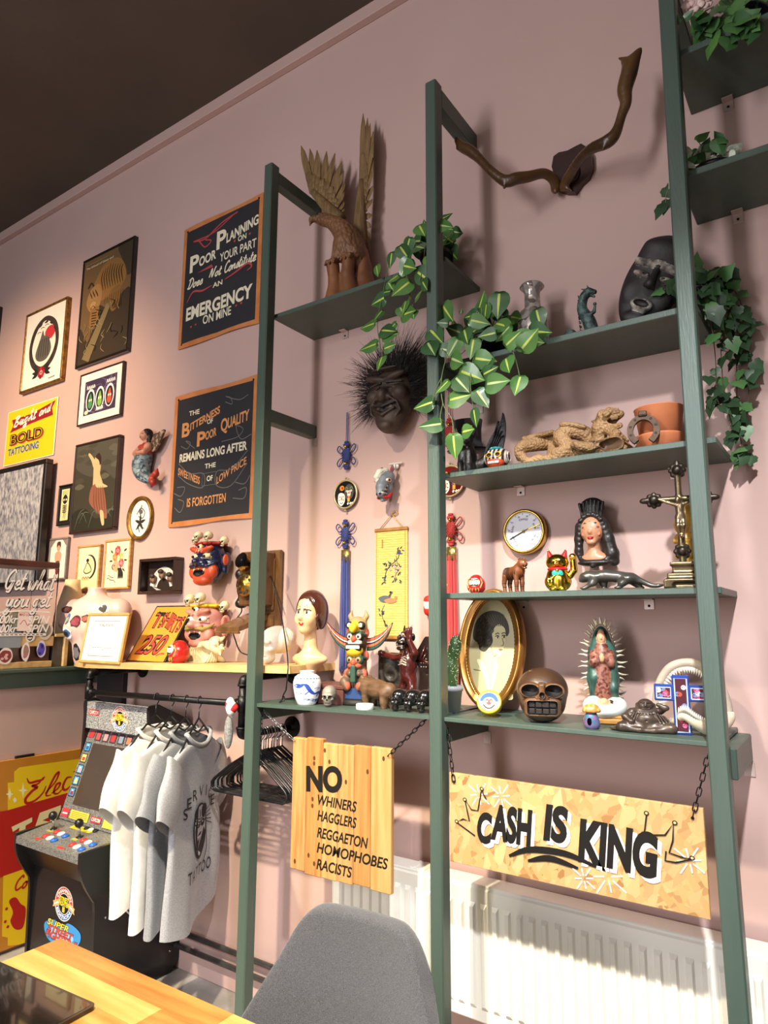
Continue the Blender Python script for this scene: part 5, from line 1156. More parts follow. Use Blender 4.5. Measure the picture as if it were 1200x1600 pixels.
for cx,cz,rx,rz,cols in ((-.13,.285,.06,.018,('#2a2220','#6a3a34')),(-.085,.235,.022,.03,('#3a5fa0','#c08a3a','#54b0a0')),(-.02,.225,.036,.032,('#5a2230','#8a3a4a')),(.04,.24,.03,.02,('#5a2a2c','#9a5a4a')),(.115,.29,.032,.026,('#efeae2','#3a3634')),(-.075,.165,.042,.03,('#e6e6ea','#3a5a80','#1d2026')),(-.03,.07,.035,.045,('#201d20','#6a6a70')),(.06,.12,.03,.03,('#2b2526','#7a5048'))):
 for li,c in enumerate(cols):
  k=1-.28*li; pts=[(rx*k*math.cos(t)*rnd.uniform(.75,1.1),rz*k*math.sin(t)*rnd.uniform(.75,1.1)) for t in np.linspace(0,2*PI,14,endpoint=False)]+[(0,0)]
  vs,c=on_torso(cx,cz,pts,c,.002+.0008*li); sb.add(vs,[(i,(i+1) % 14,14) for i in range(14)],paint(c))
sb.build('stickers',None,T,fix=False)
# tall plaster horn shape behind the box
O=np.array((-3.5,-.1,1.277)); T=thing('plaster_horn','tall cream flared vase shape standing behind the prize box','vase',O)
b=MB(); b.lathe([(.075,0),(.08,.06),(.085,.16),(.08,.26),(.055,.36),(.04,.42),(.038,.45),(.03,.45),(.03,.42)],n=40); b.build('body',mat('plaster_cream','#e2c9a2',.6,c2='#d8bd93',scale=6),T)
# ================================================================ arcade cabinet
AX0,AX1=-3.08,-2.585
T=thing('arcade_cabinet','black upright arcade cabinet with granite-speckled control panel under the clothes rail','arcade machine',((AX0+AX1)/2,-.3,0)); AO=Tm(-(AX0+AX1)/2,.3,0)
M_cab=mat('cabinet_black','#121214',.28,c2='#161619',scale=6,coat=.2)
M_spk=mat('granite_speckle','#b9babb',.4,c2='#3f4144',scale=230,detail=2,lo=.42,hi=.6)
M_spk2=mat('granite_speckle_dark','#8d8c8a',.35,c2='#3a3a3a',scale=260,detail=2,lo=.4,hi=.62)
prof=catmull([(-.44,.0),(-.445,.2),(-.45,.36)],3)+catmull([(-.455,.4),(-.50,.47),(-.525,.53),(-.53,.585)],4)+[(-.53,.6),(-.35,.61)]+catmull([(-.345,.61),(-.295,.72),(-.252,.85),(-.246,.965),(-.246,1.06),(-.25,1.115),(-.238,1.135),(-.2,1.14)],4)+[(.0-.03,1.06),(-.02,1.0),(-.005,.06),(-.06,.0)]
for x in (AX0,AX1-.016):
 b=MB(AO @ frame_m((x,0,0),(0,1,0),(0,0,1),(1,0,0))); b.prism(prof,0,.016); b.build('side_panel',M_cab,T)
xi0,xi1=AX0+.016,AX1-.016; cw=xi1-xi0
b=MB(AO); b.box((xi0,-.435,0),(xi1,-.42,.46)); b.add([(xi0,-.44,.45),(xi1,-.44,.45),(xi1,-.518,.585),(xi0,-.518,.585)],[(0,1,2,3)]); b.build('front_panel',M_cab,T)
# control deck
b=MB(AO); b.add([(xi0,-.53,.588),(xi1,-.53,.588),(xi1,-.32,.618),(xi0,-.32,.618),(xi0,-.53,.56),(xi1,-.53,.56),(xi1,-.32,.59),(xi0,-.32,.59)],[(0,1,2,3),(0,4,5,1),(1,5,6,2),(3,2,6,7),(0,3,7,4),(4,7,6,5)]); deck=b.build('control_deck',M_spk2,T)
DM=AO @ frame_m((xi0,-.53,.588),(1,0,0),np.array((0,.21,.03))/math.hypot(.21,.03),np.array((0,-.03,.21))/math.hypot(.21,.03)); DH=math.hypot(.21,.03)
A=Art(DM,cw,DH,lift=.0004); A.rect(.3,.74,.62,.88,'#c9c02a'); A.rect(.22,.1,.3,.16,'#c23a35'); A.rect(.62,.05,.72,.12,'#c23a35')
for k in range(5): A.rect(.33,.76+k*.022,.58,.765+k*.022,'#3a3720')
A.rect(.16,.42,.24,.5,'#a8a24a'); A.rect(.58,.4,.66,.48,'#a8a24a'); A.build('deck_decals',deck)
for jx in (.19,.62):
 b=MB(DM); b.cyl((jx*cw,.55*DH,0),(jx*cw,.55*DH,.045),.0045,M_hk); b.lathe([(.016,0),(.015,.003),(.0,.003)],M_blackp,n=20,M=Tm(jx*cw,.55*DH,0)); b.ball((jx*cw,.55*DH,.058),.0185,M_blackp,n=20); b.build('joystick',None,T)
 for k,c in enumerate(('#c23a3a','#ece9e2','#2d62b8')*2):
  bx,by=jx+.1+.085*(k % 3)+.01*(k // 3),.26+.2*(k // 3)-.02*(k % 3)+(.0 if k <3 else .02)
  b=MB(DM @ Tm(bx*cw,by*DH,0)); cc=('#c23a3a','#ece9e2','#2d62b8')[k % 3] if k <3 else ('#c23a3a','#ece9e2','#2d62b8')[k % 3]; b.lathe([(.0165,0),(.0165,.004),(.014,.0065),(.0115,.0065),(.011,.0085),(0,.009)],paint(cc,.3),n=22); b.build('button',None,T)
for bx,c in ((.5,'#1a1a1c'),(.57,'#ece9e2'),(.64,'#1a1a1c')):
 b=MB(DM @ Tm(bx*cw,.86*DH,0)); b.lathe([(.012,0),(.012,.004),(.008,.007),(0,.0075)],paint(c,.3),n=18); b.build('button',None,T)
# screen and bezel
sb0,sb1=np.array((-.34,.62)),np.array((-.215,1.0)); vv=np.array((0,*(sb1-sb0))); SH=np.linalg.norm(vv); vv /= SH
SM=AO @ frame_m((xi0,sb0[0],sb0[1]),(1,0,0),vv,np.cross((1,0,0),vv))
b=MB(SM); b.box((0,0,-.01),(cw,SH,0)); bez=b.build('bezel',M_spk2,T)
b=MB(SM); b.box((.14*cw,.17*SH,0),(.86*cw,.84*SH,.0015)); b.build('screen',mat('screen_dark','#3b342f',.12,c2='#443b35',scale=3,coat=.6),T)
A=Art(SM,cw,SH,lift=.0012)
for i,c in enumerate(('#4f94c4','#d6b85a','#5fa3c9','#5d9ac2','#4b88b8')):
 v=.74-i*.125; A.rect(.02,v,.115,v+.1,'#1c2a3a'); A.rect(.03,v+.01,.105,v+.09,c); A.rect(.045,v+.02,.09,v+.06,('#2c5c94','#b04038','#d89aa0','#d8cf6a','#8a3448')[i]); A.rect(.055,v+.06,.08,v+.075,'#e6d2c0')
 A.rect(.885,v,.98,v+.1,c); A.rect(.9,v+.02,.96,v+.07,('#8a3448','#d8cf6a','#2c5c94','#b04038','#d89aa0')[i])
for i in range(6): A.rect(.14+i*.125,.87,.235+i*.125,.985,'#4a3438'); A.rect(.155+i*.125,.885,.22+i*.125,.96,('#b04a50','#b98a90','#a8343a','#7a8aa0','#b8705a','#6a5a80')[i])
A.poly([(.02,.89),(.11,.9),(.12,.98),(.03,.97)],'#a8343a'); A.rect(.02,.03,.13,.12,'#c03a44'); A.line([(.035,.065),(.115,.068)],.006,'#f0e6dc',0); A.rect(.16,.03,.46,.12,'#dfc04a')
for k in range(4): A.rect(.18,.045+k*.018,.44,.05+k*.018,'#6a5a20')
A.rect(.5,.05,.66,.11,'#b83038'); A.text('CAPCOM',.515,.062,.645,.098,'#f2ece4',off=.02); A.rect(.7,.03,.96,.12,'#dfc04a'); A.build('bezel_decals',bez)
# marquee
b=MB(AO); b.box((xi0,-.24,1.005),(xi1,-.2,1.125)); mq=b.build('marquee',M_spk,T)
b=MB(AO); b.box((xi0,-.2,.99),(xi1,-.03,1.05)); b.build('top_panel',M_cab,T)
def badge(A,cx,cy,r):
 k=A.h/A.w
 A.ell(cx,cy,r*1.06*k,r*1.06,'#efe9df',40); A.ell(cx,cy,r*k,r,'#c23a34',40,0,PI); A.ell(cx,cy,r*k,r,'#2c62ac',40,PI,2*PI); A.ell(cx,cy,r*.66*k,r*.66,'#efe9df',32); A.ell(cx,cy,r*.62*k,r*.62,'#17140f',32)
 for s in (1,-1): A.poly([(cx+s*r*.55*k,cy+r*.22),(cx+s*r*1.3*k,cy-r*.05),(cx+s*r*1.2*k,cy-r*.2),(cx+s*r*1.3*k,cy-r*.42),(cx+s*r*.55*k,cy-r*.2)],'#d8a86a'); A.line([(cx+s*r*.65*k,cy),(cx+s*r*1.15*k,cy-r*.22)],r*.1*A.h,'#efe9df',0)
 A.arc_text('CHAMPION',cx,cy,r*.72*k,160,20,r*.22*k,'#f2ece2',off=.03); A.arc_text('EDITION',cx,cy,r*.94*k,205,335,r*.22*k,'#f2ece2',off=.03,inner=True)
 A.text('STREET',cx-r*.55*k,cy+r*.12,cx+r*.55*k,cy+r*.42,'#e8cf3a',off=.04,shear=.2); A.text('FIGHTER',cx-r*.6*k,cy-r*.16,cx+r*.6*k,cy+r*.12,'#e8cf3a',off=.04,shear=.2); A.text('II',cx-r*.13*k,cy-r*.52,cx+r*.13*k,cy-r*.18,'#e8cf3a',off=.05)
A=Art(AO @ frame_m((xi0,-.2404,1.005),(1,0,0),(0,0,1),(0,-1,0)),cw,.12,lift=.0004); A.rect(.04,.5,.22,.72,'#c2403c'); A.text('CAPCOM',.055,.54,.205,.68,'#f2ece4',off=.02); A.build('maker_label',mq)
A=Art(AO @ frame_m((xi0,-.2404,1.005),(1,0,0),(0,0,1),(0,-1,0)),cw,.12,lift=.0004); badge(A,.56,.5,.44); A.build('round_badge',mq)
A=Art(AO @ frame_m((xi0,-.4354,0),(1,0,0),(0,0,1),(0,-1,0)),cw,.46,lift=.0005); badge(A,.52,.74,.135)
A.blob([(.24,.52),(.4,.58),(.5,.54),(.62,.6),(.8,.56),(.78,.46),(.6,.4),(.42,.38),(.28,.42)],'#3f8fd0'); A.blob([(.34,.5),(.5,.53),(.7,.5),(.62,.43),(.4,.42)],'#8cc4e8')
for t,x0,y0,x1,y1 in (('SUPER',.28,.52,.62,.575),('STREET',.3,.475,.7,.525),('FIGHTER II',.27,.42,.76,.475)):
 A.text(t,x0-.008,y0-.006,x1+.008,y1+.004,'#1a1a2a',off=.06,shear=.25); A.text(t,x0,y0,x1,y1,'#e04a3a' if t != 'SUPER' else '#e8cf3a',off=.02,shear=.25)
A.build('front_decals',T)
A=Art(AO @ frame_m((AX1+.0004,-.5,0),(0,1,0),(0,0,1),(1,0,0)),.5,.5,lift=.0005); badge(A,.55,.78,.2); A.build('side_decal',T)
b=MB(AO)
for y,z in ((-.40,.33),(-.07,.09),(-.12,.24)): b.ball((AX1+.001,y,z),(.002,.005,.005),n=8)
b.build('screw_caps',M_hk,T,kind='stuff')

# ================================================================ big painted sign on the partition
SX=-3.335; pY=lambda px,py: Xp(px,py,SX)
y0=-1.0; y1=-.03; zt=(pY(0,1192)[2]+pY(120,1170)[2])/2
T=thing('painted_sign','big orange, yellow and red shop sign lettered Electric in red script, on the partition','sign',(SX,(y0+y1)/2,0)); W_=y1-(-.56); H_=zt
SGM=Tm(-SX,-(y0+y1)/2,0) @ frame_m((SX,-.58,.02),(0,1,0),(0,0,1),(1,0,0)); W_=.55; H_=zt-.02
rr=.1; out=[(0,0),(W_,0),(W_,H_)]+[(rr-rr*math.sin(a),H_-rr+rr*math.cos(a)) for a in np.linspace(0,PI/2,10)]
b=MB(SGM); b.prism(out,-.022,0); b.build('panel',mat('sign_orange','#c8862c',.4,c2='#bd7a24',scale=4),T)
b=MB(SGM); b.box((.17,H_-.002,-.03),(.26,H_+.012,-.012)); b.build('mounting_clip',M_blackp,T)
A=Art(SGM,W_,H_,lift=.0006); ye,rd_,cr='#e9c21c','#b3241d','#e6d9a8'
def uvp(px,py):
 p=pY(px,py); return (p[1]+.58)/W_,(p[2]-.02)/H_
def PP(*q): return [uvp(*p) for p in q]
A.poly(PP((22,1206),(30,1199),(135,1184),(135,1230),(12,1266),(12,1223),(22,1222)),ye); A.poly([(0,uvp(0,1266)[1])]+PP((12,1266),(135,1230))+[(1,uvp(135,1230)[1]),(1,uvp(135,1335)[1]),(0,uvp(0,1370)[1])],rd_)
A.poly(PP((5,1369),(60,1350),(60,1470),(30,1480),(12,1478),(12,1465),(3,1463)),ye)
def sline(pts,wd): A.line(PP(*pts),wd,rd_,6,taper=True)
sline([(42,1216),(46,1223),(56,1221),(66,1218),(70,1213)],.012); sline([(68,1214),(60,1224),(50,1228),(58,1230),(50,1236),(40,1248),(42,1255),(54,1251),(66,1240),(72,1228)],.014)
sline([(70,1240),(86,1222),(92,1207),(86,1212),(76,1232),(72,1243),(80,1242)],.012); sline([(80,1240),(90,1232),(94,1224),(88,1226),(84,1238),(90,1240),(98,1232)],.012); sline([(112,1214),(104,1216),(98,1230),(103,1234),(114,1224)],.013); sline([(114,1206),(126,1203)],.01)
for cx,cy,s in ((36,1235,13),(15,1241,10),(23,1250,5)): A.poly(PP((cx,cy-s),(cx+2,cy-2),(cx+s*.6,cy),(cx+2,cy+2),(cx,cy+s),(cx-2,cy+2),(cx-s*.6,cy),(cx-2,cy-2)),'#f3e8b8')
A.poly(PP((18,1292),(50,1277),(50,1284),(40,1290),(37,1320),(28,1322),(30,1293),(20,1300)),cr); A.poly(PP((46,1318),(62,1270),(95,1258),(92,1310),(80,1310),(80,1290),(62,1296),(58,1318)),cr); A.poly(PP((66,1282),(78,1276),(78,1284)),rd_)
A.script('Co',uvp(22,1400)[0],uvp(22,1392)[1],uvp(44,1380)[0],uvp(22,1372)[1],.008,rd_); A.blob(PP((14,1408),(24,1402),(32,1412),(40,1420),(36,1448),(24,1452),(16,1440),(20,1425)),rd_)
for p in ((10,1420),(12,1448),(8,1440)): A.ell(*uvp(*p),.012,.008,rd_,10)
A.build('painted_lettering',T)
# ================================================================ things on the low shelf
def on(pl,pr,pt,y,zb,r=.6,px=None):
 cx=(pl+pr)/2; A=Yp(cx if px is None else px,pt,y); k=pt+60; a,b_=Yp(pl,k,y),Yp(pr,k,y); d=ray(cx,k)
 B=A.copy(); lo=Yp(cx,pt+400,y) # slide down the vertical that really stands under the top
 zb=zl(A[0]) if zb == ZL else zb
 return np.array([A[0],y,zb]),(b_[0]-a[0])/math.sqrt(1+(r*d[0]/d[1]) ** 2),A[2]-zb
M_wdk=mat('carved_walnut','#3e2a1e',.45,c2='#5d4230',scale=10,bump=.15,bscale=50,stretch=(3,3,1))
# brown box
T=thing('wooden_box','flat reddish brown box on the low green shelf under the painted bust','box',(-1.64,-.15,zl(-1.64))); b=MB(); b.box((-.10,-.07,0),(.1,.07,.055),bev=.003); b.build('base',mat('box_brown','#54302a',.5,c2='#613a32',scale=6),T); b=MB(); b.box((-.102,-.072,.055),(.102,.072,.07),bev=.003); b.build('lid',_M['box_brown'],T)
ZBX=zl(-1.64)+.07
# painted plaster bust
O,w,h=on(455,515,921,-.15,ZBX,.8); T=thing('mannequin_bust','painted 1920s style lady bust with short brown hair on the brown box','bust',O,math.radians(8)); M=Sm(h*.98,h,h)
fl=mat('bust_flesh','#dcb98a',.35,c2='#d0a877',scale=5,coat=.2); hr=mat('bust_hair','#4a2418',.25,c2='#3a1a12',scale=12,coat=.5)
S=SDF(); hz=.72
S.e((0,.02,hz+.06),(.145,.17,.19),0).e((0,-.06,hz-.06),(.112,.115,.15),0,k=.06).e((0,-.1,hz-.165),(.05,.05,.04),0,k=.05)
S.e((0,-.165,hz-.02),(.026,.045,.04),0,k=.03).c((0,-.15,hz+.05),(0,-.185,hz-.03),.016,.02,0,k=.03).e((.02,-.165,hz-.035),(.02,.02,.016),0,k=.012,sym=True).e((.06,-.115,hz-.05),(.05,.05,.05),0,k=.05,sym=True)
S.e((.058,-.155,hz+.035),(.036,.025,.02),None,-1,k=.02,sym=True).e((.056,-.13,hz+.03),(.032,.02,.019),4,k=.004,sym=True).e((.056,-.148,hz+.03),(.013,.01,.015),5,k=0,sym=True)
S.path([(.028,-.155,hz+.052),(.06,-.153,hz+.056),(.09,-.125,hz+.042)],[.005,.006,.004],6,k=.003,sym=True).path([(.025,-.16,hz+.088),(.06,-.158,hz+.104),(.1,-.125,hz+.09)],[.004,.005,.002],6,k=.003,sym=True)
S.e((.014,-.158,hz-.09),(.022,.016,.010),2,k=.002,sym=True).e((0,-.163,hz-.107),(.026,.015,.011),2,k=.002).e((.075,-.112,hz-.05),(.028,.025,.028),3,k=.002,sym=True)
S.c((0,.02,hz-.15),(0,.03,.3),.066,.08,0,k=.05).e((0,.02,.24),(.225,.1,.075),0,k=.09).c((0,.02,.2),(0,.02,.03),.12,.045,0,k=.06).e((0,.02,.02),(.07,.06,.03),0,k=.02)
S.c((.03,-.07,.25),(.15,-.03,.27),.016,.012,0,k=.03,sym=True)
S.build('figure',[fl,hr,paint('#a8262a',.3),mat('bust_blush','#d88a66',.4,c2='#d99a74',scale=6),paint('#efe6d2',.3),paint('#231812',.3),paint('#5a3a26')],T,M,120)
S=SDF(); S.e((0,.05,hz+.09),(.168,.185,.19),0).e((.12,.05,hz),(.055,.11,.16),0,k=.05,sym=True).e((0,.13,hz),(.13,.1,.17),0,k=.05).e((.13,-.03,hz-.03),(.03,.04,.035),0,k=.03,sym=True)
S.e((0,-.13,hz+.03),(.105,.12,.13),None,-1,k=.012).e((-.06,-.14,hz+.1),(.07,.08,.06),None,-1,k=.02).c((.02,-.12,hz+.26),(.1,-.1,hz+.15),.01,.01,None,-1,k=.02)
S.build('hair',[hr],T,M,90)
# ginger jar
O,w,h=on(460,500,1057,-.262,ZL,1.); T=thing('ginger_jar','blue and white porcelain jar with a painted dragon','jar',O); h=.118; R=.051
M_por=mat('porcelain','#eef0f2',.12,c2='#e6e9ee',scale=4,coat=.5); prf=[(0,0),(.031,0),(.034,.004),(.043,.025),(.05,.06),(.051,.08),(.046,.098),(.034,.108),(.026,.11),(.026,.119),(.029,.121),(.022,.121),(.02,.112),(0,.112)]
b=MB(); b.lathe(prf,n=48); b.build('body',M_por,T)
def rad(z):
 for (r0,z0),(r1,z1) in zip(prf[2:9],prf[3:10]):
  if z0 <= z <= z1: return r0+(r1-r0)*(z-z0)/(z1-z0+1e-9)
 return .03
A=Art(I4(),1,1,step=0,lift=.0006); bl='#2b4a9e'
r=random.Random(4)
A.line([(.12,.62),(.2,.72),(.26,.5),(.32,.38),(.4,.44),(.44,.36),(.5,.5),(.47,.66)],.055,bl); A.blob([(.05,.66),(.12,.74),(.18,.66),(.12,.58)],bl); A.line([(.26,.5),(.2,.36)],.02,bl); A.line([(.4,.44),(.36,.28)],.02,bl)
for k in range(16):
 u,v=r.random(),r.uniform(.1,.85); A.line([(u,v),(u+.05,v+.03),(u+.09,v),(u+.04,v-.03)],.012,'#3f5fae')
for k in range(7): u=.62+.05*k; A.blob([(u-.04,.3+.07*(k % 4)),(u,.38+.07*(k % 4)),(u+.04,.3+.07*(k % 4)),(u,.26+.07*(k % 4))],bl)
for k in range(24): A.rect(k/24+.005,.9,k/24+.03,.93,bl)
A.line([(0,.88),(1,.88)],.008,bl,0); A.line([(0,.06),(1,.06)],.008,bl,0)
A.blob([(.3,.13),(.38,.2),(.46,.13),(.38,.1)],bl); A.blob([(.52,.76),(.58,.84),(.64,.76),(.58,.7)],bl)
def jw(u,v,z): q=-PI*.72+u*2*PI; zz_=.004+v*.1; rr_=rad(zz_)+.0007; return (rr_*math.cos(q),rr_*math.sin(q),zz_)
def dense(A): # subdivide long quads so the paint follows the round body
 nv,nf,nm=[],[],[]
 for f,m in zip(A.mb.f,A.mb.mi):
  P=[A.mb.v[i] for i in f]
  c=tuple(np.mean(P,0))
  for i in range(len(P)): k=len(nv); nv += [P[i],P[(i+1) % len(P)],c]; nf.append([k,k+1,k+2]); nm.append(m)
 A.mb.v,A.mb.f,A.mb.mi,A.mb.sm=nv,nf,nm,[False]*len(nf)
dense(A); A.mb.v=[jw(*q) for q in A.mb.v]; A.build('painted_dragon',T)
# small skulls
def skull_thing(label,O,hgt,m,d,rz,group=None,res=70,name='skull_figurine',cat='skull'):
 T=thing(name,label,cat,O,rz,group); S=SDF(); skull(S); S.build('skull',[m,d],T,Sm(hgt,hgt,hgt),res); return T
M_gst=mat('grey_stone','#8b857a',.5,c2='#615b52',scale=16,bump=.2,bscale=60); M_blk=mat('gloss_black','#0e0d0d',.2,c2='#161413',scale=10,coat=.6)
O,w,h=on(502,527,1076,-.27,ZL); skull_thing('small grey stone skull beside the blue and white jar',O,.072,M_gst,M_dark,math.radians(24))
for i,(pl,pr,pt) in enumerate(((610,638,1085),(633,656,1087),(653,676,1088))):
 O,w,h=on(pl,pr,pt,-.265,ZL); skull_thing(['glossy black skull, leftmost of the row by the middle post','glossy black skull in the middle of the row of three','glossy black skull half hidden by the middle post'][i],O,.074,M_blk,M_blk,math.radians(-28),'row of black skulls',60)
# totem pole
O,w,h=on(540,580,962,-.16,ZL,1.); T=thing('totem_pole','painted wooden totem pole with outspread eagle wings','totem',O,math.radians(16)); H=h
NS=.82
t_wood=mat('totem_wood','#5c4534',.5,c2='#45321f',scale=12); t_red=paint('#b5523c'); t_grn=paint('#2d4a3c'); t_yel=paint('#d8b02c'); t_blk=paint('#1d1815'); t_wht=paint('#e6dcc4'); t_tan=mat('totem_tan','#a98a5c',.5,c2='#8f7045',scale=14); t_blu=paint('#27406e')
b=MB(); b.lathe([(0,0),(.072,0),(.074,.006),(.07,.02),(0,.02)],n=32,M=Sm(1,.8,1)); b.build('plinth',t_blk,T); b=MB(); b.box((-.046,-.036,.02),(.046,.036,.058),bev=.002); b.build('blue_block',t_blu,T)
S=SDF(); z0=.058; L=H-z0; TM=[t_wood,t_red,t_grn,t_yel,t_blk,t_wht,t_tan]
def Z(v): return z0+v*L
S.c((0,0,Z(.02)),(0,0,Z(.8)),.036,.034,0)
# top eagle
S.e((0,-.005,Z(.85)),(.04,.042,.036),6).path([(0,-.035,Z(.85)),(0,-.065,Z(.83)),(0,-.072,Z(.79))],[.02,.017,.006],3,k=.005).path([(.022,0,Z(.9)),(.038,0,Z(.99)),(.034,0,Z(1.07))],[.012,.009,.003],6,k=.01).path([(-.022,0,Z(.9)),(-.036,0,Z(.99)),(-.03,0,Z(1.07))],[.012,.009,.003],6,k=.01)
S.e((.026,-.034,Z(.865)),(.02,.012,.014),4,k=0,sym=True).e((.026,-.043,Z(.865)),(.009,.006,.008),5,k=0,sym=True)
# face bands down the pole
for v,c1,c2,mouth in ((.66,4,5,5),(.34,2,6,1)):
 S.e((0,-.01,Z(v)),(.042,.04,.05),0,k=.01).e((.02,-.038,Z(v+.05)),(.02,.014,.017),c1,k=0,sym=True).e((.02,-.05,Z(v+.05)),(.011,.006,.01),c2,k=0,sym=True).e((.02,-.055,Z(v+.05)),(.005,.004,.005),4,k=0,sym=True)
 S.path([(.004,-.045,Z(v+.075)),(.026,-.042,Z(v+.09)),(.042,-.02,Z(v+.07))],[.006,.008,.005],2,k=0,sym=True).e((0,-.048,Z(v+.015)),(.014,.018,.014),1,k=.004).e((0,-.04,Z(v-.03)),(.032,.018,.012),mouth,k=0).e((.04,-.005,Z(v+.1)),(.012,.012,.018),1,k=.004,sym=True)
S.e((0,-.042,Z(.515)),(.038,.026,.022),3,k=.004).b((0,-.046,Z(.565)),(.034,.02,.012),4,k=0,rd=.004).b((0,-.05,Z(.572)),(.03,.02,.003),5,k=0,rd=.001).b((0,-.05,Z(.555)),(.03,.02,.003),5,k=0,rd=.001)
S.path([(.03,-.01,Z(.26)),(.042,-.025,Z(.2)),(.02,-.042,Z(.2))],[.013,.011,.01],0,k=.01,sym=True).b((0,-.05,Z(.2)),(.012,.014,.03),2,k=0,rd=.004).e((.04,-.03,Z(.19)),(.01,.01,.018),1,k=0,sym=True).path([(.03,-.02,Z(.12)),(.045,-.04,Z(.08)),(.03,-.05,Z(.03))],[.018,.018,.018],0,k=.01,sym=True).e((.028,-.056,Z(.035)),(.016,.012,.016),1,k=0,sym=True)
S.build('carved_pole',TM,T,Sm(.85,.85,1),140)
for sx in (1,-1):
 b=MB(frame_m((0,.012,Z(.7)),(1,0,0),(0,0,1),(0,-1,0)) @ Sm(sx,1,1))
 def wp(a): return (.03+.085*a,-.01+.085*a*a)
 rows=[(0,.016,'#b5523c'),(.016,.026,'#1d1815'),(.026,.04,'#d0664a'),(.04,.05,'#e6dcc4'),(.05,.062,'#2d4a3c')]
 out=[(.03,-.002)]+[(.03+.10*a,-.004+.058*a ** 2.0) for a in np.linspace(.1,1,9)]+[(.03+.10*a,-.05+.09*a ** 2.4) for a in np.linspace(.85,0,9)]
 b.prism(out,-.006,.004,t_blk)
 for i in range(6):
  a0,a1=i/6,(i+.92)/6
  for k,c in enumerate(('#b5523c','#e6dcc4','#c9603f','#2d4a3c')):
   f0,f1=.06+k*.235,.06+k*.235+(.2 if k != 1 else .1)
   def q(a,f): top=-.004+.058*a ** 2.0; bot=-.048+.088*a ** 2.4; return (.03+.098*a,top+(bot-top)*f)
   b.add([(*q(a0,f0),.0047),(*q(a1,f0),.0047),(*q(a1,f1),.0047),(*q(a0,f1),.0047)],[(0,1,2,3)],paint(c))
 b.build('wing',t_blk,T,fix=False)
# white puck
O=np.array((-1.335,-.283,ZL)); O[0]=Yp(570,1104,-.283)[0]; O[2]=zl(O[0]); b=MB(); b.lathe([(0,0),(.0285,0),(.03,.002),(.03,.016),(.028,.019),(0,.019)],n=36); o=b.build('smoke_alarm',mat('puck_white','#efece6',.4,c2='#e8e5df',scale=5)); o.location=O; tag(o,'small flat white round puck on the low shelf edge','device')
# carved dark little chair behind the animal
O,w,h=on(593,622,1037,-.075,ZL); T=thing('carved_chair','miniature dark carved wooden chair behind the demon','figurine',O,math.radians(10)); dkc=mat('carved_ebony','#241e19',.5,c2='#3a322a',scale=22,bump=.3,bscale=60)
S=SDF(); S.b((0,.03,.11),(.045,.008,.07),0,rd=.004).b((.047,.03,.1),(.006,.01,.09),0,rd=.004,sym=True).e((0,.02,.14),(.03,.014,.03),0).t((0,.02,.1),.022,.006,0,rot=(90,0,0)); S.build('chair_back',[dkc],T,None,60)
S=SDF(); S.b((0,-.01,.05),(.045,.04,.006),0,rd=.003).t((0,-.045,.028),.02,.005,0,rot=(90,0,0)); S.build('seat',[dkc],T,None,50)
for x in (-.038,.038):
 for y in (-.042,.028): b=MB(); b.tube([(x,y,.05),(x*1.05,y*1.05,.02),(x,y,0)],[.006,.008,.006],n=8); b.build('leg',dkc,T)
# wooden animal
O,w,h=on(563,618,1073,-.2,ZL,.3); T=thing('wooden_animal','carved brown wooden bear-like animal facing left beside the totem','figurine',O,math.radians(-22))
S=SDF(); S.path([(-.06,0,.062),(0,0,.06),(.07,0,.06)],[.03,.027,.028],0,k=.03).path([(-.06,0,.07),(-.085,0,.075),(-.112,0,.062)],[.028,.022,.013],0,k=.02).e((-.08,-.018,.095),(.01,.006,.01),0,k=.008).e((-.08,.018,.095),(.01,.006,.01),0,k=.008)
for x in (-.05,.065):
 for y in (-.016,.016): S.path([(x,y,.05),(x-.004,y,.025),(x-.002,y,.006)],[.016,.011,.011],0,k=.015)
S.e((-.118,0,.058),(.006,.008,.006),1,k=0).c((-.1,-.014,.05),(-.115,-.01,.05),.003,.003,2,k=0)
S.build('body',[mat('animal_wood','#6d5138',.5,c2='#4d3723',scale=12,stretch=(1,5,5)),M_dark,t_wht],T,None,90)
# demon figure
O,w,h=on(615,655,977,-.1,ZL,.6,px=638); T=thing('demon_figurine','dark red carved demon figure with one arm out and small wings','figurine',O,math.radians(-14)); H=h
S=SDF(); dm=mat('demon_lacquer','#3a120f',.22,c2='#4f1c17',scale=10,coat=.5); dmm=[dm,mat('demon_teeth','#a8988a',.4,c2='#8d7d70',scale=40),M_dark,mat('demon_black','#1a100f',.25,c2='#241512',scale=10,coat=.4)]
def D(x,y,v): return (x*H,y*H,v*H)
def DR(*a): return tuple(q*H for q in a)
S.e(D(0,0,.5),DR(.125,.11,.17),0,k=.04*H).e(D(0,-.01,.36),DR(.1,.09,.1),0,k=.04*H)
for sx in (1,-1): S.path([D(sx*.06,0,.32),D(sx*.085,-.02,.2),D(sx*.075,.0,.1),D(sx*.075,-.005,.03)],[.065*H,.055*H,.04*H,.035*H],0,k=.03*H).e(D(sx*.08,-.04,.02),DR(.045,.07,.02),0,k=.02*H)
S.c(D(0,0,.66),D(0,-.02,.74),.06*H,.06*H,0,k=.04*H).e(D(-.01,-.03,.84),DR(.09,.11,.095),3,k=.03*H).e(D(-.01,-.1,.78),DR(.075,.08,.055),3,k=.03*H).e(D(-.01,-.14,.845),DR(.03,.04,.035),3,k=.02*H)
S.e(D(-.01,-.14,.765),DR(.07,.07,.022),2,-1,k=.01*H)
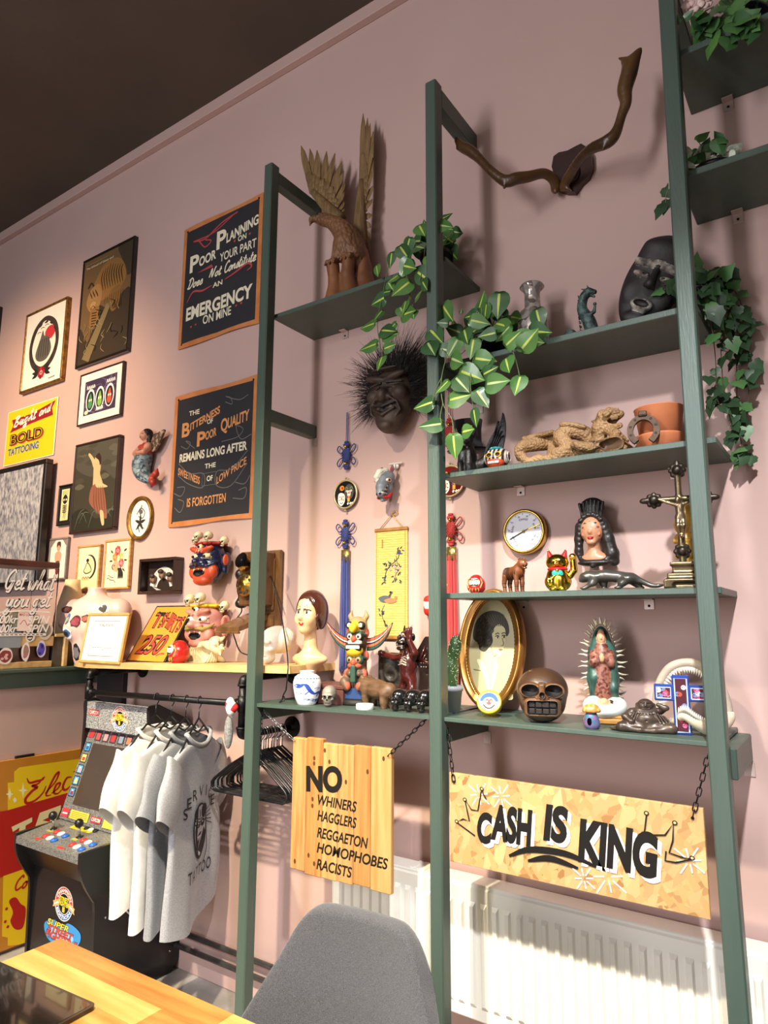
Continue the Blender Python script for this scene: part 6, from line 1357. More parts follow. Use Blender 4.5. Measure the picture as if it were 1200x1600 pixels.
for i in range(-2,3): S.e(D(-.01+i*.024,-.155,.782),DR(.013,.014,.016),1,k=0).e(D(-.01+i*.024,-.15,.748),DR(.013,.014,.014),1,k=0)
S.e(D(.03,-.12,.885),DR(.025,.02,.02),1,k=0,sym=True).c(D(.05,-.02,.92),D(.07,0,1.0),.024*H,.006*H,3,k=.01*H,sym=True).e(D(.1,-.01,.85),DR(.025,.03,.05),3,k=.01*H,sym=True).e(D(0,-.13,.71),DR(.07,.05,.03),3,k=.02*H)
# arm stretched to the left of the picture with a fist; other arm raised with a spread hand
S.path([D(-.11,-.01,.6),D(-.24,-.03,.585),D(-.4,-.05,.62)],[.05*H,.042*H,.034*H],0,k=.02*H).e(D(-.43,-.05,.625),DR(.05,.04,.045),0,k=.02*H)
for i in range(4): S.path([D(-.45,-.07+i*.018,.66-i*.02),D(-.49,-.07+i*.016,.65-i*.022),D(-.475,-.085+i*.014,.61-i*.012)],[.016*H,.015*H,.011*H],0,k=.006*H)
S.path([D(-.43,-.09,.64),D(-.46,-.1,.62),D(-.48,-.095,.62)],[.016*H,.014*H,.011*H],0,k=.006*H)
S.path([D(.11,-.01,.6),D(.17,-.05,.66),D(.13,-.1,.8)],[.05*H,.045*H,.036*H],0,k=.02*H).e(D(.13,-.11,.86),DR(.045,.025,.05),0,k=.02*H)
for i in range(4): S.path([D(.095+i*.024,-.11,.89),D(.085+i*.03,-.115,.945),D(.082+i*.033,-.105,.985-abs(i-1.4)*.012)],[.016*H,.014*H,.008*H],0,k=.006*H)
S.path([D(.1,-.11,.84),D(.06,-.12,.86),D(.045,-.12,.9)],[.015*H,.013*H,.008*H],0,k=.006*H)
for i in range(4): S.path([D(-.08+i*.02,-.1,.5+i*.03),D(.0+i*.02,-.115,.52+i*.03),D(.06,-.1,.5+i*.03)],.008*H,1,k=.003*H)
S.build('body',dmm,T,None,130)
for sx in (1,-1):
 b=MB(frame_m((sx*.06*H,.08*H,.5*H),(sx,0.25,0),(0,0,1),(0,-1,0))); P=catmull([(0,.1*H),(.1*H,.28*H),(.17*H,.36*H),(.2*H,.22*H),(.24*H,.02*H),(.2*H,-.1*H),(.12*H,-.08*H),(.04*H,0)],4,True); b.prism(P,-.008,.008,dmm[3])
 for i in range(4): b.tube([(.03*H,.06*H,.009),(.1*H+i*.01,(.1-i*.02)*H,.01),(.16*H+i*.012*H,(.24-.09*i)*H,.009)],.004,dm,n=6)
 for i in range(3):
  for j in range(3): b.ball((.1*H+i*.035*H,-.02*H+j*.05*H,.009),(.003,.003,.002),dmm[1],n=6)
 b.build('wing',dm,T)
# cactus
O=np.array((Yp(706,1080,-.2)[0],-.2,ZL)); T=thing('potted_cactus','green cactus with white spine dots in a pale grey pot','potted cactus',O)
b=MB(); b.lathe([(0,0),(.024,0),(.034,.07),(.037,.07),(.037,.086),(.033,.086),(.032,.074),(0,.074)],n=32); b.build('pot',mat('pot_grey','#a9adb3',.5,c2='#9fa3a9',scale=6),T); b=MB(); b.lathe([(0,.077),(.032,.076)],n=24); b.build('soil',mat('soil','#3a2a20',.9,c2='#241a14',scale=60),T)
S=SDF(); S.path([(-.002,0,.07),(-.004,0,.13),(0,0,.165)],[.018,.021,.017],0,k=.012,n=3).path([(.0,0,.165),(.012,0,.2),(.016,0,.232)],[.012,.018,.015],0,k=.01,n=3).path([(-.01,-.004,.16),(-.022,-.004,.18),(-.024,-.004,.2)],[.009,.012,.009],0,k=.008,n=2); Vc,Fc_,_=S.mesh(70); S.build('stem',[mat('cactus_green','#2f4a26',.5,c2='#40602f',scale=20)],T,None,70)
b=MB(); r=random.Random(1)
for i in r.sample(range(len(Vc)),230): b.ball(Vc[i],.0016,n=6)
b.build('areoles',mat('areole_white','#e3e0c4',.7,c2='#d6d2b0',scale=40),T,kind='stuff')
# oval portrait
O=Yp(771,1042,-.09); cx,cz=O[0],ZL+.205; a0,a1=Yp(717,1042,-.09),Yp(824,1042,-.09); rx=(a1[0]-a0[0])/2*.96-.036; rz=.2-.036
M_gf=mat('gilt_moulding','#c08a48',.28,.8,c2='#9c6a30',scale=8,coat=.2)
def beads(T,M):
 b=MB(M); n=90
 for i in range(n): t=2*PI*i/n; b.ball(((rx+.0035)*math.cos(t),(rz+.0035)*math.sin(t),.017),(.0022,.0022,.002),n=6)
 b.build('beading',M_dark,T,kind='stuff')
def art_port(A):
 sk,dk_='#cfc79a','#3d3a30'
 A.blob([(.12,.0),(.16,.22),(.4,.36),(.7,.3),(.92,.12),(.95,.0)],'#b3ac80'); A.blob([(.42,.5),(.62,.46),(.64,.3),(.52,.14),(.4,.28),(.3,.38)],'#c9c194'); A.blob([(.26,.38),(.4,.3),(.52,.1),(.5,.02),(.46,.08),(.34,.24),(.2,.36)],'#d9d2a8'); A.blob([(.6,.36),(.56,.2),(.52,.06),(.55,.06),(.66,.3)],'#d9d2a8')
 A.blob([(.5,.68),(.6,.74),(.76,.7),(.8,.6),(.78,.52),(.72,.43),(.64,.41),(.52,.48)],sk); A.blob([(.78,.6),(.8,.55),(.77,.53)],sk)
 A.blob([(.08,.6),(.1,.74),(.24,.84),(.46,.88),(.68,.85),(.82,.76),(.86,.66),(.8,.62),(.76,.7),(.62,.74),(.5,.66),(.52,.56),(.44,.5),(.36,.46),(.24,.48),(.2,.54)],dk_)
 for i in range(26): u,v=rnd.uniform(.14,.46),rnd.uniform(.52,.8); A.line([(u,v),(u+.04,v+.02),(u+.07,v-.01),(u+.04,v-.03)],.003,('#57523f','#2b2820')[i % 2])
 for i in range(8): A.line([(.3+i*.06,.84),(.4+i*.05,.78),(.5+i*.035,.72)],.0025,'#5a5542')
 for u,v in ((.62,.605),(.755,.61)): A.ell(u,v,.035 if u <.7 else .02,.014,'#e3dcb4',14); A.ell(u+.006,v,.016,.013,'#2b2820',12); A.line([(u-.045,v+.008),(u,v+.02),(u+.03,v+.01)],.003,'#2b2820'); A.line([(u-.05,v+.032),(u,v+.045),(u+.035,v+.036)],.003,'#4a4534')
 A.line([(.72,.6),(.755,.55),(.74,.525),(.71,.525)],.003,'#8d855c'); A.blob([(.66,.488),(.7,.494),(.75,.488),(.7,.474)],'#7d6a4a'); A.line([(.64,.44),(.56,.42),(.5,.5)],.002,'#a39a6c'); A.line([(.14,.28),(.3,.27)],.002,'#7d7650')
T=oval_frame('oval_portrait','large gilt oval frame with a sepia portrait of a woman, behind the yellow tin',cx,cz,rx,rz,-.02-.075,-.17,[(-.002,.008),(.002,.016),(.007,.02),(.013,.018),(.02,.03),(.028,.03),(.034,.02),(.036,.008),(.036,0)],M_gf,mat('sepia_ground','#b9b188',.45,c2='#aea67c',scale=4,coat=.3),art_port,extra=beads)
T['category']='picture'
# yellow tin
O=np.array((Yp(765,1100,-.225)[0],-.225,ZL)); T=thing('round_tin','small round yellow tin tilted against the oval portrait','tin',O); TT=Tm(0,0,.042) @ Rm('Z',18) @ Rm('X',62) @ Sm(.86) @ Tm(0,0,-.015)
ty=mat('tin_yellow','#d8bd22',.3,.3,c2='#c9ac1c',scale=10)
b=MB(TT); b.lathe([(0,0),(.041,0),(.043,.002),(.043,.022),(0,.022)],n=40); b.build('base',ty,T); b=MB(TT); b.lathe([(.0445,.014),(.0445,.029),(.042,.032),(.038,.031),(0,.031)],n=40); b.build('lid',ty,T)
A=Art(TT @ Tm(-.043,-.043,.0312),.086,.086,lift=.0003); A.ell(.5,.5,.4,.4,'#f0e9d4'); A.ell(.5,.5,.38,.38,'#2c5a9c',30,0,PI); A.ell(.5,.46,.26,.22,'#e8d8c0'); A.blob([(.34,.5),(.42,.62),(.5,.56),(.58,.62),(.66,.5),(.5,.34)],'#c2463c'); A.ell(.42,.5,.04,.04,'#f4ece0',10); A.ell(.58,.5,.04,.04,'#f4ece0',10); A.line([(.26,.36),(.38,.24),(.5,.2),(.62,.24),(.74,.36)],.005,'#1c1a18'); A.build('label',T)
# carved wooden skull
O,w,h=on(805,887,1043,-.2,ZL,.9); T=thing('carved_skull','big dark wooden carved skull with square grinning teeth','skull',O,math.radians(21)); M=Sm(w/.86,w/.86,h)
S=SDF(); wk=mat('skull_wood','#4a3222',.38,c2='#2c1d14',scale=5,bump=.15,bscale=40,coat=.2); wk2=mat('skull_wood_worn','#7a5436',.4,c2='#533823',scale=14)
S.e((0,.02,.58),(.42,.42,.42),0).e((0,-.02,.3),(.36,.36,.3),0,k=.1).e((0,-.2,.16),(.27,.22,.15),0,k=.06)
S.e((.19,-.37,.6),(.17,.09,.14),1,k=.03,sym=True).e((.185,-.44,.6),(.14,.17,.115),2,-1,k=.015,sym=True)
S.b((0,-.4,.59),(.05,.07,.14),1,k=.03,rd=.03).c((-.085,-.41,.47),(0,-.45,.62),.02,.02,1,k=.01).c((.085,-.41,.47),(0,-.45,.62),.02,.02,1,k=.01).c((-.085,-.41,.465),(.085,-.41,.465),.02,.02,1,k=.01).e((0,-.47,.52),(.042,.06,.055),2,-1,k=.01)
S.b((0,-.3,.29),(.285,.14,.17),1,k=.02,rd=.08).b((0,-.42,.29),(.235,.08,.125),2,-1,k=.01,rd=.04)
for i in range(4):
 x=-.165+i*.11; S.b((x,-.375+abs(i-1.5)*.022,.345),(.052,.04,.052),1,k=0,rd=.012); S.b((x,-.375+abs(i-1.5)*.022,.225),(.05,.04,.05),1,k=0,rd=.012)
S.path([(-.3,-.3,.44),(0,-.42,.43),(.3,-.3,.44)],[.02,.025,.02],1,k=.02)
S.b((0,0,-.1),(.6,.6,.1),None,-1,k=.005); S.build('skull',[wk,wk2,M_dark],T,M,120)
# saint figure with rays
O,w,h=on(905,967,970,-.14,ZL,.3,px=938); T=thing('saint_statue','painted saint statue in a green mantle with a crown of silver rays','statue',O,math.radians(16)); H=h
gm=mat('mantle_green','#1f3a34',.4,c2='#3a5f54',scale=14); dr=mat('dress_red_floral','#4a1a1c',.45,c2='#8a5a4a',kind='voronoi',scale=160,lo=.2,hi=.6); fc=paint('#c99a78',.4); dkh=paint('#1a1412'); cloud=mat('cloud_white','#e6ddd0',.5,c2='#c9d8dc',scale=20); bs=mat('base_gilt','#7d5a34',.5,c2='#a8783c',scale=18)
b=MB(); b.box((-.06,-.045,0),(.06,.045,.018),bev=.005); b.box((-.052,-.04,.016),(.052,.04,.026),bev=.004); b.build('base',bs,T)
S=SDF(); h0=.026
def V(v): return h0+v*(H*.93-h0)
S.e((.0,0,V(.07)),(.055,.04,.03),0).e((-.03,-.015,V(.1)),(.028,.025,.025),0,k=.02).e((.035,-.01,V(.1)),(.028,.025,.025),0,k=.02).e((0,-.025,V(.05)),(.04,.03,.02),0,k=.02).e((0,-.035,V(.14)),(.014,.012,.014),1,k=.003).c((.012,-.03,V(.12)),(.045,-.02,V(.17)),.007,.003,3,k=.004,sym=True)
S.build('cloud',[cloud,fc,dkh,paint('#2c2320')],T,None,60)
S=SDF(); S.path([(0,0,V(.16)),(.002,0,V(.4)),(.0,0,V(.62)),(0,0,V(.76))],[.03,.034,.03,.022],1,k=.01,n=3).path([(.024,.008,V(.15)),(.032,.01,V(.4)),(.026,.012,V(.7)),(.012,.012,V(.9))],[.022,.024,.022,.016],0,k=.008,sym=True).e((0,.012,V(.9)),(.023,.022,.03),0,k=.01)
S.e((0,-.006,V(.885)),(.016,.017,.024),2,k=.002).e((0,-.023,V(.88)),(.003,.004,.005),2,k=.002).e((0,-.002,V(.915)),(.018,.017,.016),3,k=.002)
S.path([(.028,-.006,V(.68)),(.03,-.026,V(.6)),(.006,-.036,V(.64))],[.014,.013,.009],1,k=.008,sym=True).e((0,-.04,V(.655)),(.009,.008,.013),2,k=.002); S.path([(.034,-.008,V(.5)),(.036,-.018,V(.3)),(.042,-.01,V(.2))],[.012,.014,.01],0,k=.01).path([(-.034,-.008,V(.55)),(-.03,-.02,V(.42)),(-.036,-.012,V(.28))],[.012,.013,.008],0,k=.01)
S.build('figure',[gm,dr,fc,dkh],T,Sm(.82,.9,1),120)
b=MB(); n=44
for i in range(n):
 t=-PI*.5+.35+(2*PI-.7)*i/(n-1); cx_,cz_=.04*math.cos(t),V(.56)+.118*math.sin(t); L=.024 if i % 2 else .032; dx,dz=math.cos(t),math.sin(t)*.9; wv=.006*(1 if i % 2 else-1)
 b.tube([(cx_,.02,cz_),(cx_+dx*L*.5-dz*wv*.5,.02,cz_+dz*L*.5+dx*wv*.5),(cx_+dx*L,.02,cz_+dz*L)],[.0042,.0034,.0008],n=6,smooth_n=2)
b.build('rays',mat('rays_silver','#d8cdb4',.35,.5,c2='#c4b595',scale=40),T,kind='stuff')
# mushroom figurine
O,w,h=on(914,934,1106,-.27,ZL,.8); T=thing('mushroom_figurine','tiny figurine with an orange mushroom cap and purple patterned body','figurine',O); b=MB(); b.lathe([(.0,.046),(.024,.045),(.026,.05),(.018,.062),(.006,.068),(0,.068)],n=24); b.build('cap',mat('cap_orange','#c9803a',.4,c2='#e0b070',kind='voronoi',scale=120),T); S=SDF(); S.e((0,0,.012),(.02,.018,.013)).c((0,0,.012),(0,0,.046),.013,.01).e((0,-.006,.03),(.013,.012,.012)); S.build('body',[mat('body_purple','#7a5a86',.5,c2='#3a6a8a',kind='voronoi',scale=110)],T,None,50)
# seated laughing monk
O,w,h=on(958,1058,1092,-.235,ZL,.6); T=thing('seated_monk','dark bronze seated laughing monk figurine with a round belly','figurine',O,math.radians(14)); k=h/.66
S=SDF(); S.e((0,.02,.2),(.3,.22,.2),0).e((0,-.1,.26),(.17,.14,.14),0,k=.05).e((0,-.02,.42),(.2,.15,.1),0,k=.06).e((0,-.05,.55),(.12,.12,.12),0,k=.03).e((0,-.12,.51),(.09,.06,.06),0,k=.03).e((.125,-.03,.52),(.025,.04,.065),0,k=.02,sym=True)
S.e((0,-.17,.545),(.025,.025,.025),0,k=.01).path([(-.05,-.165,.5),(0,-.185,.485),(.05,-.165,.5)],[.008,.012,.008],None,-1,k=.01).c((.025,-.165,.575),(.07,-.145,.575),.008,.006,None,-1,k=.01,sym=True).c((.02,-.165,.6),(.08,-.14,.6),.01,.006,0,k=.01,sym=True)
S.path([(-.2,0,.4),(-.3,-.1,.3),(-.22,-.2,.22)],[.07,.06,.05],0,k=.03).path([(.2,0,.42),(.28,-.1,.5),(.19,-.1,.56)],[.07,.055,.04],0,k=.03)
S.path([(.08,-.15,.1),(.34,-.16,.1),(.4,-.05,.07)],[.09,.1,.06],0,k=.05,sym=True).path([(.34,-.18,.08),(.1,-.26,.06),(-.02,-.25,.05)],[.07,.05,.03],0,k=.03,sym=True).e((.42,0,.04),(.13,.12,.045),0,k=.05,sym=True).e((0,-.235,.24),(.014,.02,.014),None,-1,k=.02)
for i in range(4): S.path([(.13+i*.04,-.15+.02*i,.4-.02*i),(.2+i*.05,-.2+.03*i,.2),(.3+.05*i,-.2+.05*i,.05)],.014,0,k=.02,sym=True)
for i in range(9): a=PI+PI*i/8; S.e((.12*math.cos(a),-.1+.07*math.sin(a)-.02,.395-.02*abs(math.sin(a))),.016,0,k=.004)
S.b((0,0,-.05),(.7,.5,.05),None,-1,k=.004); S.build('figure',[mat('dark_bronze','#3a2f2a',.35,.25,c2='#54463c',scale=14)],T,Sm(w/.95,k,k),130)
# shark jaw
O=np.array((Yp(1085,1147,-.12)[0],-.12,ZL)); T=thing('shark_jaw','pale open shark jaw with rows of teeth, behind the blue cross','jaw',O,math.radians(6)); jb=mat('jaw_bone','#b9aa98',.55,c2='#9c8b7a',scale=14,bump=.2,bscale=60); tw_=mat('tooth_white','#e6dfcf',.35,c2='#d8cfba',scale=30)
def X_(px,py,y=-.12): q=Yp(px,py,y); return np.array((q[0]-O[0],q[1]-O[1],q[2]-O[2]))
up_=[X_(1028,1120),X_(1026,1098),X_(1032,1068),X_(1048,1044),X_(1072,1036),X_(1096,1042),X_(1118,1062),X_(1132,1090),X_(1138,1118)]
S=SDF(); S.path(up_,[.006,.008,.010,.011,.010,.011,.011,.010,.010],0,k=.01,n=4); S.build('upper_jaw',[jb],T,None,110)
lo_=[X_(1030,1125,-.14),X_(1048,1128,-.2),X_(1062,1117,-.24),X_(1082,1130,-.24),X_(1105,1140,-.21),X_(1128,1132,-.16),X_(1141,1118,-.12)]
S=SDF(); S.path(lo_,[.008,.009,.009,.012,.014,.013,.012],1,k=.01,n=4); S.build('lower_jaw',[tw_,mat('jaw_bone_pale','#d6cab4',.5,c2='#c3b59c',scale=14)],T,None,110)
for nm,path,sgn in (('upper_teeth',catmull(up_,5),-1),('lower_teeth',catmull(lo_[1:6],7),1)):
 b=MB()
 for i in range(2,len(path)-2,1):
  P=path[i]; c=np.array((X_(1080,1092))) ; d=c-P if sgn <0 else np.array((0,-.02,.1)); d=d/np.linalg.norm(d); b.tube([P+d*.010+np.array((0,-.008,0)),P+d*.028+np.array((0,-.01,0))],[.005,.0006],n=5)
 b.build(nm,tw_,T,kind='stuff')
# decorated cross
O=np.array((Yp(1068,1147,-.225)[0],-.225,ZL)); T=thing('decorated_cross','small blue wooden cross with collaged panels, in front of the shark jaw','cross',O,math.radians(12)); bb=mat('cross_blue','#1f3a8f',.4,c2='#1a3178',scale=10)
hC,a_=.152,.021; b=MB(); b.box((-a_,-.012,0),(a_,.012,hC),bev=.002); b.box((-.066,-.0125,hC*.56),(.066,.0125,hC*.56+.042),bev=.002); b.build('frame',bb,T)
for nm,x0,x1,z0,z1 in (('panel',-.015,.015,.007,hC-.008),('panel',-.06,-.025,hC*.56+.007,hC*.56+.035),('panel',.025,.06,hC*.56+.007,hC*.56+.035)):
 A=Art(frame_m((x0,-.0128,z0),(1,0,0),(0,0,1),(0,-1,0)),x1-x0,z1-z0,lift=.0003); A.rect(0,0,1,1,'#4a1a26'); r=random.Random(int(x0*1e4))
 for i in range(9):
  u,v=r.uniform(.15,.85),r.uniform(.08,.92); s_=.008; A.ell(u,v,s_/A.w*.8,s_/A.h*.8,('#e6dcd4','#d0608a','#8a2a3a','#6a7aa8','#a8483a')[i % 5],10); A.ell(u-.1,v,.06,.04*A.w/A.h,'#1c1418',8)
 A.line([(.0,.0),(.0,1),(1,1),(1,0),(0,0)],.003,'#a9c4ea',0); A.build(nm,T)
b=MB(); b.tube([(-.004,0,hC),(-.006,0,hC+.01),(.006,0,hC+.01),(.004,0,hC)],.0012,n=6,smooth_n=3); b.build('hanging_loop',M_brass,T)
# loose black cord hanging from the telephone to the low shelf
P=[Yp(423,900,-.05),Yp(437,950,-.1),Yp(446,1000,-.2),Yp(450,1040,-.288),Yp(447,1078,-.288)]
b=MB(); b.tube(P,.0026,n=8,smooth_n=6); q=Yp(442,1090,-.27); q[2]=zl(q[0])+.012
b.tube([P[-1],q+np.array((0,0,.015)),q+np.array((-.012,.01,0)),q+np.array((-.01,-.006,-.008)),q+np.array((.01,-.004,.0)),q+np.array((.0,.006,.012))],.0026,n=8,smooth_n=5); o=b.build('power_cord',M_blackp); tag(o,'thin black cord dangling past the oak shelf onto the low shelf','cord')
# ================================================================ shelf just above eye level
O,w,h=on(732,756,900,-.2,Z4,.9); daruma('little red daruma doll at the left end of the shelf with the lucky cat',O,.062,math.radians(10))
# carved tiger
O,w,h=on(783,824,872,-.16,Z4,1.); T=thing('carved_tiger','carved striped wooden tiger with open mouth','figurine',O,math.radians(62)); k=h
tg=mat('tiger_wood','#7a4420',.45,c2='#5a2f16',scale=10); tst=paint('#22130b'); S=SDF()
S.path([(0,.34,.6),(0,.1,.6),(0,-.2,.66)],[.17,.18,.2],0,k=.06).path([(0,-.22,.74),(0,-.34,.84)],[.15,.14],0,k=.05).e((0,-.4,.86),(.15,.14,.14),0,k=.03).e((0,-.52,.84),(.09,.08,.06),0,k=.03).e((0,-.5,.73),(.075,.07,.035),0,k=.02).e((0,-.53,.775),(.06,.06,.035),2,-1,k=.01).e((.11,-.36,1.0),(.035,.03,.045),0,k=.02,sym=True)
for x in (-.11,.11):
 S.path([(x,-.2,.55),(x,-.22,.3),(x,-.22,.05)],[.095,.07,.06],0,k=.04).path([(x,.34,.52),(x,.4,.3),(x,.36,.05)],[.1,.065,.055],0,k=.04); S.e((x,-.26,.035),(.065,.09,.04),0,k=.02).e((x,.32,.035),(.06,.085,.04),0,k=.02)
 S.e((x*.55,-.51,.9),(.018,.02,.018),3,k=0); S.c((x*.4,-.56,.8),(x*.4,-.565,.76),.012,.003,3,k=0); S.c((x*.4,-.55,.73),(x*.4,-.555,.77),.012,.003,3,k=0)
S.path([(0,.5,.62),(0,.6,.4),(0,.58,.2)],[.04,.035,.03],0,k=.02)
for i in range(9):
 y=-.24+i*.075; S.t((0,y,.6),.19 if i <3 else .178,.014,1,k=.0,rot=(90,0,0))
for z in (.2,.32): S.t((.11,-.22,z),.062,.01,1,k=0,sym=True); S.t((.11,.375,z),.06,.01,1,k=0,sym=True)
for i in range(3): S.c((.03,-.45+i*.05,.99-.0*i),(.1,-.42+i*.05,.965),.012,.008,1,k=0,sym=True)
S.build('body',[tg,tst,M_dark,paint('#e9dcae')],T,Sm(k*.9,k*.9,k*.95),120)
# lucky cat
O,w,h=on(849,891,858,-.19,Z4,.9); T=thing('lucky_cat','shiny gold waving lucky cat with red ears and collar','lucky cat',O,math.radians(18)); k=h
M_gc=mat('mirror_gold','#d9b53a',.14,1,c2='#e6c64e',scale=6); rd2=paint('#c3202a',.35); tq=paint('#2fa896',.35); S=SDF()
S.e((0,0,.24),(.3,.26,.25),0).e((0,-.02,.42),(.24,.2,.16),0,k=.06).e((0,-.02,.68),(.255,.2,.2),0,k=.03).c((.15,-.01,.8),(.2,-.01,.98),.085,.02,0,k=.02,sym=True).c((.155,-.06,.82),(.195,-.05,.95),.055,.012,1,k=0,sym=True)
S.t((0,-.02,.525),.2,.028,1,k=0).e((0,-.2,.43),(.12,.04,.08),2,k=0).e((0,-.215,.485),(.04,.04,.04),0,k=0).e((.1,-.2,.06),(.1,.12,.06),0,k=.02,sym=True).e((-.19,-.17,.24),(.07,.07,.12),0,k=.02)
S.e((0,-.21,.65),(.09,.04,.06),0,k=.02).e((0,-.235,.685),(.022,.015,.016),1,k=0)
for s_ in (1,-1): S.path([(s_*.06,-.2,.73),(s_*.1,-.19,.75),(s_*.145,-.165,.725)],.012,3,k=0); S.c((s_*.06,-.22,.65),(s_*.16,-.17,.665),.006,.004,3,k=0)
S.path([(-.03,-.245,.64),(0,-.24,.655),(.03,-.245,.64)],.007,1,k=0)
S.e((.02,-.235,.22),(.13,.06,.17),4,k=.005); S.build('body',[M_gc,rd2,tq,paint('#1a1410'),mat('coin_gold','#cfae45',.3,1,c2='#8d6f1e',kind='wave',scale=30,lo=.4,hi=.6)],T,Sm(w/.6,k,k),110)
S=SDF(); S.path([(.27,-.02,.38),(.36,-.04,.5),(.35,-.07,.72)],[.085,.08,.075],0,k=.02).e((.345,-.08,.8),(.085,.08,.085),0,k=.03)
for i in range(3): S.c((.31+i*.035,-.155,.8),(.31+i*.035,-.15,.76),.012,.012,1,k=0)
S.build('waving_arm',[M_gc,paint('#8d6f1e')],T,Sm(w/.6,k,k),60)
# lady head plaque
O,w,h=spot(897,962,889,778,-.07,.5); T=thing('lady_wall_head','painted plaster head of a woman with black hair and tall comb on the wall','wall ornament',O,math.radians(4)); k=h
S=SDF(); sk2=mat('plaster_skin','#b98465',.4,c2='#a87456',scale=6); bk2=mat('plaster_black','#1b1614',.38,c2='#2a2422',scale=20,bump=.2,bscale=50)
S.e((0,-.06,.54),(.155,.14,.2),0).e((0,-.18,.5),(.024,.04,.035),0,k=.025).c((0,-.15,.58),(0,-.19,.5),.014,.018,0,k=.02).e((0,-.14,.36),(.06,.05,.04),0,k=.05).c((.0,-.03,.4),(.01,-.02,.2),.075,.085,0,k=.04).e((.02,-.03,.13),(.2,.1,.1),0,k=.06)
S.e((.07,-.155,.562),(.045,.025,.026),3,k=.003,sym=True).path([(.028,-.172,.553),(.07,-.178,.54),(.115,-.14,.55)],[.005,.008,.005],1,k=.001,sym=True).path([(.025,-.18,.61),(.07,-.17,.625),(.12,-.12,.6)],[.006,.008,.004],1,k=.002,sym=True).e((.018,-.182,.425),(.022,.016,.012),2,k=.003,sym=True).e((0,-.18,.408),(.026,.016,.012),2,k=.003).e((.095,-.14,.47),(.035,.02,.03),4,k=.002,sym=True).e((0,-.195,.66),(.008,.008,.01),5,k=0)
S.build('face',[sk2,bk2,paint('#a8262c',.35),paint('#6a4a50',.4),mat('plaster_blush','#b86a58',.4,c2='#b97a62',scale=6),paint('#e6c8b0')],T,Sm(w/.56,k,k),110)
S=SDF(); S.e((0,.0,.6),(.2,.16,.2),0).e((0,-.12,.52),(.125,.12,.19),0,-1,k=.015)
S.path([(.16,-.05,.6),(.2,-.03,.4),(.24,-.02,.2),(.26,0,.1)],[.07,.08,.09,.07],0,k=.03).path([(-.16,-.05,.6),(-.19,-.03,.42),(-.2,-.02,.25),(-.17,-.02,.14)],[.07,.06,.055,.04],0,k=.03)
for i in range(7): z=.62-i*.07; S.e((.15+.016*i,-.1+.008*i,z),(.035,.035,.04),0,k=.015).e((-.155-.006*i,-.1+.008*i,z),(.03,.03,.035),0,k=.015)
for i in range(6): a=.5+i*.43; S.e((.15*math.cos(a),-.12,.6+.15*math.sin(a)),(.04,.04,.035),0,k=.015)
S.e((.02,-.07,.08),(.23,.1,.05),0,k=.03).c((-.17,-.06,.14),(.0,-.13,.05),.03,.03,0,k=.02).c((.24,-.06,.16),(.0,-.13,.03),.03,.03,0,k=.02)
S.build('hair',[bk2],T,Sm(w/.56,k,k),100)
S=SDF(); S.e((.0,-.0,.86),(.17,.07,.15),0).b((0,.0,.76),(.155,.06,.06),0,rd=.03,k=.03)
for i in range(7): x=-.15+i*.05; S.c((x*.8,-.06,.72),(x*1.05,-.05,.97-abs(x)*.35),.012,.022,0,k=.01)
S.build('comb',[bk2],T,Sm(w/.56,k,k),70)
# stalking panther
O,w,h=on(905,1035,889,-.215,Z4,.2); T=thing('panther_figurine','long grey metal stalking panther beside the crucifix','figurine',O,math.radians(8)); L=w*.93; pw=mat('pewter','#6e6c68',.32,.7,c2='#57554f',scale=14,coat=.2); h0=.0
b=MB(); b.box((-L*.5,-.018,0),(L*.27,.018,.006),bev=.002); b.build('plinth',mat('plinth_brown','#3e2f24',.5,c2='#4d3b2d',scale=10),T)
S=SDF(); X=lambda t: (-.5+t)*L; PZ=.7
S.path([(X(.14),0,.062),(X(.3),0,.062),(X(.45),0,.057),(X(.6),0,.05)],[.022,.021,.019,.024],0,k=.02).path([(X(.12),0,.064),(X(.05),0,.058),(X(-.0),0,.048)],[.018,.018,.01],0,k=.015).e((X(.06),.012,.076),(.006,.004,.007),0,k=.004).e((X(.06),-.012,.076),(.006,.004,.007),0,k=.004).e((X(.0),0,.04),(.01,.008,.004),0,k=.004)
S.path([(X(.18),-.012,.055),(X(.14),-.014,.03),(X(.04),-.014,.012)],[.015,.01,.007],0,k=.01).path([(X(.22),.012,.055),(X(.26),.014,.03),(X(.28),.014,.01)],[.015,.01,.007],0,k=.01).path([(X(.58),-.012,.045),(X(.52),-.014,.028),(X(.48),-.014,.01)],[.02,.011,.007],0,k=.01).path([(X(.62),.012,.045),(X(.68),.014,.026),(X(.74),.014,.008)],[.02,.011,.007],0,k=.01)
for x in (.04,.28,.48,.74): S.e((X(x)-.004,-.014 if x in (.04,.48) else .014,.01),(.011,.008,.006),0,k=.004)
S.path([(X(.62),0,.05),(X(.76),0,.034),(X(.88),0,.016),(X(1.0),0,.018)],[.013,.007,.005,.004],0,k=.012,n=3).e((X(.015),.008,.062),(.003,.003,.003),1,k=0).e((X(.015),-.008,.062),(.003,.003,.003),1,k=0); S.build('body',[pw,M_dark],T,Sm(1,1,.68),150)
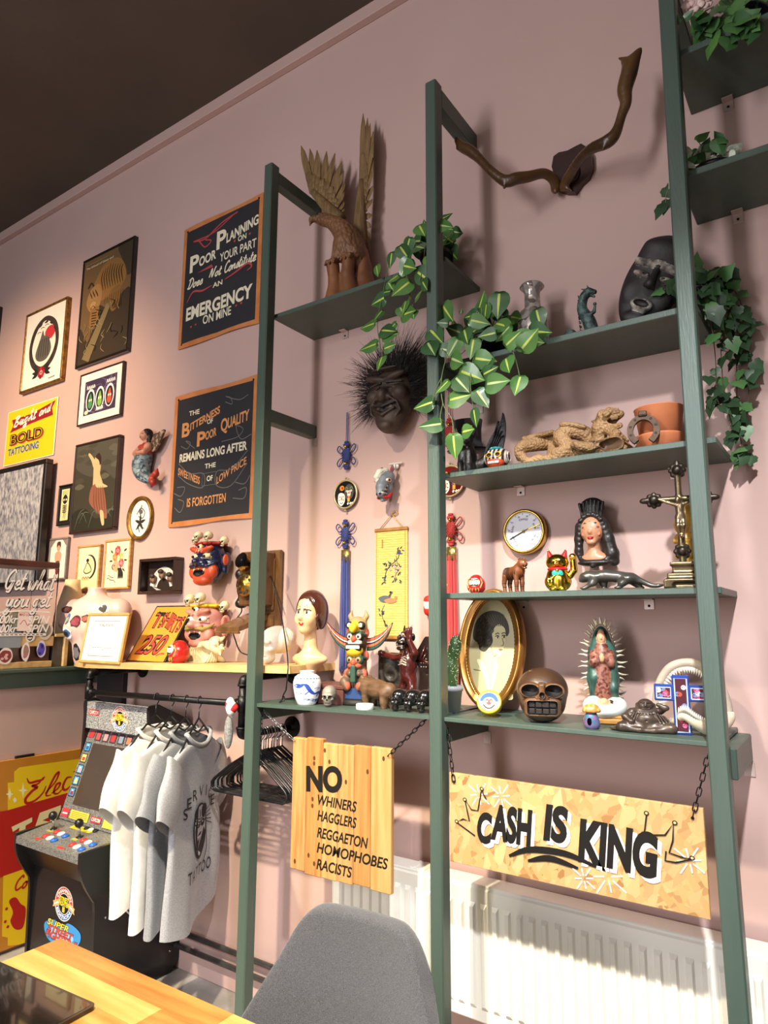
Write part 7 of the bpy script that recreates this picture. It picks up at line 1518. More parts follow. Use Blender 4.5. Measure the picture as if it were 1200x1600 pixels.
# crucifix
O,w,h=on(1030,1082,722,-.235,Z4,.5,px=1057); T=thing('crucifix','ornate tarnished brass standing crucifix at the right end of the shelf','crucifix',O,math.radians(12)); H=h
tb=mat('tarnished_brass','#7a6a4c',.35,.85,c2='#4a3f30',scale=10,bump=.1); tb2=mat('tarnished_brass_dark','#4a4238',.4,.8,c2='#332d28',scale=18,bump=.15)
S=SDF(); S.b((0,0,.012),(.052,.034,.012),0,rd=.004).b((0,0,.03),(.042,.028,.01),0,rd=.004,k=.01).b((0,0,.05),(.028,.018,.014),0,rd=.004,k=.01).b((0,0,.066),(.034,.022,.004),0,rd=.002).b((0,-.036,.008),(.03,.01,.008),None,-1,k=.004); S.build('foot',[tb],T,None,80)
zx=H*.70; S=SDF(); S.c((0,0,.07),(0,0,H*.93),.010,.0085,0).c((-.055,0,zx),(.055,0,zx),.0085,.0095,0,k=.006)
for c,d in (((0,.1),0),((0,H*.93),1),((-.064,zx),2),((.064,zx),3)):
 S.e((c[0],0,c[1]),(.017,.01,.017),1,k=.006).e((c[0],-.01,c[1]),(.012,.01,.012),1,k=.002)
 for a in range(8): t=a*PI/4; S.e((c[0]+.017*math.cos(t),0,c[1]+.017*math.sin(t)),(.0065,.006,.0065),1,k=.004)
S.e((0,0,H*.975),(.008,.007,.016),1,k=.006).e((-.09,0,zx),(.012,.007,.008),1,k=.006).e((.09,0,zx),(.012,.007,.008),1,k=.006); S.build('cross',[tb,tb2],T,None,150)
S=SDF(); y=-.018; q=H
S.e((0,y,q*.635),(.0115,.0085,.02),0).e((0,y,q*.585),(.009,.008,.014),0,k=.01).e((0,y,q*.555),(.0125,.01,.012),0,k=.006).e((-.004,y-.005,q*.685),(.0075,.008,.0105),0,k=.004).c((0,y,q*.65),(-.002,y,q*.675),.005,.005,0,k=.004)
for s_ in (1,-1): S.path([(s_*.011,y,q*.65),(s_*.03,y+.004,q*.672),(s_*.052,y+.006,q*.702)],[.006,.0045,.0035],0,k=.004).path([(s_*.006,y,q*.545),(s_*.007,y-.008,q*.48),(s_*.004,y,q*.41)],[.0075,.0065,.0045],0,k=.005)
S.e((0,y-.004,q*.40),(.005,.008,.006),0,k=.003); S.build('corpus',[mat('worn_brass','#9a8768',.3,.85,c2='#6f5f47',scale=30)],T,None,110)
# golden cherub figure half hidden by the post
O,w,h=on(1058,1096,790,-.15,Z4,.6,px=1067); T=thing('golden_figurine','carved yellow dancing figurine half hidden behind the right post','figurine',O,math.radians(10)); k=h
yg=mat('yellow_ivory','#cfa23f',.4,c2='#a87826',scale=14,coat=.2,bump=.1); b=MB(); b.box((-.06,-.035,0),(.06,.035,.024),bev=.006)
for i in range(9): b.ball((-.055+i*.014,-.036,.012),(.006,.005,.009),n=8)
b.build('base',yg,T); S=SDF()
S.path([(0,0,.12),(-.02,-.03,.2),(.03,0,.3),(.02,0,.36)],[.035,.042,.06,.09],0,k=.03).path([(.02,0,.36),(.13,-.06,.3),(.12,-.04,.2),(.06,-.05,.16)],[.09,.06,.045,.03],0,k=.03)
S.e((.02,-.01,.4),(.13,.09,.07),0,k=.03).e((.01,-.03,.5),(.1,.085,.1),0,k=.03).e((.01,-.02,.6),(.095,.07,.08),0,k=.03).e((0,-.02,.73),(.068,.07,.08),0,k=.02).e((0,.02,.76),(.12,.06,.12),0,k=.03).path([(0,.03,.8),(.03,.04,.9),(.08,.04,.98)],[.11,.11,.06],0,k=.03).path([(.08,0,.63),(.14,-.05,.58),(.05,-.1,.57)],[.035,.03,.022],0,k=.02).path([(-.08,0,.63),(-.11,-.06,.57),(0,-.1,.57)],[.035,.03,.022],0,k=.02)
S.e((0,-.09,.72),(.012,.015,.014),0,k=.006)
for i in range(10): a=i*.63; S.e((.02+.13*math.cos(a),-.01+.09*math.sin(a),.385),(.025,.02,.03),0,k=.008)
S.build('body',[yg],T,Sm(k*.95,k*.95,k),110)
# yellow pointed shell-like thing by the middle post
O,w,h=on(690,700,911,-.2,Z4,.6); b=MB(); b.tube([(-.02,0,.008),(-.005,0,.012),(.01,0,.034)],[.009,.008,.001],n=12,smooth_n=4); o=b.build('yellow_horn',mat('horn_yellow','#d8a63a',.4,c2='#b98728',scale=20)); o.location=O; tag(o,'tiny yellow pointed horn beside the middle post, left of the little daruma','ornament')

# ================================================================ shelf with the dragon
O,w,h=on(713,748,700,-.21,Z3,.8); T=thing('winged_beast','black carved winged beast figurine beside the painted skull','figurine',O,math.radians(6)); k=.155
S=SDF(); ebm=mat('ebony','#171413',.45,c2='#2a2624',scale=24,bump=.25,bscale=60); S.path([(0,0,.12),(0,0,.4),(0,-.02,.6)],[.2,.19,.15],0,k=.05).path([(.08,-.14,.45),(.09,-.18,.2),(.09,-.18,.04)],[.08,.07,.07],0,k=.03,sym=True).e((0,-.08,.74),(.17,.17,.16),0,k=.04).e((0,-.22,.68),(.09,.1,.08),0,k=.03).c((.12,0,.82),(.18,.02,.98),.06,.015,0,k=.02,sym=True).e((.06,-.22,.78),(.035,.03,.03),0,k=.01,sym=True).e((0,-.25,.58),(.08,.05,.03),0,k=.02).path([(.1,.1,.15),(.28,.1,.2),(.4,.1,.35)],[.12,.13,.08],0,k=.04)
for i in range(6): S.e((.1*math.sin(i),-.16,.22+i*.06),(.05,.03,.03),0,k=.01)
S.build('body',[ebm],T,Sm(k),100)
b=MB(frame_m((.05,.03,.06),(1,0,0),(0,0,1),(0,-1,0)) @ Sm(k/.16)); b.prism(catmull([(0,0),(.02,.06),(.06,.115),(.07,.15),(.078,.1),(.07,.04),(.05,-.01)],4,True),-.006,.006)
for i in range(4): b.tube([(.01+.008*i,.01,.007),(.035+.008*i,.06,.008),(.055+.006*i,.12-.018*i,.007)],.004,n=6)
b.build('wing',ebm,T)
O,w,h=on(712,748,667,-.105,Z3,.9); O=np.array((-1.07,-.12,Z3)); T=thing('top_hat','black miniature top hat decorated with bones, behind the winged beast','hat',O,math.radians(6)); k=.257
b=MB(Tm(0,0,k*.42)); b.lathe([(0,0),(.075,-.004),(.078,.001),(.05,.004),(.046,.03),(.047,.07),(.053,.105),(.0,.107)],n=40,M=Rm('X',6)); b.build('crown',mat('black_felt','#121013',.8,c2='#1c181d',scale=30,sheen=.3),T)
b=MB(Tm(0,0,0)); b.lathe([(.03,0),(.034,.01),(.02,.02),(.018,k*.42),(0,k*.42)],n=20); b.build('stand',M_blackp,T)
b=MB(Tm(0,-.05,k*.42+.06)); 
for ang in (25,115): c_,s_=math.cos(math.radians(ang)),math.sin(math.radians(ang)); b.tube([(.012-.02*c_,-.004,-.02*s_),(.012+.02*c_,-.004,.02*s_)],.0035,n=8); [b.ball((.012+q*.02*c_,-.004,q*.02*s_),(.005,.004,.005),n=8) for q in (1,-1)]
for x in (-.03,-.022,-.013): b.tube([(x,.006,-.022),(x-.006,.006,.012)],[.005,.003],n=8)
b.build('bone_trim',mat('bone_white','#ddd2b4',.5,c2='#cbbf9c',scale=40),T)
# painted skull
O,w,h=on(757,796,708,-.215,Z3,.9); T=thing('painted_skull','round orange sugar skull painted with flowers and swirls','skull',O,math.radians(4)); k=h
S=SDF(); S.e((0,.02,.54),(.5,.5,.46),0).e((0,-.22,.3),(.34,.26,.28),1,k=.08); S.e((0,-.1,.92),(.26,.3,.1),2,k=.0)
S.e((.17,-.42,.6),(.14,.08,.13),3,k=.01,sym=True).e((.17,-.48,.6),(.085,.08,.08),4,-1,k=.01,sym=True).e((0,-.5,.45),(.05,.06,.05),4,-1,k=.01).b((0,-.46,.26),(.22,.04,.055),5,k=0,rd=.02)
for i in range(-3,4): S.b((i*.06,-.5+abs(i)*.008,.26),(.004,.02,.05),4,k=0,rd=.002)
for s_ in (1,-1):
 for rr,m in ((.2,5),(.14,1),(.085,5)): S.t((s_*.46,.05,.56),rr,.02,m,k=0,rot=(0,90,0))
for i in range(5): a=i*1.257; S.e((.1*math.cos(a),-.3+.06*math.sin(a),.9+.05*math.sin(a)*-1),(.05,.05,.03),5 if i % 2 else 2,k=0)
S.b((0,0,-.05),(.6,.6,.05),None,-1,k=.004); S.build('skull',[mat('skull_black_lines','#2a2322',.35,c2='#c9b8a8',kind='wave',scale=22,lo=.45,hi=.55),mat('skull_orange','#d0532a',.35,c2='#bd4420',scale=8),paint('#2f9aa0',.35),paint('#e0a52e',.35),M_dark,paint('#efe6da',.35)],T,Sm(.086,.075,.074),110)
# dragon carving
O,w,h=on(805,975,651,-.17,Z3,.3); T=thing('dragon_carving','pale carved wooden dragon coiled along a hollow log','carving',O,math.radians(8)); L=w; H=h
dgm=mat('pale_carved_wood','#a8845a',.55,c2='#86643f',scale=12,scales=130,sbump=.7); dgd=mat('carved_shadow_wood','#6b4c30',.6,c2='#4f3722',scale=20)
def Q(t,y,v): return ((t-.5)*L,y,v*H)
S=SDF(); S.path([Q(.02,0,.22),Q(.06,-.02,.42),Q(.18,.0,.5),Q(.28,.03,.56),Q(.36,.03,.62)],[.008,.017,.021,.022,.02],0,k=.008,n=5)
S.path([Q(.36,.03,.5),Q(.34,.0,.26),Q(.4,-.03,.18),Q(.5,-.03,.28),Q(.42,-.01,.56),Q(.5,.01,.7),Q(.62,.02,.62),Q(.66,.03,.4)],[.018,.019,.02,.019,.023,.024,.024,.019],0,k=.005,n=5)
S.path([Q(.04,-.02,.3),Q(.12,-.02,.1),Q(.22,-.02,.14),Q(.3,-.03,.06)],[.014,.012,.013,.009],0,k=.006,n=3).path([Q(.3,-.03,.1),Q(.4,-.03,.08),Q(.56,-.02,.16)],[.013,.017,.018],0,k=.008)
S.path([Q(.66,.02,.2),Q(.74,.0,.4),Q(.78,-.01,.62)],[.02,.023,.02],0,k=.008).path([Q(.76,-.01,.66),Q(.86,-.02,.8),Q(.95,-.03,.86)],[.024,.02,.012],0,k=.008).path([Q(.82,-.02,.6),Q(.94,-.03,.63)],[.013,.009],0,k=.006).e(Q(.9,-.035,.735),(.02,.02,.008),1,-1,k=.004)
S.path([Q(.8,-.02,.9),Q(.74,.02,.84),Q(.68,.03,.9)],[.018,.012,.003],0,k=.008).path([Q(.86,-.04,.93),Q(.84,-.02,1.0)],[.012,.004],0,k=.006).e(Q(.84,-.05,.86),(.012,.01,.01),0,k=.004)
for i in range(5): S.c(Q(.84+i*.022,-.04,.9+.01*(i % 2)),Q(.85+i*.022,-.045,.985-.01*i),.008,.003,0,k=.004); S.c(Q(.88+i*.012,-.045,.78),Q(.88+i*.012,-.047,.72),.004,.001,0,k=.002)
S.path([Q(.86,-.03,.6),Q(.92,-.05,.45),Q(1.0,-.03,.3)],[.012,.01,.004],0,k=.006).path([Q(.84,-.03,.56),Q(.9,-.05,.4),Q(.94,-.04,.36)],[.012,.01,.003],0,k=.006)
S.path([Q(.56,-.05,.3),Q(.62,-.06,.24),Q(.7,-.06,.2)],[.012,.014,.015],0,k=.006)
for i in range(6): S.t(Q(.575+i*.02,-.056,.28-i*.014),.0135,.003,0,k=.004,rot=(0,70,0))
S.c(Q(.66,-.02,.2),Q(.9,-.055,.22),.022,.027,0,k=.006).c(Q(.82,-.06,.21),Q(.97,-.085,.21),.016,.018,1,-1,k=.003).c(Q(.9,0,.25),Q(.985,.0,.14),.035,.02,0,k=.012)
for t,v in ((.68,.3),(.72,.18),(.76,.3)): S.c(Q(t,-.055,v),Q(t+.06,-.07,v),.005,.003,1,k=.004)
n_=40
for i in range(n_):
 t=.08+.28*i/n_; S.e(Q(t,-.012,.5+.25*(t-.08)+.12),(.006,.01,.007),0,k=.003)
for i in range(22): a=i/21; S.e(Q(.43+.2*a,-.015+.01*a,.82-.1*a*a+.0),(.006,.012,.008),0,k=.003)
S.b(Q(.5,0,-.06),(L,.2,.06*H),None,-1,k=.004); S.build('dragon',[dgm,dgd],T,None,190)
# horseshoe
O,w,h=on(978,1029,648,-.235,Z3,.2); T=thing('horseshoe','rusty brown horseshoe leaning against the terracotta pot','horseshoe',O,rot=(math.radians(-14),0,math.radians(10))); rs=mat('rusty_iron','#4a382e',.7,.5,c2='#63503f',scale=22,bump=.4,bscale=60)
W2,H2=w/2*1.1,h*1.12; cl=[]
for i in range(25): t=-1.05+(2*PI-1.08-.0)*i/24-.0; a=PI*1.5+.62+(2*PI-1.24)*i/24; cl.append(((W2-.013)*math.cos(a)*(1 if math.sin(a) >-.2 else 1-.12*(-.2-math.sin(a))),H2*.5+(H2*.5-.013)*math.sin(a)))
b=MB(frame_m((0,0,0),(1,0,0),(0,0,1),(0,-1,0))); vs=[]; n=len(cl)
for i,p in enumerate(cl):
 p=np.array(p); t=np.array(cl[min(i+1,n-1)])-np.array(cl[max(i-1,0)]); t=t/np.linalg.norm(t); q=np.array((-t[1],t[0])); wd=.0085
 for s_,z in ((-1,0),(1,0),(1,.009),(-1,.009)): pp=p+q*wd*s_; vs.append((pp[0],pp[1],z))
fs=[(i*4+k,i*4+(k+1) % 4,i*4+4+(k+1) % 4,i*4+4+k) for i in range(n-1) for k in range(4)]+[(0,1,2,3),(n*4-4,n*4-3,n*4-2,n*4-1)]
b.add(vs,fs,rs)
for i in (3,6,9,15,18,21): b.ball((cl[i][0],cl[i][1],.009),(.004,.004,.0012),M_dark,n=10)
b.box((-.012,H2-.012,.0),(.012,H2+.004,.018),rs,bev=.003); b.build('shoe',rs,T)
# terracotta pot in its saucer
O=np.array((Yp(1032,690,-.135)[0],-.135,Z3)); T=thing('terracotta_pot','terracotta flower pot standing in a wide terracotta saucer','flower pot',O); tc_=mat('terracotta','#c4754a',.65,c2='#b86a42',scale=6,bump=.08,bscale=40)
rr=(Yp(1075,690,-.135)[0]-Yp(989,690,-.135)[0])/2*.92; hh=Yp(1028,640,-.135)[2]-Z3
b=MB(); b.lathe([(0,.012),(rr*.72,.012),(rr*.98,hh-.002),(rr,hh),(rr*.95,hh),(rr*.7,.03),(0,.03)],n=56); b.build('pot',tc_,T); b=MB(); b.lathe([(0,0),(rr*.86,0),(rr*.98,.05),(rr*1.0,.055),(rr*.95,.055),(rr*.84,.01),(0,.01)],n=56); b.build('saucer',tc_,T)
b=MB(); b.lathe([(0,hh*.86),(rr*.93,hh*.85)],n=40); b.build('soil',M_dark,T)
b=MB(); [b.tube([(.01*i,0,hh*.85),(.012*i+.004,0,hh+.008+.004*(i % 2))],[.003,.0015],n=6) for i in range(-1,2)]; b.build('sprout',mat('dry_sprout','#a08a5a',.8,c2='#8d7748',scale=30),T)

# ================================================================ upper shelf: vase, small dragon, dark mask
O,w,h=on(812,850,446,-.14,Z2,1.); T=thing('mosaic_vase','silvery mosaic glass vase with a flared rim behind the trailing plant','vase',O); ms=mat('mosaic_silver','#c9c0b8',.15,.35,c2='#7a6c66',kind='voronoi',scale=55,lo=.25,hi=.75,coat=.5)
k=h; R=.052; b=MB(); b.lathe([(0,0),(R*.8,0),(R,.03),(R,k*.5),(R*.85,k*.62),(R*.52,k*.68),(R*.5,k*.9),(R*.62,k*.93),(R*.8,k*.97),(R*.72,k),(R*.5,k*.99),(R*.42,k*.9),(0,k*.88)],n=48); b.build('body',ms,T)
O,w,h=on(884,932,450,-.16,Z2,.4); T=thing('dragon_figurine','small verdigris dragon figurine rearing up, between vase and dark mask','figurine',O,math.radians(12)); k=h
vg=mat('verdigris','#24302f',.5,.2,c2='#5e7a74',scale=45,bump=.4,bscale=90,lo=.4,hi=.75); S=SDF()
S.path([(-.3,0,.1),(-.22,0,.22),(-.12,0,.12),(.0,0,.08),(.14,0,.16),(.1,0,.4),(.0,0,.62),(.04,-.02,.82),(.12,-.04,.88)],[.05,.07,.08,.08,.1,.1,.075,.065,.06],0,k=.03,n=5).path([(.12,-.04,.9),(.22,-.06,.86)],[.065,.04],0,k=.02).path([(.13,-.04,.84),(.21,-.06,.78)],[.03,.02],0,k=.015).path([(.08,-.02,.94),(.0,0,.98)],[.02,.008],0,k=.01).path([(.12,-.03,.95),(.1,-.02,1.02)],[.02,.006],0,k=.01)
S.path([(.1,-.06,.45),(.2,-.1,.5),(.22,-.12,.58)],[.04,.03,.02],0,k=.015).path([(.16,-.04,.2),(.24,-.06,.12),(.26,-.08,.03)],[.06,.05,.03],0,k=.02).e((.22,-.12,.62),(.03,.03,.03),0,k=.01)
for i in range(14): t=i/13; S.c((-.28+.0*t,0,.2-t*.0),(-.3,0,.24),.02,.005,0,k=.005)
for i in range(9): z=.25+i*.075; S.c((-.0-.06+.12*abs(z-.62)*.6,.03,z),(-.08+.1*abs(z-.62)*.6,.04,z+.05),.022,.004,0,k=.008)
for i in range(5): S.e((-.26+i*.06,0,.24-abs(i-1.5)*.03),(.02,.02,.035),0,k=.008)
S.build('body',[vg],T,Sm(k*.98,k,k),120)
O,w,h=on(968,1040,402,-.15,Z2,.35); O[0]=Yp(984,500,-.15)[0]; O=np.array((Yp(982,510,-.15)[0],-.15,Z2)); T=thing('tribal_mask','black wooden tribal mask with pale painted band, eyes and mouth','mask',O,rot=(math.radians(6),math.radians(27),math.radians(16))); k=.295
mb_=mat('mask_black','#191414',.6,c2='#2a2322',scale=16,bump=.15,bscale=40); chalk=mat('mask_chalk','#b9b0a4',.8,c2='#4a423e',scale=40,lo=.3,hi=.6); S=SDF()
S.e((0,0,.5),(.3,.14,.52),0).e((0,-.05,.78),(.26,.12,.2),0,k=.06).e((.0,-.08,.84),(.24,.1,.1),0,k=.04).b((0,-.12,.64),(.26,.05,.035),1,k=.01,rd=.03); S.path([(-.25,-.08,.66),(0,-.165,.68),(.25,-.08,.66)],.012,1,k=.004).path([(-.25,-.08,.62),(0,-.165,.63),(.25,-.08,.62)],.012,0,k=.004)
S.c((0,-.15,.6),(0,-.23,.42),.025,.045,0,k=.03).e((.03,-.2,.41),(.035,.04,.03),0,k=.02,sym=True).e((.14,-.145,.52),(.085,.045,.03),1,k=.002,sym=True).c((.07,-.19,.52),(.21,-.14,.52),.008,.006,0,-1,k=.004,sym=True).e((0,-.15,.22),(.12,.07,.075),1,k=.008).e((0,-.21,.22),(.08,.04,.035),2,-1,k=.006).e((0,-.11,.07),(.14,.07,.08),0,k=.05).e((.16,-.07,.35),(.1,.06,.12),0,k=.05,sym=True)
S.build('face',[mb_,chalk,M_dark],T,Tm(0,0,.02) @ Sm(k*.95,k,k),110)

# ================================================================ eagle on the top left shelf
cx0=-.15; O=np.array((Yp(545,465,cx0)[0],cx0,Z1)); T=thing('eagle_carving','carved wooden eagle with raised wings perched on a stump','carving',O); 
eg=mat('eagle_wood','#80583a',.55,c2='#654227',scale=9,scales=60,sbump=1.,stretch=(1.2,1.2,.8)); egw=mat('eagle_wing_wood','#8d7049',.55,c2='#6f5535',scale=30,stretch=(3,3,.25),bump=.5,bscale=90); stp=mat('stump_wood','#8a5a38',.55,c2='#6e4428',scale=7,stretch=(3,3,.5))
def E_(px,py,y): q=Yp(px,py,y); return q-O
S=SDF()
zb=0.
S.path([E_(524,475,-.2)*(1,1,0)+(0,0,.01),E_(523,440,-.2),E_(520,415,-.2)],[.045,.024,.027],0,k=.012).path([E_(548,470,-.17)*(1,1,0)+(0,0,.01),E_(543,430,-.18),E_(545,404,-.18)],[.048,.026,.028],0,k=.012).path([E_(572,470,-.12)*(1,1,0)+(0,0,.01),E_(570,440,-.12),E_(566,395,-.12)],[.055,.036,.026],0,k=.012).e((0,-.0,.012),(.11,.08,.025),0,k=.02)
S.b((0,0,-.05),(.4,.3,.05),None,-1,k=.003); S.build('stump',[stp],T,None,90)
S=SDF(); hd,nk,ch,ab=E_(500,342,-.2),E_(519,347,-.19),E_(540,362,-.17),E_(552,395,-.14)
S.path([hd,nk+(0,0,-.002),ch+(0,0,-.012),ab],[.023,.026,.045,.056],0,k=.012,n=4).path([ab,E_(566,420,-.11),E_(576,445,-.1)],[.05,.038,.015],0,k=.02).e(ch+(.004,0,-.07),(.05,.055,.07),0,k=.02)
S.path([hd+(-.012,-.008,.002),E_(487,343,-.215),E_(484,353,-.22)],[.017,.011,.002],0,k=.008).e(hd+(.0,-.024,.008),(.006,.006,.006),1,k=.002)
for a,f in ((E_(534,385,-.18),E_(522,410,-.2)),(E_(552,395,-.17),E_(546,402,-.18))):
 S.c(a,f,.036,.017,0,k=.012)
 for s_ in (-1,0,1): S.path([f,f+(s_*.018,-.02,-.005),f+(s_*.022,-.032,-.02)],[.012,.01,.004],0,k=.006)
r=random.Random(8)
for i in range(0):
 t=r.random(); u=r.uniform(-1.2,1.2); c=ch+(ab-ch)*t+(0,0,-.02); rr=.052+.006*t; p=c+np.array((math.sin(u)*rr*.98,-math.cos(u)*rr,r.uniform(-.06,.05))); S.e(p,(.007,.005,.011),0,k=.004)
S.build('body',[eg,M_dark],T,None,150)
def wing(name,root,elbow,tips,yw,dirthick=.012,n_cov=3):
 """a carved wing: an arm from root to elbow with long separate flight feathers and rows of coverts"""
 b=MB(); root=np.array(root); elbow=np.array(elbow); N=len(tips)
 for i,tp in enumerate(tips):
  t=i/(N-1); base=elbow+(root-elbow)*t*.9; tp=np.array(tp); d=tp-base; Ln=np.linalg.norm(d); d /= Ln; side=np.cross(d,(0,1,.0)); side /= np.linalg.norm(side)+1e-9; nn=np.cross(side,d); w=max(.013,np.linalg.norm(root-elbow)/N*.75)
  vs=[]; fs=[]; K=7
  for k in range(K):
   s_=k/(K-1); ww=w*(1.0 if s_ <.72 else max(.05,1-((s_-.72)/.28) ** 1.6)); c=base+d*Ln*s_+nn*.002*((i % 2)*2-1); th=.0045*(1-.5*s_)
   vs += [c-side*ww,c+nn*th,c+side*ww,c-nn*th]
  for k in range(K-1):
   for j in range(4): fs.append((k*4+j,k*4+(j+1) % 4,k*4+4+(j+1) % 4,k*4+4+j))
  fs += [(0,1,2,3),tuple(range(K*4-4,K*4))]; b.add(vs,fs,None,False)
  for q in range(n_cov):
   c=base+d*Ln*(.06+.13*q); ax=np.eye(4); ax[:3,0]=side*w*1.15; ax[:3,1]=nn*.009; ax[:3,2]=d*Ln*.11; ax[:3,3]=c; b.ball((0,0,0),1,n=10,M=ax)
 b.tube([root,(root+elbow)/2+np.array((0,-.005,0)),elbow],[.032,.024,.014],n=12,smooth_n=4)
 return b.build(name,egw,T,fix=False)
wl_root,wl_elb=E_(537,345,-.12),E_(493,318,-.10)
wing('wing',E_(531,345,-.13),E_(489,300,-.12),[E_(*p,-.1) for p in ((471,228),(484,232),(496,235),(510,236),(524,240),(534,252),(538,268),(539,285),(538,300),(537,314),(536,326))],-.1)
wing('wing',E_(562,385,-.1),E_(566,282,-.09),[E_(*p,-.08) for p in ((568,178),(574,184),(579,193),(583,205),(584,222),(583,245),(582,268),(582,290),(582,312),(581,335),(580,355),(579,375),(578,395),(577,415),(576,435))],-.08)
# ================================================================ trailing plants
M_lf=mat('leaf_green','#466f38',.38,c2='#55803f',scale=14,coat=.15); M_lfd=mat('leaf_dark','#30542f',.4,c2='#3d6338',scale=14,coat=.15); M_ly=mat('leaf_lime_stripe','#a9bd4a',.38,c2='#c9d46a',scale=20,coat=.15); M_lw=mat('leaf_cream_stripe','#b9c98a',.4,c2='#a5ba78',scale=20)
M_ivy=mat('ivy_green','#243a24',.45,c2='#31502f',scale=14); M_ivl=mat('ivy_light','#3f6a38',.45,c2='#557a45',scale=14); M_var=mat('leaf_pale_variegated','#a8b49a',.5,c2='#dfe0cc',scale=30,lo=.4,hi=.6); M_stem=mat('stem_green','#6d7a4a',.5,c2='#59663a',scale=30); M_stb=mat('stem_brown','#4a3a2a',.6,c2='#5a4a35',scale=30)
M_pbk=mat('pot_black','#141316',.35,c2='#1b1a1e',scale=8)
def pothos_leaf(b,P,ang,L,yaw=0.,m=M_lf,ms=M_ly,fold=.25,droop=.15,sw=.21,lean=.0,stripe=True):
 """heart-shaped leaf: P is the stalk end, ang the picture direction of the tip (0 = right, -90 = down), facing the room"""
 d=np.array((math.cos(ang),0,math.sin(ang))); s=np.array((-math.sin(ang),0,math.cos(ang))); nn=np.array((0,-1,0.)); c_,s_=math.cos(lean),math.sin(lean); d,nn=d*c_+nn*s_,nn*c_-d*s_
 c2,s2=math.cos(yaw),math.sin(yaw); s,nn=s*c2+nn*s2,nn*c2-s*s2
 W=[(-.06,.0),(-.09,.2),(.02,.36),(.18,.43),(.36,.42),(.55,.33),(.74,.19),(.88,.085),(1.0,.0)]
 K=len(W); vs=[]; fs=[]; mi=[]
 cols=(-1,-.62,-sw*.55,0,sw*.55,.62,1)
 for k,(t,w) in enumerate(W):
  for q in cols:
   a=abs(q); h=-fold*w*a*.55*L+droop*L*(-(t*t))*.5+.05*L*math.sin(t*9)*a*.3
   tt=max(t,0) if a <.4 else t
   vs.append(P+d*L*(t if a >.3 else max(t,.02))+s*L*w*q*.95+nn*(-h*-1))
 n=len(cols)
 for k in range(K-1):
  for j in range(n-1):
   f=(k*n+j,k*n+j+1,(k+1)*n+j+1,(k+1)*n+j)
   st=stripe and j in (2,3) and 1 <= k
   st2=stripe and j in (1,4) and k in (2,4)
   b.add([vs[i] for i in f],[(0,1,2,3)],ms if st else m,True)
   if st2: pass
def weld(o,d=1e-5):
 import bmesh
 bm=bmesh.new(); bm.from_mesh(o.data); bmesh.ops.remove_doubles(bm,verts=bm.verts,dist=d); bm.to_mesh(o.data); bm.free(); return o
def plant(name,label,px_pot,y,zb,pr,ph,leaves,vines,fill,potm=M_pbk,group=None,pot=True,filldark=.5,Ls=(.05,.085),cat='houseplant'):
 O=np.array((Yp(px_pot[0],px_pot[1],y)[0],y,zb)); T=thing(name,label,cat,O,group=group)
 b=MB(); b.lathe([(0,0),(pr*.75,0),(pr,ph-.014),(pr*1.06,ph-.014),(pr*1.06,ph),(pr*.96,ph),(pr*.9,ph-.02),(0,ph-.02)],n=32); b.build('pot',potm,T)
 r=random.Random(hash(label) % 1000 if False else len(label)*7); lb=MB(); sb=MB(); top=np.array((0,0,ph))
 for lx,ly,lyd,ang,L,*ex in leaves:
  P=Yp(lx,ly,lyd)-O; pothos_leaf(lb,P,math.radians(ang),L,r.uniform(-.5,.5) if not ex else ex[0],M_lf if r.random() <.6 else M_lfd,M_ly if r.random() <.7 else M_lw,lean=r.uniform(-.3,.5))
 for v in vines:
  Q=[Yp(*p)-O for p in v]; sb.tube(Q,.0016,n=6,smooth_n=5)
 for i in range(fill):
  a=r.uniform(0,2*PI); el=r.uniform(.1,1.3); R=r.uniform(.05,.13); P=top+np.array((math.cos(a)*math.cos(el)*R,math.sin(a)*math.cos(el)*R*.7-.01,math.sin(el)*R)); P[1]=max(min(P[1],-y-.03),-.3)
  sb.tube([top*.9,top+(P-top)*.5+(0,0,.01),P],.0016,n=5,smooth_n=3)
  pothos_leaf(lb,P,r.uniform(-2.6,-.4) if r.random() <.6 else r.uniform(.2,2.8),r.uniform(*Ls),r.uniform(-.8,.8),M_lfd if r.random() <filldark else M_lf,M_ly if r.random() <.5 else M_lw,lean=r.uniform(-.6,.9))
 weld(lb.build('leaves',None,T,fix=False)); sb.build('stems',M_stem,T)
 return T
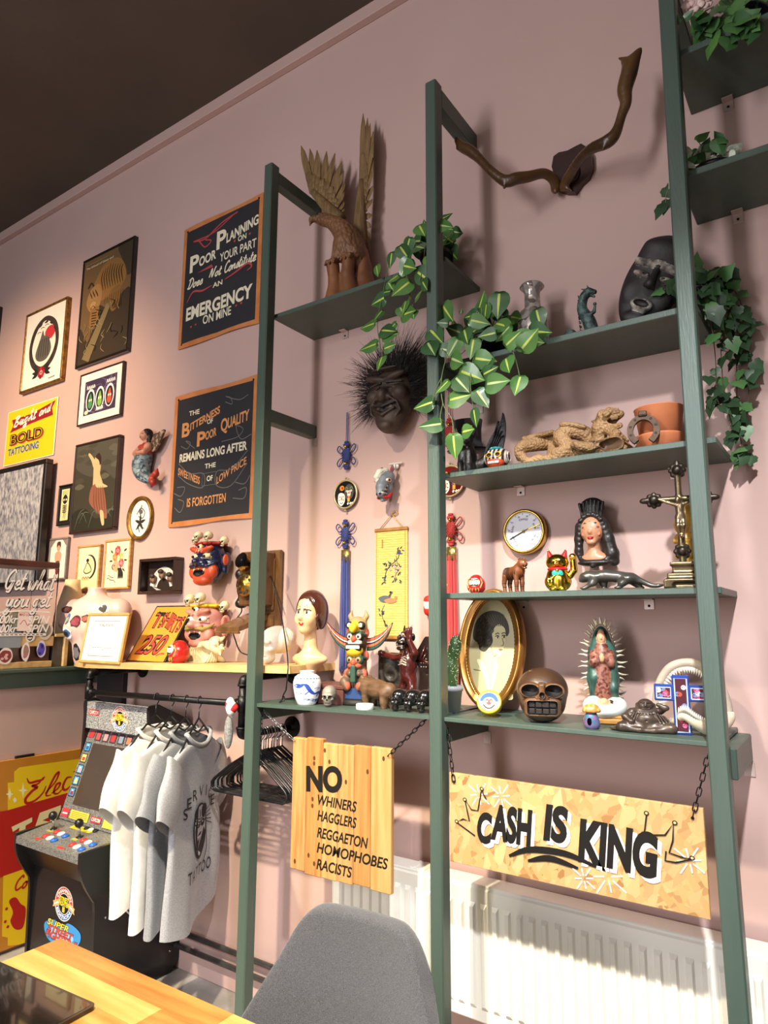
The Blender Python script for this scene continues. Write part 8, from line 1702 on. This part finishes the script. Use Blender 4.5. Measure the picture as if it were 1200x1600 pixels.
# leaf list: stalk-end pixel, depth, direction of the tip in degrees, length in metres
plant('trailing_pothos','striped pothos plant trailing from the eagle shelf behind the middle post',(682,420),-.14,Z1,.06,.1,
   [(655,352,-.28,-60,.075),(676,350,-.31,-20,.08),(640,372,-.29,-120,.07),(625,385,-.3,-60,.075),(650,385,-.31,-35,.075),(612,395,-.3,-100,.06),(640,405,-.31,-130,.075),(668,400,-.32,-80,.055),(652,425,-.32,-45,.085),(622,430,-.31,-150,.05),(640,440,-.32,-135,.085),(606,440,-.3,-60,.06),(588,415,-.3,-80,.05),(600,465,-.31,-175,.07),(634,470,-.32,-100,.06),(648,468,-.32,20,.05),(610,455,-.31,170,.05),(628,492,-.32,-10,.08),(625,480,-.32,-60,.06),(585,505,-.31,178,.075),(645,485,-.33,-70,.05),(596,516,-.32,-20,.08),(600,524,-.32,-10,.075),(588,537,-.32,-175,.078),(600,545,-.33,5,.055),(597,557,-.33,-95,.065),(630,415,-.31,-30,.07),(660,440,-.33,-60,.06),(597,485,-.31,-120,.055),(618,505,-.32,-150,.06)],
   [((640,380,-.25),(610,410,-.29),(600,450,-.3),(590,500,-.31),(593,535,-.32),(597,557,-.33)),((650,380,-.27),(635,420,-.3),(640,460,-.31),(632,500,-.32)),((665,380,-.2),(660,420,-.31),(655,440,-.32)),((640,460,-.31),(648,490,-.32))],22)
plant('trailing_pothos','big striped pothos plant trailing over the left end of the upper shelf',(762,530),-.15,Z2,.07,.1,
   [(692,478,-.3,-60,.085),(720,490,-.28,80,.02),(780,458,-.28,-95,.09),(760,475,-.28,-110,.07),(745,492,-.28,170,.06),(838,484,-.27,-80,.075),(735,500,-.3,-20,.07),(672,515,-.33,-50,.085),(668,535,-.34,-55,.085),(700,505,-.32,170,.04),(742,560,-.35,-20,.08),(768,560,-.35,-150,.08),(790,540,-.33,25,.07),(806,530,-.33,-15,.09),(828,518,-.31,-20,.08),(790,560,-.35,-70,.07),(815,545,-.34,35,.08),(775,520,-.32,-170,.06),(705,560,-.35,-35,.08),(720,580,-.36,-30,.09),(712,590,-.36,-50,.08),(760,600,-.36,-5,.085),(813,588,-.34,-100,.07),(676,628,-.36,185,.08),(702,625,-.36,5,.085),(690,662,-.36,185,.08),(722,675,-.36,-5,.06),(708,680,-.36,-95,.08),(740,640,-.35,-85,.06),(740,530,-.33,-100,.07),(715,530,-.34,-120,.07),(755,585,-.35,10,.06),(796,510,-.3,-150,.07),(725,515,-.32,-70,.07),(700,595,-.36,-140,.06),(745,610,-.36,-60,.07),(688,545,-.35,-20,.06),(775,505,-.28,-30,.08)],
   [((740,520,-.25),(705,545,-.33),(690,590,-.36),(692,630,-.36),(706,655,-.36),(708,680,-.36)),((760,520,-.28),(740,560,-.34),(735,600,-.36),(740,640,-.35)),((790,520,-.28),(805,560,-.33),(812,588,-.34)),((745,530,-.28),(710,560,-.34),(690,545,-.35)),((690,590,-.36),(680,610,-.36),(676,628,-.36)),((692,630,-.36),(688,650,-.36),(690,662,-.36))],26)
def ivy_leaf(b,P,ang,L,yaw,m,lean=0.):
 d=np.array((math.cos(ang),0,math.sin(ang))); s=np.array((-math.sin(ang),0,math.cos(ang))); nn=np.array((0,-1,0.)); c2,s2=math.cos(yaw),math.sin(yaw); s,nn=s*c2+nn*s2,nn*c2-s*s2; c_,s_=math.cos(lean),math.sin(lean); d,nn=d*c_+nn*s_,nn*c_-d*s_
 R=[(-.1,.2),(.02,.42),(.2,.4),(.36,.46),(.6,.24),(1.0,0)]; c=P+d*L*.25+nn*L*.05
 pts=[P]+[P+d*L*t+s*L*w for t,w in R]+[P+d*L*t-s*L*w for t,w in R[:-1][::-1]]
 n=len(pts); b.add([c]+pts,[(0,1+i,1+(i+1) % n) for i in range(n)],m,True)
def ivy(name,label,pot_px,y,zb,pr,ph,leaves,vines,fill,potm,mats,Ls,shape='ivy',cat='houseplant',seed=1,rad=.1,stemm=M_stb):
 O=np.array((Yp(pot_px[0],pot_px[1],y)[0],y,zb)); T=thing(name,label,cat,O); r=random.Random(seed)
 b=MB(); b.lathe([(0,0),(pr*.78,0),(pr,ph-.012),(pr*1.07,ph-.012),(pr*1.07,ph),(pr*.94,ph),(pr*.9,ph-.02),(0,ph-.02)],n=32); b.build('pot',potm,T)
 lb,sb=MB(),MB(); top=np.array((0,0,ph))
 def lf(P,ang,L):
  m=r.choice(mats)
  if shape == 'ivy': ivy_leaf(lb,P,ang,L,r.uniform(-.8,.8),m,r.uniform(-.3,.7))
  else: pothos_leaf(lb,P,ang,L,r.uniform(-.8,.8),m,m,stripe=False,lean=r.uniform(-.4,.7))
 for v in vines:
  Q=[Yp(*p)-O for p in v]; sb.tube(Q,.0014,n=5,smooth_n=5); C_=catmull(Q,8)
  Lg=0
  for i in range(2,len(C_)):
   if r.random() <.62:
    P=C_[i]+np.array((r.uniform(-.022,.022),r.uniform(-.02,.005),r.uniform(-.015,.015))); sb.tube([C_[i],P],.001,n=4); lf(P,r.uniform(-2.4,-.7),r.uniform(*Ls))
 for px_,py_,yy,ang,L in leaves: lf(Yp(px_,py_,yy)-O,math.radians(ang),L)
 for i in range(fill):
  a=r.uniform(0,2*PI); el=r.uniform(-.1,1.3); R=r.uniform(.04,rad); P=top+np.array((math.cos(a)*math.cos(el)*R,math.sin(a)*math.cos(el)*R*.8,math.sin(el)*R*.9)); P[1]=min(P[1],-y-.02)
  sb.tube([top*.9,top+(P-top)*.5+(0,0,.012),P],.0013,n=5,smooth_n=3); lf(P,r.uniform(-2.9,-.2) if r.random() <.6 else r.uniform(.3,2.8),r.uniform(*Ls))
 weld(lb.build('leaves',None,T,fix=False)); sb.build('stems',stemm,T); return T
ivy('trailing_ivy','dark green ivy trailing off the right end of the upper shelf',(1085,470),-.14,Z2,.055,.09,[],[
 ((1100,440,-.15),(1120,450,-.1),(1140,490,-.06),(1150,560,-.05),(1152,630,-.05),(1158,690,-.05),(1165,712,-.05)),
 ((1095,450,-.18),(1115,470,-.14),(1125,530,-.1),(1130,600,-.08),(1140,650,-.07),(1152,690,-.06)),((1100,440,-.12),(1135,440,-.06),(1160,480,-.04),(1168,540,-.04),(1170,600,-.04),(1168,640,-.04)),
 ((1090,450,-.2),(1108,490,-.18),(1118,560,-.14),(1120,620,-.12),(1130,640,-.1)),((1098,440,-.14),(1118,430,-.1),(1136,420,-.08),(1140,430,-.06)),((1100,440,-.16),(1130,470,-.1),(1145,510,-.08),(1150,540,-.06)),((1095,445,-.2),(1112,460,-.18),(1125,490,-.14),(1135,530,-.12)),((1095,445,-.17),(1125,455,-.12),(1150,490,-.08),(1160,520,-.06))],42,M_pbk,[M_ivy,M_ivy,M_ivy,M_ivl],(.032,.058),seed=5,rad=.10)
ivy('ivy_plant','small pale variegated ivy in a black pot on the right-hand middle shelf',(1112,250),-.13,ZR2 if 'ZR2' in globals() else 2.778,.062,.062,[],[((1085,235,-.2),(1075,260,-.25),(1066,285,-.27))],34,M_pbk,[M_var,M_ivl,M_lfd,M_var],(.035,.06),seed=9,rad=.13,stemm=M_stem,shape='round')
ivy('leafy_plant','green leafy plant with pale flowers in a dark blue pot, at the top right corner',(1158,30),-.14,3.168,.075,.11,[(1115,52,-.28,-110,.075),(1140,58,-.29,-95,.07),(1155,40,-.28,10,.06),(1140,10,-.25,-70,.08),(1160,5,-.25,20,.08),(1062,28,-.3,200,.03),(1070,30,-.3,20,.03),(1172,42,-.28,0,.035)],[((1150,20,-.2),(1120,36,-.26),(1105,34,-.27),(1100,26,-.27)),((1150,25,-.2),(1135,45,-.28),(1160,42,-.28),(1185,30,-.28))],34,mat('pot_navy','#12182c',.35,c2='#182038',scale=8),[M_ivl,M_lf,M_lfd,M_ivl],(.045,.08),seed=14,rad=.18,stemm=M_stb,shape='round')
P_=bpy.data.objects['leafy_plant']; b=MB(); r=random.Random(3)
for px_,py_ in ((1078,6),(1100,2),(1086,12)):
 c=Yp(px_,py_,-.25)-np.array(P_.location)
 for k in range(9): a=k*.7; b.ball(c+np.array((.014*math.cos(a),r.uniform(-.01,.01),.014*math.sin(a))),(.012,.007,.010),n=8)
b.build('flowers',mat('petal_pink','#e0bdb4',.6,c2='#efd6cc',scale=30),P_)
# a couple of trailing leaves left of the right post belong to the small ivy
P_=bpy.data.objects['ivy_plant']; lb=MB(); O=np.array(P_.location)
for px_,py_,a in ((1040,292,-70),(1044,312,-110),(1036,320,-120)): ivy_leaf(lb,Yp(px_,py_,-.22)-O,math.radians(a),.05,.3,M_ivy)
lb.tube([Yp(1075,262,-.24)-O,Yp(1055,285,-.24)-O,Yp(1042,300,-.22)-O,Yp(1040,325,-.22)-O],.0013,M_stem,n=5,smooth_n=4); lb.build('trailing_shoot',None,P_,fix=False)
# ================================================================ hanging signs, chains, radiator, chair, table
def chain(label,a,b_,sag=.0,m=M_black,n=None,name='hanging_chain',s=1.,parent=None):
 a,b_=np.array(a),np.array(b_); L=np.linalg.norm(b_-a); n=n or max(4,int(L/(.019*s))); mb=MB(); pts=[a+(b_-a)*i/n+np.array((0,0,-sag*math.sin(PI*i/n))) for i in range(n+1)]
 for i in range(n):
  p,q=pts[i],pts[i+1]; d=q-p; l=np.linalg.norm(d); d /= l; h=np.array((0,1.,0)) if abs(d[1]) <.8 else np.array((1.,0,0)); u=np.cross(d,h); u /= np.linalg.norm(u); v=np.cross(d,u); ax=u if i % 2 else v; c=(p+q)/2; hl,hw=l*.5+.0022*s,.0052*s
  mb.tube([c+d*(hl-hw)*sx+(d*math.cos(t)*sx*1*hw+ax*math.sin(t)*hw*1) for sx,t in [(1,-PI/2),(1,-PI/4),(1,0),(1,PI/4),(1,PI/2),(-1,PI/2),(-1,PI/4),(-1,0),(-1,-PI/4),(-1,-PI/2)]],.0015*s,n=6,closed=True)
 o=mb.build(name,m)
 return tag(o,label,'chain','chains holding the wooden signs')
# plank sign
O,w,h,M=quad((457,1153),(612,1170),(610,1395),(453,1360),-.27); T=thing('plank_sign','pale plank sign lettered NO WHINERS HAGGLERS REGGAETON HOMOPHOBES RACISTS','sign',O)
pl_=[mat('plank_a','#c4925a',.6,c2='#a87238',scale=7,stretch=(9,9,.6),bump=.15,bscale=60),mat('plank_b','#b98548',.6,c2='#9c642e',scale=6,stretch=(8,8,.5),bump=.15,bscale=60),mat('plank_c','#c79a60',.6,c2='#b58246',scale=5,stretch=(10,10,.6),bump=.15,bscale=60)]
xs=[0,.155,.33,.485,.645,.81,1.0]; dt=[0,.006,-.006,-.004,.0,.002]; db=[.0,-.006,-.004,-.002,.004,0]
for i in range(6):
 b=MB(M); b.box((xs[i]*w+.0006,db[i],-.02),(xs[i+1]*w-.0006,h+dt[i],0),bev=.0025); b.build('plank',pl_[i % 3],T)
A=Art(M,w,h,lift=.0003)
for u,v in ((.24,.86),(.24,.82),(.4,.85),(.57,.72),(.35,.93),(.23,.55),(.23,.5),(.2,.13),(.055,.06),(.93,.93),(.26,.08),(.78,.82)): A.ell(u,v,.012,.018,'#5a3418',12); A.ell(u,v,.02,.028,'#9a6630',14) if False else None
A.build('knots',T)
A=Art(M,w,h,lift=.0006); k='#17130f'
A.text('NO',.155,.6,.53,.80,k,off=.05,warp=lambda u,v: (u+.03*(.8-v),v+.1*(u-.2)))
A.build('heading_lettering',T); A=Art(M,w,h,lift=.0006)
for t,y,x1 in (('WHINERS',.515,.68),('HAGGLERS',.4,.68),('REGGAETON',.275,.79),('HOMOPHOBES',.165,.975),('RACISTS',.045,.64)):
 A=Art(M,w,h,lift=.0006); A.text(t,.285,y,x1,y+.078,k,shear=.22,off=.022); A.build('word_lettering',T)
tl,tr=O+M[:3,:3] @ (.012,h-.012,0),O+M[:3,:3] @ (w-.01,h-.02,0)
chain('steel chain from the left post to the plank sign',Yp(404,1103,-.283) ,tl+(0,-.003,0),m=mat('chain_steel','#8d8d8f',.35,.9,c2='#77777a',scale=30),s=.8)
chain('black chain from the middle post to the plank sign',Yp(668,1122,-.29),tr+(0,-.003,0))
q=Yp(407,1120,-.275); chain('loose black chain end hanging down behind the left post',(-1.866,-.29,1.19),(-1.866,-.29,.97),s=.8)
# chipboard sign
O,w,h,M=quad((703,1205),(1102,1266),(1107,1440),(702,1343),-.3); T=thing('chipboard_sign','chipboard sign with black brush lettering CASH IS KING and little crowns','sign',O)
M_osb=bpy.data.materials.new('chipboard_flakes'); M_osb.use_nodes=True; nt=M_osb.node_tree; bs_=nt.nodes['Principled BSDF']; bs_.inputs['Roughness'].default_value=.55
tcn=nt.nodes.new('ShaderNodeTexCoord'); prev=None
for i,(rot,sc) in enumerate(((.5,1),(2.1,1.15),(1.2,.9))):
 mp=nt.nodes.new('ShaderNodeMapping'); mp.inputs['Rotation'].default_value=(0,rot,0); nt.links.new(tcn.outputs['Object'],mp.inputs[0]); mq_=nt.nodes.new('ShaderNodeMapping'); mq_.inputs['Scale'].default_value=(20*sc,20*sc,48*sc); nt.links.new(mp.outputs[0],mq_.inputs[0])
 vr=nt.nodes.new('ShaderNodeTexVoronoi'); vr.inputs['Scale'].default_value=1; nt.links.new(mq_.outputs[0],vr.inputs['Vector']); rp=nt.nodes.new('ShaderNodeValToRGB'); e=rp.color_ramp.elements; e[0].position=.1; e[1].position=.9
 e[0].color=lin(('#96693a','#a67a46','#8f6032')[i]); e[1].color=lin(('#cfa870','#c89e66','#d2ae78')[i]); nt.links.new(vr.outputs['Color'],rp.inputs[0])
 if prev is None: prev=rp.outputs[0]
 else:
  sp=nt.nodes.new('ShaderNodeSeparateColor'); nt.links.new(vr.outputs['Color'],sp.inputs[0]); gt=nt.nodes.new('ShaderNodeMath'); gt.operation='GREATER_THAN'; gt.inputs[1].default_value=.5; nt.links.new(sp.outputs[1],gt.inputs[0])
  mx=nt.nodes.new('ShaderNodeMix'); mx.data_type='RGBA'; nt.links.new(gt.outputs[0],mx.inputs[0]); nt.links.new(prev,mx.inputs[6]); nt.links.new(rp.outputs[0],mx.inputs[7]); prev=mx.outputs[2]
nt.links.new(prev,bs_.inputs['Base Color'])
b=MB(M); b.box((0,0,-.012),(w,h,0),bev=.001); b.build('board',M_osb,T)
A=Art(M,w,h,lift=.0004); wh='#f3eee4'
def burst(u,v,r,n=8):
 kx=h/w
 for i in range(n): a=i*2*PI/n+.2; rr=r*(1 if i % 2 else .7); A.line([(u+.25*rr*kx*math.cos(a),v+.25*rr*math.sin(a)),(u+rr*kx*math.cos(a),v+rr*math.sin(a))],.0035,wh,0)
for u,v,r in ((.14,.8,.16),(.24,.82,.16),(.66,.2,.22),(.57,.13,.14),(.945,.5,.16)): burst(u,v,r)
for dx,dy,c,o in ((.013,-.035,wh,.06),(0,0,'#15110e',.055)):
 for t,x0,x1,y0,y1 in (('C',.13,.2,.27,.62),('ASH',.19,.375,.33,.73),('IS',.415,.52,.43,.82),('KING',.55,.845,.28,.73)):
  A.text(t,x0+dx,y0+dy,x1+dx,y1+dy,c,shear=.18,off=o,warp=(lambda u,v: (u,v-.35*(u-.55) ** 2)) if t == 'KING' else None)
A.line([(.27,.2),(.36,.31),(.5,.34),(.62,.27)],.018,'#15110e',taper=True); A.line([(.35,.19),(.44,.26),(.55,.22)],.017,'#15110e',taper=True)
for s_,u0 in ((1,.035),(-1,.965)):
 P=[(.085,.34),(.0,.45),(.03,.5),(.06,.49),(.04,.72),(.07,.62),(.10,.62),(.12,.88),(.125,.82),(.14,.76)]
 if s_ >0: A.line([(.035+q[0],q[1]) for q in P],.004,'#15110e',0); cs_=[(.035,.46),(.075,.72),(.155,.87)]
 else: P=[(.81,.86),(.80,.7),(.83,.68),(.87,.7),(.9,.82),(.895,.66),(.88,.54),(.92,.52),(.955,.52),(.9,.46),(.865,.46),(.87,.55)]; A.line(P,.004,'#15110e',0); cs_=[(.81,.88),(.905,.83),(.955,.53)]
 for c in cs_: A.ell(c[0],c[1],.009,.022,'#15110e',14); A.ell(c[0],c[1],.005,.012,'#d9b57c',12)
for u,v in ((.025,.9),(.965,.9)): A.ell(u,v,.006,.016,'#1a1612',14)
A.build('painted_lettering',T)
hl,hr_=O+M[:3,:3] @ (.025*w,h*.9,.004),O+M[:3,:3] @ (.965*w,h*.9,.004)
chain('black chain on the left of the chipboard sign',Yp(699,1138,-.295),hl); chain('black chain on the right of the chipboard sign',Yp(1108,1173,-.3),hr_)

# radiator
x0,x1=-1.665,.55; z0,z1,yf=.275,.665,-.105; T=thing('radiator','long white ribbed panel radiator below the hanging signs','radiator',((x0+x1)/2,yf/2,z0)); RM=Tm(-(x0+x1)/2,-yf/2,-z0); M_rad=mat('radiator_white','#f2efe4',.3,c2='#edeade',scale=3,coat=.2)
b=MB(RM); b.box((x0,yf,z0),(x1,yf+.012,z1),bev=.006); b.box((x0,-.03,z0),(x1,-.018,z1),bev=.004); b.build('panel',M_rad,T)
nr=int((x1-x0-.06)/.0405)
for i in range(nr):
 xc=x0+.045+i*.0405; b=MB(RM @ Tm(xc,yf,0)); zb_,zt_=z0+.04,z1-.045; d=.009; wv=.0115
 b.add([(-wv,0,zb_),(wv,0,zb_),(wv,0,zt_),(-wv,0,zt_),(-wv*.55,-d,zb_+.012),(wv*.55,-d,zb_+.012),(wv*.55,-d,zt_-.012),(-wv*.55,-d,zt_-.012)],[(4,5,6,7),(0,1,5,4),(1,2,6,5),(2,3,7,6),(3,0,4,7)]); b.build('rib',M_rad,T,fix=False)
b=MB(RM); b.box((x0-.004,-.1,z1-.004),(x1,-.02,z1+.008),bev=.003)
b.build('top_grille',M_rad,T); b=MB(RM); b.box((x0-.005,-.1,z0+.01),(x0,-.015,z1),bev=.002); b.build('end_cap',M_rad,T)
b=MB(RM)
for i in range(3): b.box((-1.34+i*.022,-.09,z1+.006),(-1.322+i*.022,-.02,z1+.011),bev=.001)
b.build('grille_slots',M_rad,T,kind='stuff')

# upholstered chair
T=thing('upholstered_chair','grey tweed shell chair at the wooden table','chair',(-.98,-.93,0),math.radians(4)); M_tw_=mat('grey_tweed','#343336',.95,c2='#5a595c',scale=800,detail=2,lo=.4,hi=.62,sheen=.3,bump=.25,bscale=500)
CO=np.array((-.98,-.93,0.))
def shell(off):
 def fn(u,v): # v 0 seat front .. 1 back top
  s_=u*2-1
  if v <.45: t=v/.45; y=-.42+.40*t; z=.455-.012*math.sin(t*PI) ; hw=.25+.05*t
  else: t=(v-.45)/.55; a=t; y=-.02+.085*a+.02*math.sin(a*PI); z=.455+.395*a; hw=.30-.115*a ** 1.1
  sq=abs(s_) ; x=hw*s_
  if v >.45:
   t=(v-.45)/.55; y -=.14*s_*s_*(1-.75*t); z -=(.11*max(0,(sq-.5)/.5) ** 2.4)*t ** 2
  else: z += .05*sq ** 3*(v/.45)
  return (x,y+off,z-(off*.3 if v <.45 else 0)-(.02*off/.045 if v <.45 else 0))
 return fn
b=MB(); nu,nv=33,41; f0,f1=shell(0.),shell(.045); V0=[f0(i/(nu-1),j/(nv-1)) for i in range(nu) for j in range(nv)]; V1=[f1(i/(nu-1),j/(nv-1)) for i in range(nu) for j in range(nv)]
V1=[(a[0],a[1],a[2]-(.035 if (k % nv)/(nv-1) <.5 else 0)) for k,a in enumerate(V1)]
fs=[]; N=nu*nv
for i in range(nu-1):
 for j in range(nv-1): a=i*nv+j; q=[a,a+nv,a+nv+1,a+1]; fs.append(q); fs.append([N+k for k in q[::-1]])
for i in range(nu-1):
 for j in (0,nv-1): a=i*nv+j; fs.append([a,a+nv,N+a+nv,N+a])
for j in range(nv-1):
 for i in (0,nu-1): a=i*nv+j; fs.append([a,a+1,N+a+1,N+a])
b.add(V0+V1,fs,None,True); sh=b.build('shell',M_tw_,T); md=sh.modifiers.new('round','SUBSURF'); md.levels=1; md.render_levels=1
for x,y in ((-.2,-.36),(.2,-.36),(-.2,.02),(.2,.02)): b=MB(); b.tube([(x*.7,y*.8,.44),(x*1.05,y*1.05-.02,.0)],[.015,.01],n=12); b.build('leg',M_black,T)

# wooden table and tablet
x0,x1,y0,y1=-1.635,.1,-2.02,-1.16; T=thing('wooden_table','warm acacia butcher block table in the foreground','table',((x0+x1)/2,(y0+y1)/2,0),math.radians(1.2)); TMx=Tm(-(x0+x1)/2,-(y0+y1)/2,0)
tw4=[mat('acacia_'+q,c,.35,c2=d,scale=5,stretch=(.8,7,7),coat=.1) for q,c,d in (('a','#c0904e','#a56f30'),('b','#caa25f','#b68844'),('c','#b47d3e','#945c28'),('d','#c2a064','#b48a48'))]
b=MB(TMx); r=random.Random(12); ns=13; sw_=(y1-y0)/ns
for i in range(ns):
 x=x0
 while x <x1-.01:
  e=min(x+r.uniform(.28,.62),x1); e=x1 if x1-e <.12 else e; b.box((x,y0+i*sw_,.722),(e,y0+(i+1)*sw_,.75),r.choice(tw4),bev=.0006); x=e
b.build('tabletop',None,T)
for x in (x0+.06,x1-.06):
 for y in (y0+.06,y1-.06): b=MB(TMx); b.box((x-.03,y-.03,0),(x+.03,y+.03,.722),bev=.003); b.build('leg',M_black,T)
a,c,d=Zp(0,1522,.757),Zp(140,1578,.757),Zp(136,1587,.757); T=thing('tablet','black glossy tablet lying on the wooden table','tablet',(a[0]*.5+c[0]*.5,a[1]-.1,.7505),math.radians(4))
b=MB(); ww,hh=.2,.125; rr=.012; P=[]
ux=Zp(142,1580,.757)-np.array(T.location); 
for cx_,cy_,a0 in ((ww-rr,hh-rr,0),(-ww+rr,hh-rr,90),(-ww+rr,-hh+rr,180),(ww-rr,-hh+rr,270)):
 for k in range(6): t=math.radians(a0+18*k); P.append((cx_+rr*math.cos(t),cy_+rr*math.sin(t)))
off=(ux[0]-ww,ux[1]-hh+.01,0); b.M=Tm(*off); b.prism(P,0,.008); b.build('body',mat('tablet_black','#0a0a0c',.15,c2='#0d0d10',scale=4,coat=.5),T); b=MB(Tm(*off)); b.prism([(p[0]*.965,p[1]*.95) for p in P],.008,.0084); b.build('screen',mat('tablet_glass','#050506',.03,c2='#060607',scale=4,coat=1.),T)
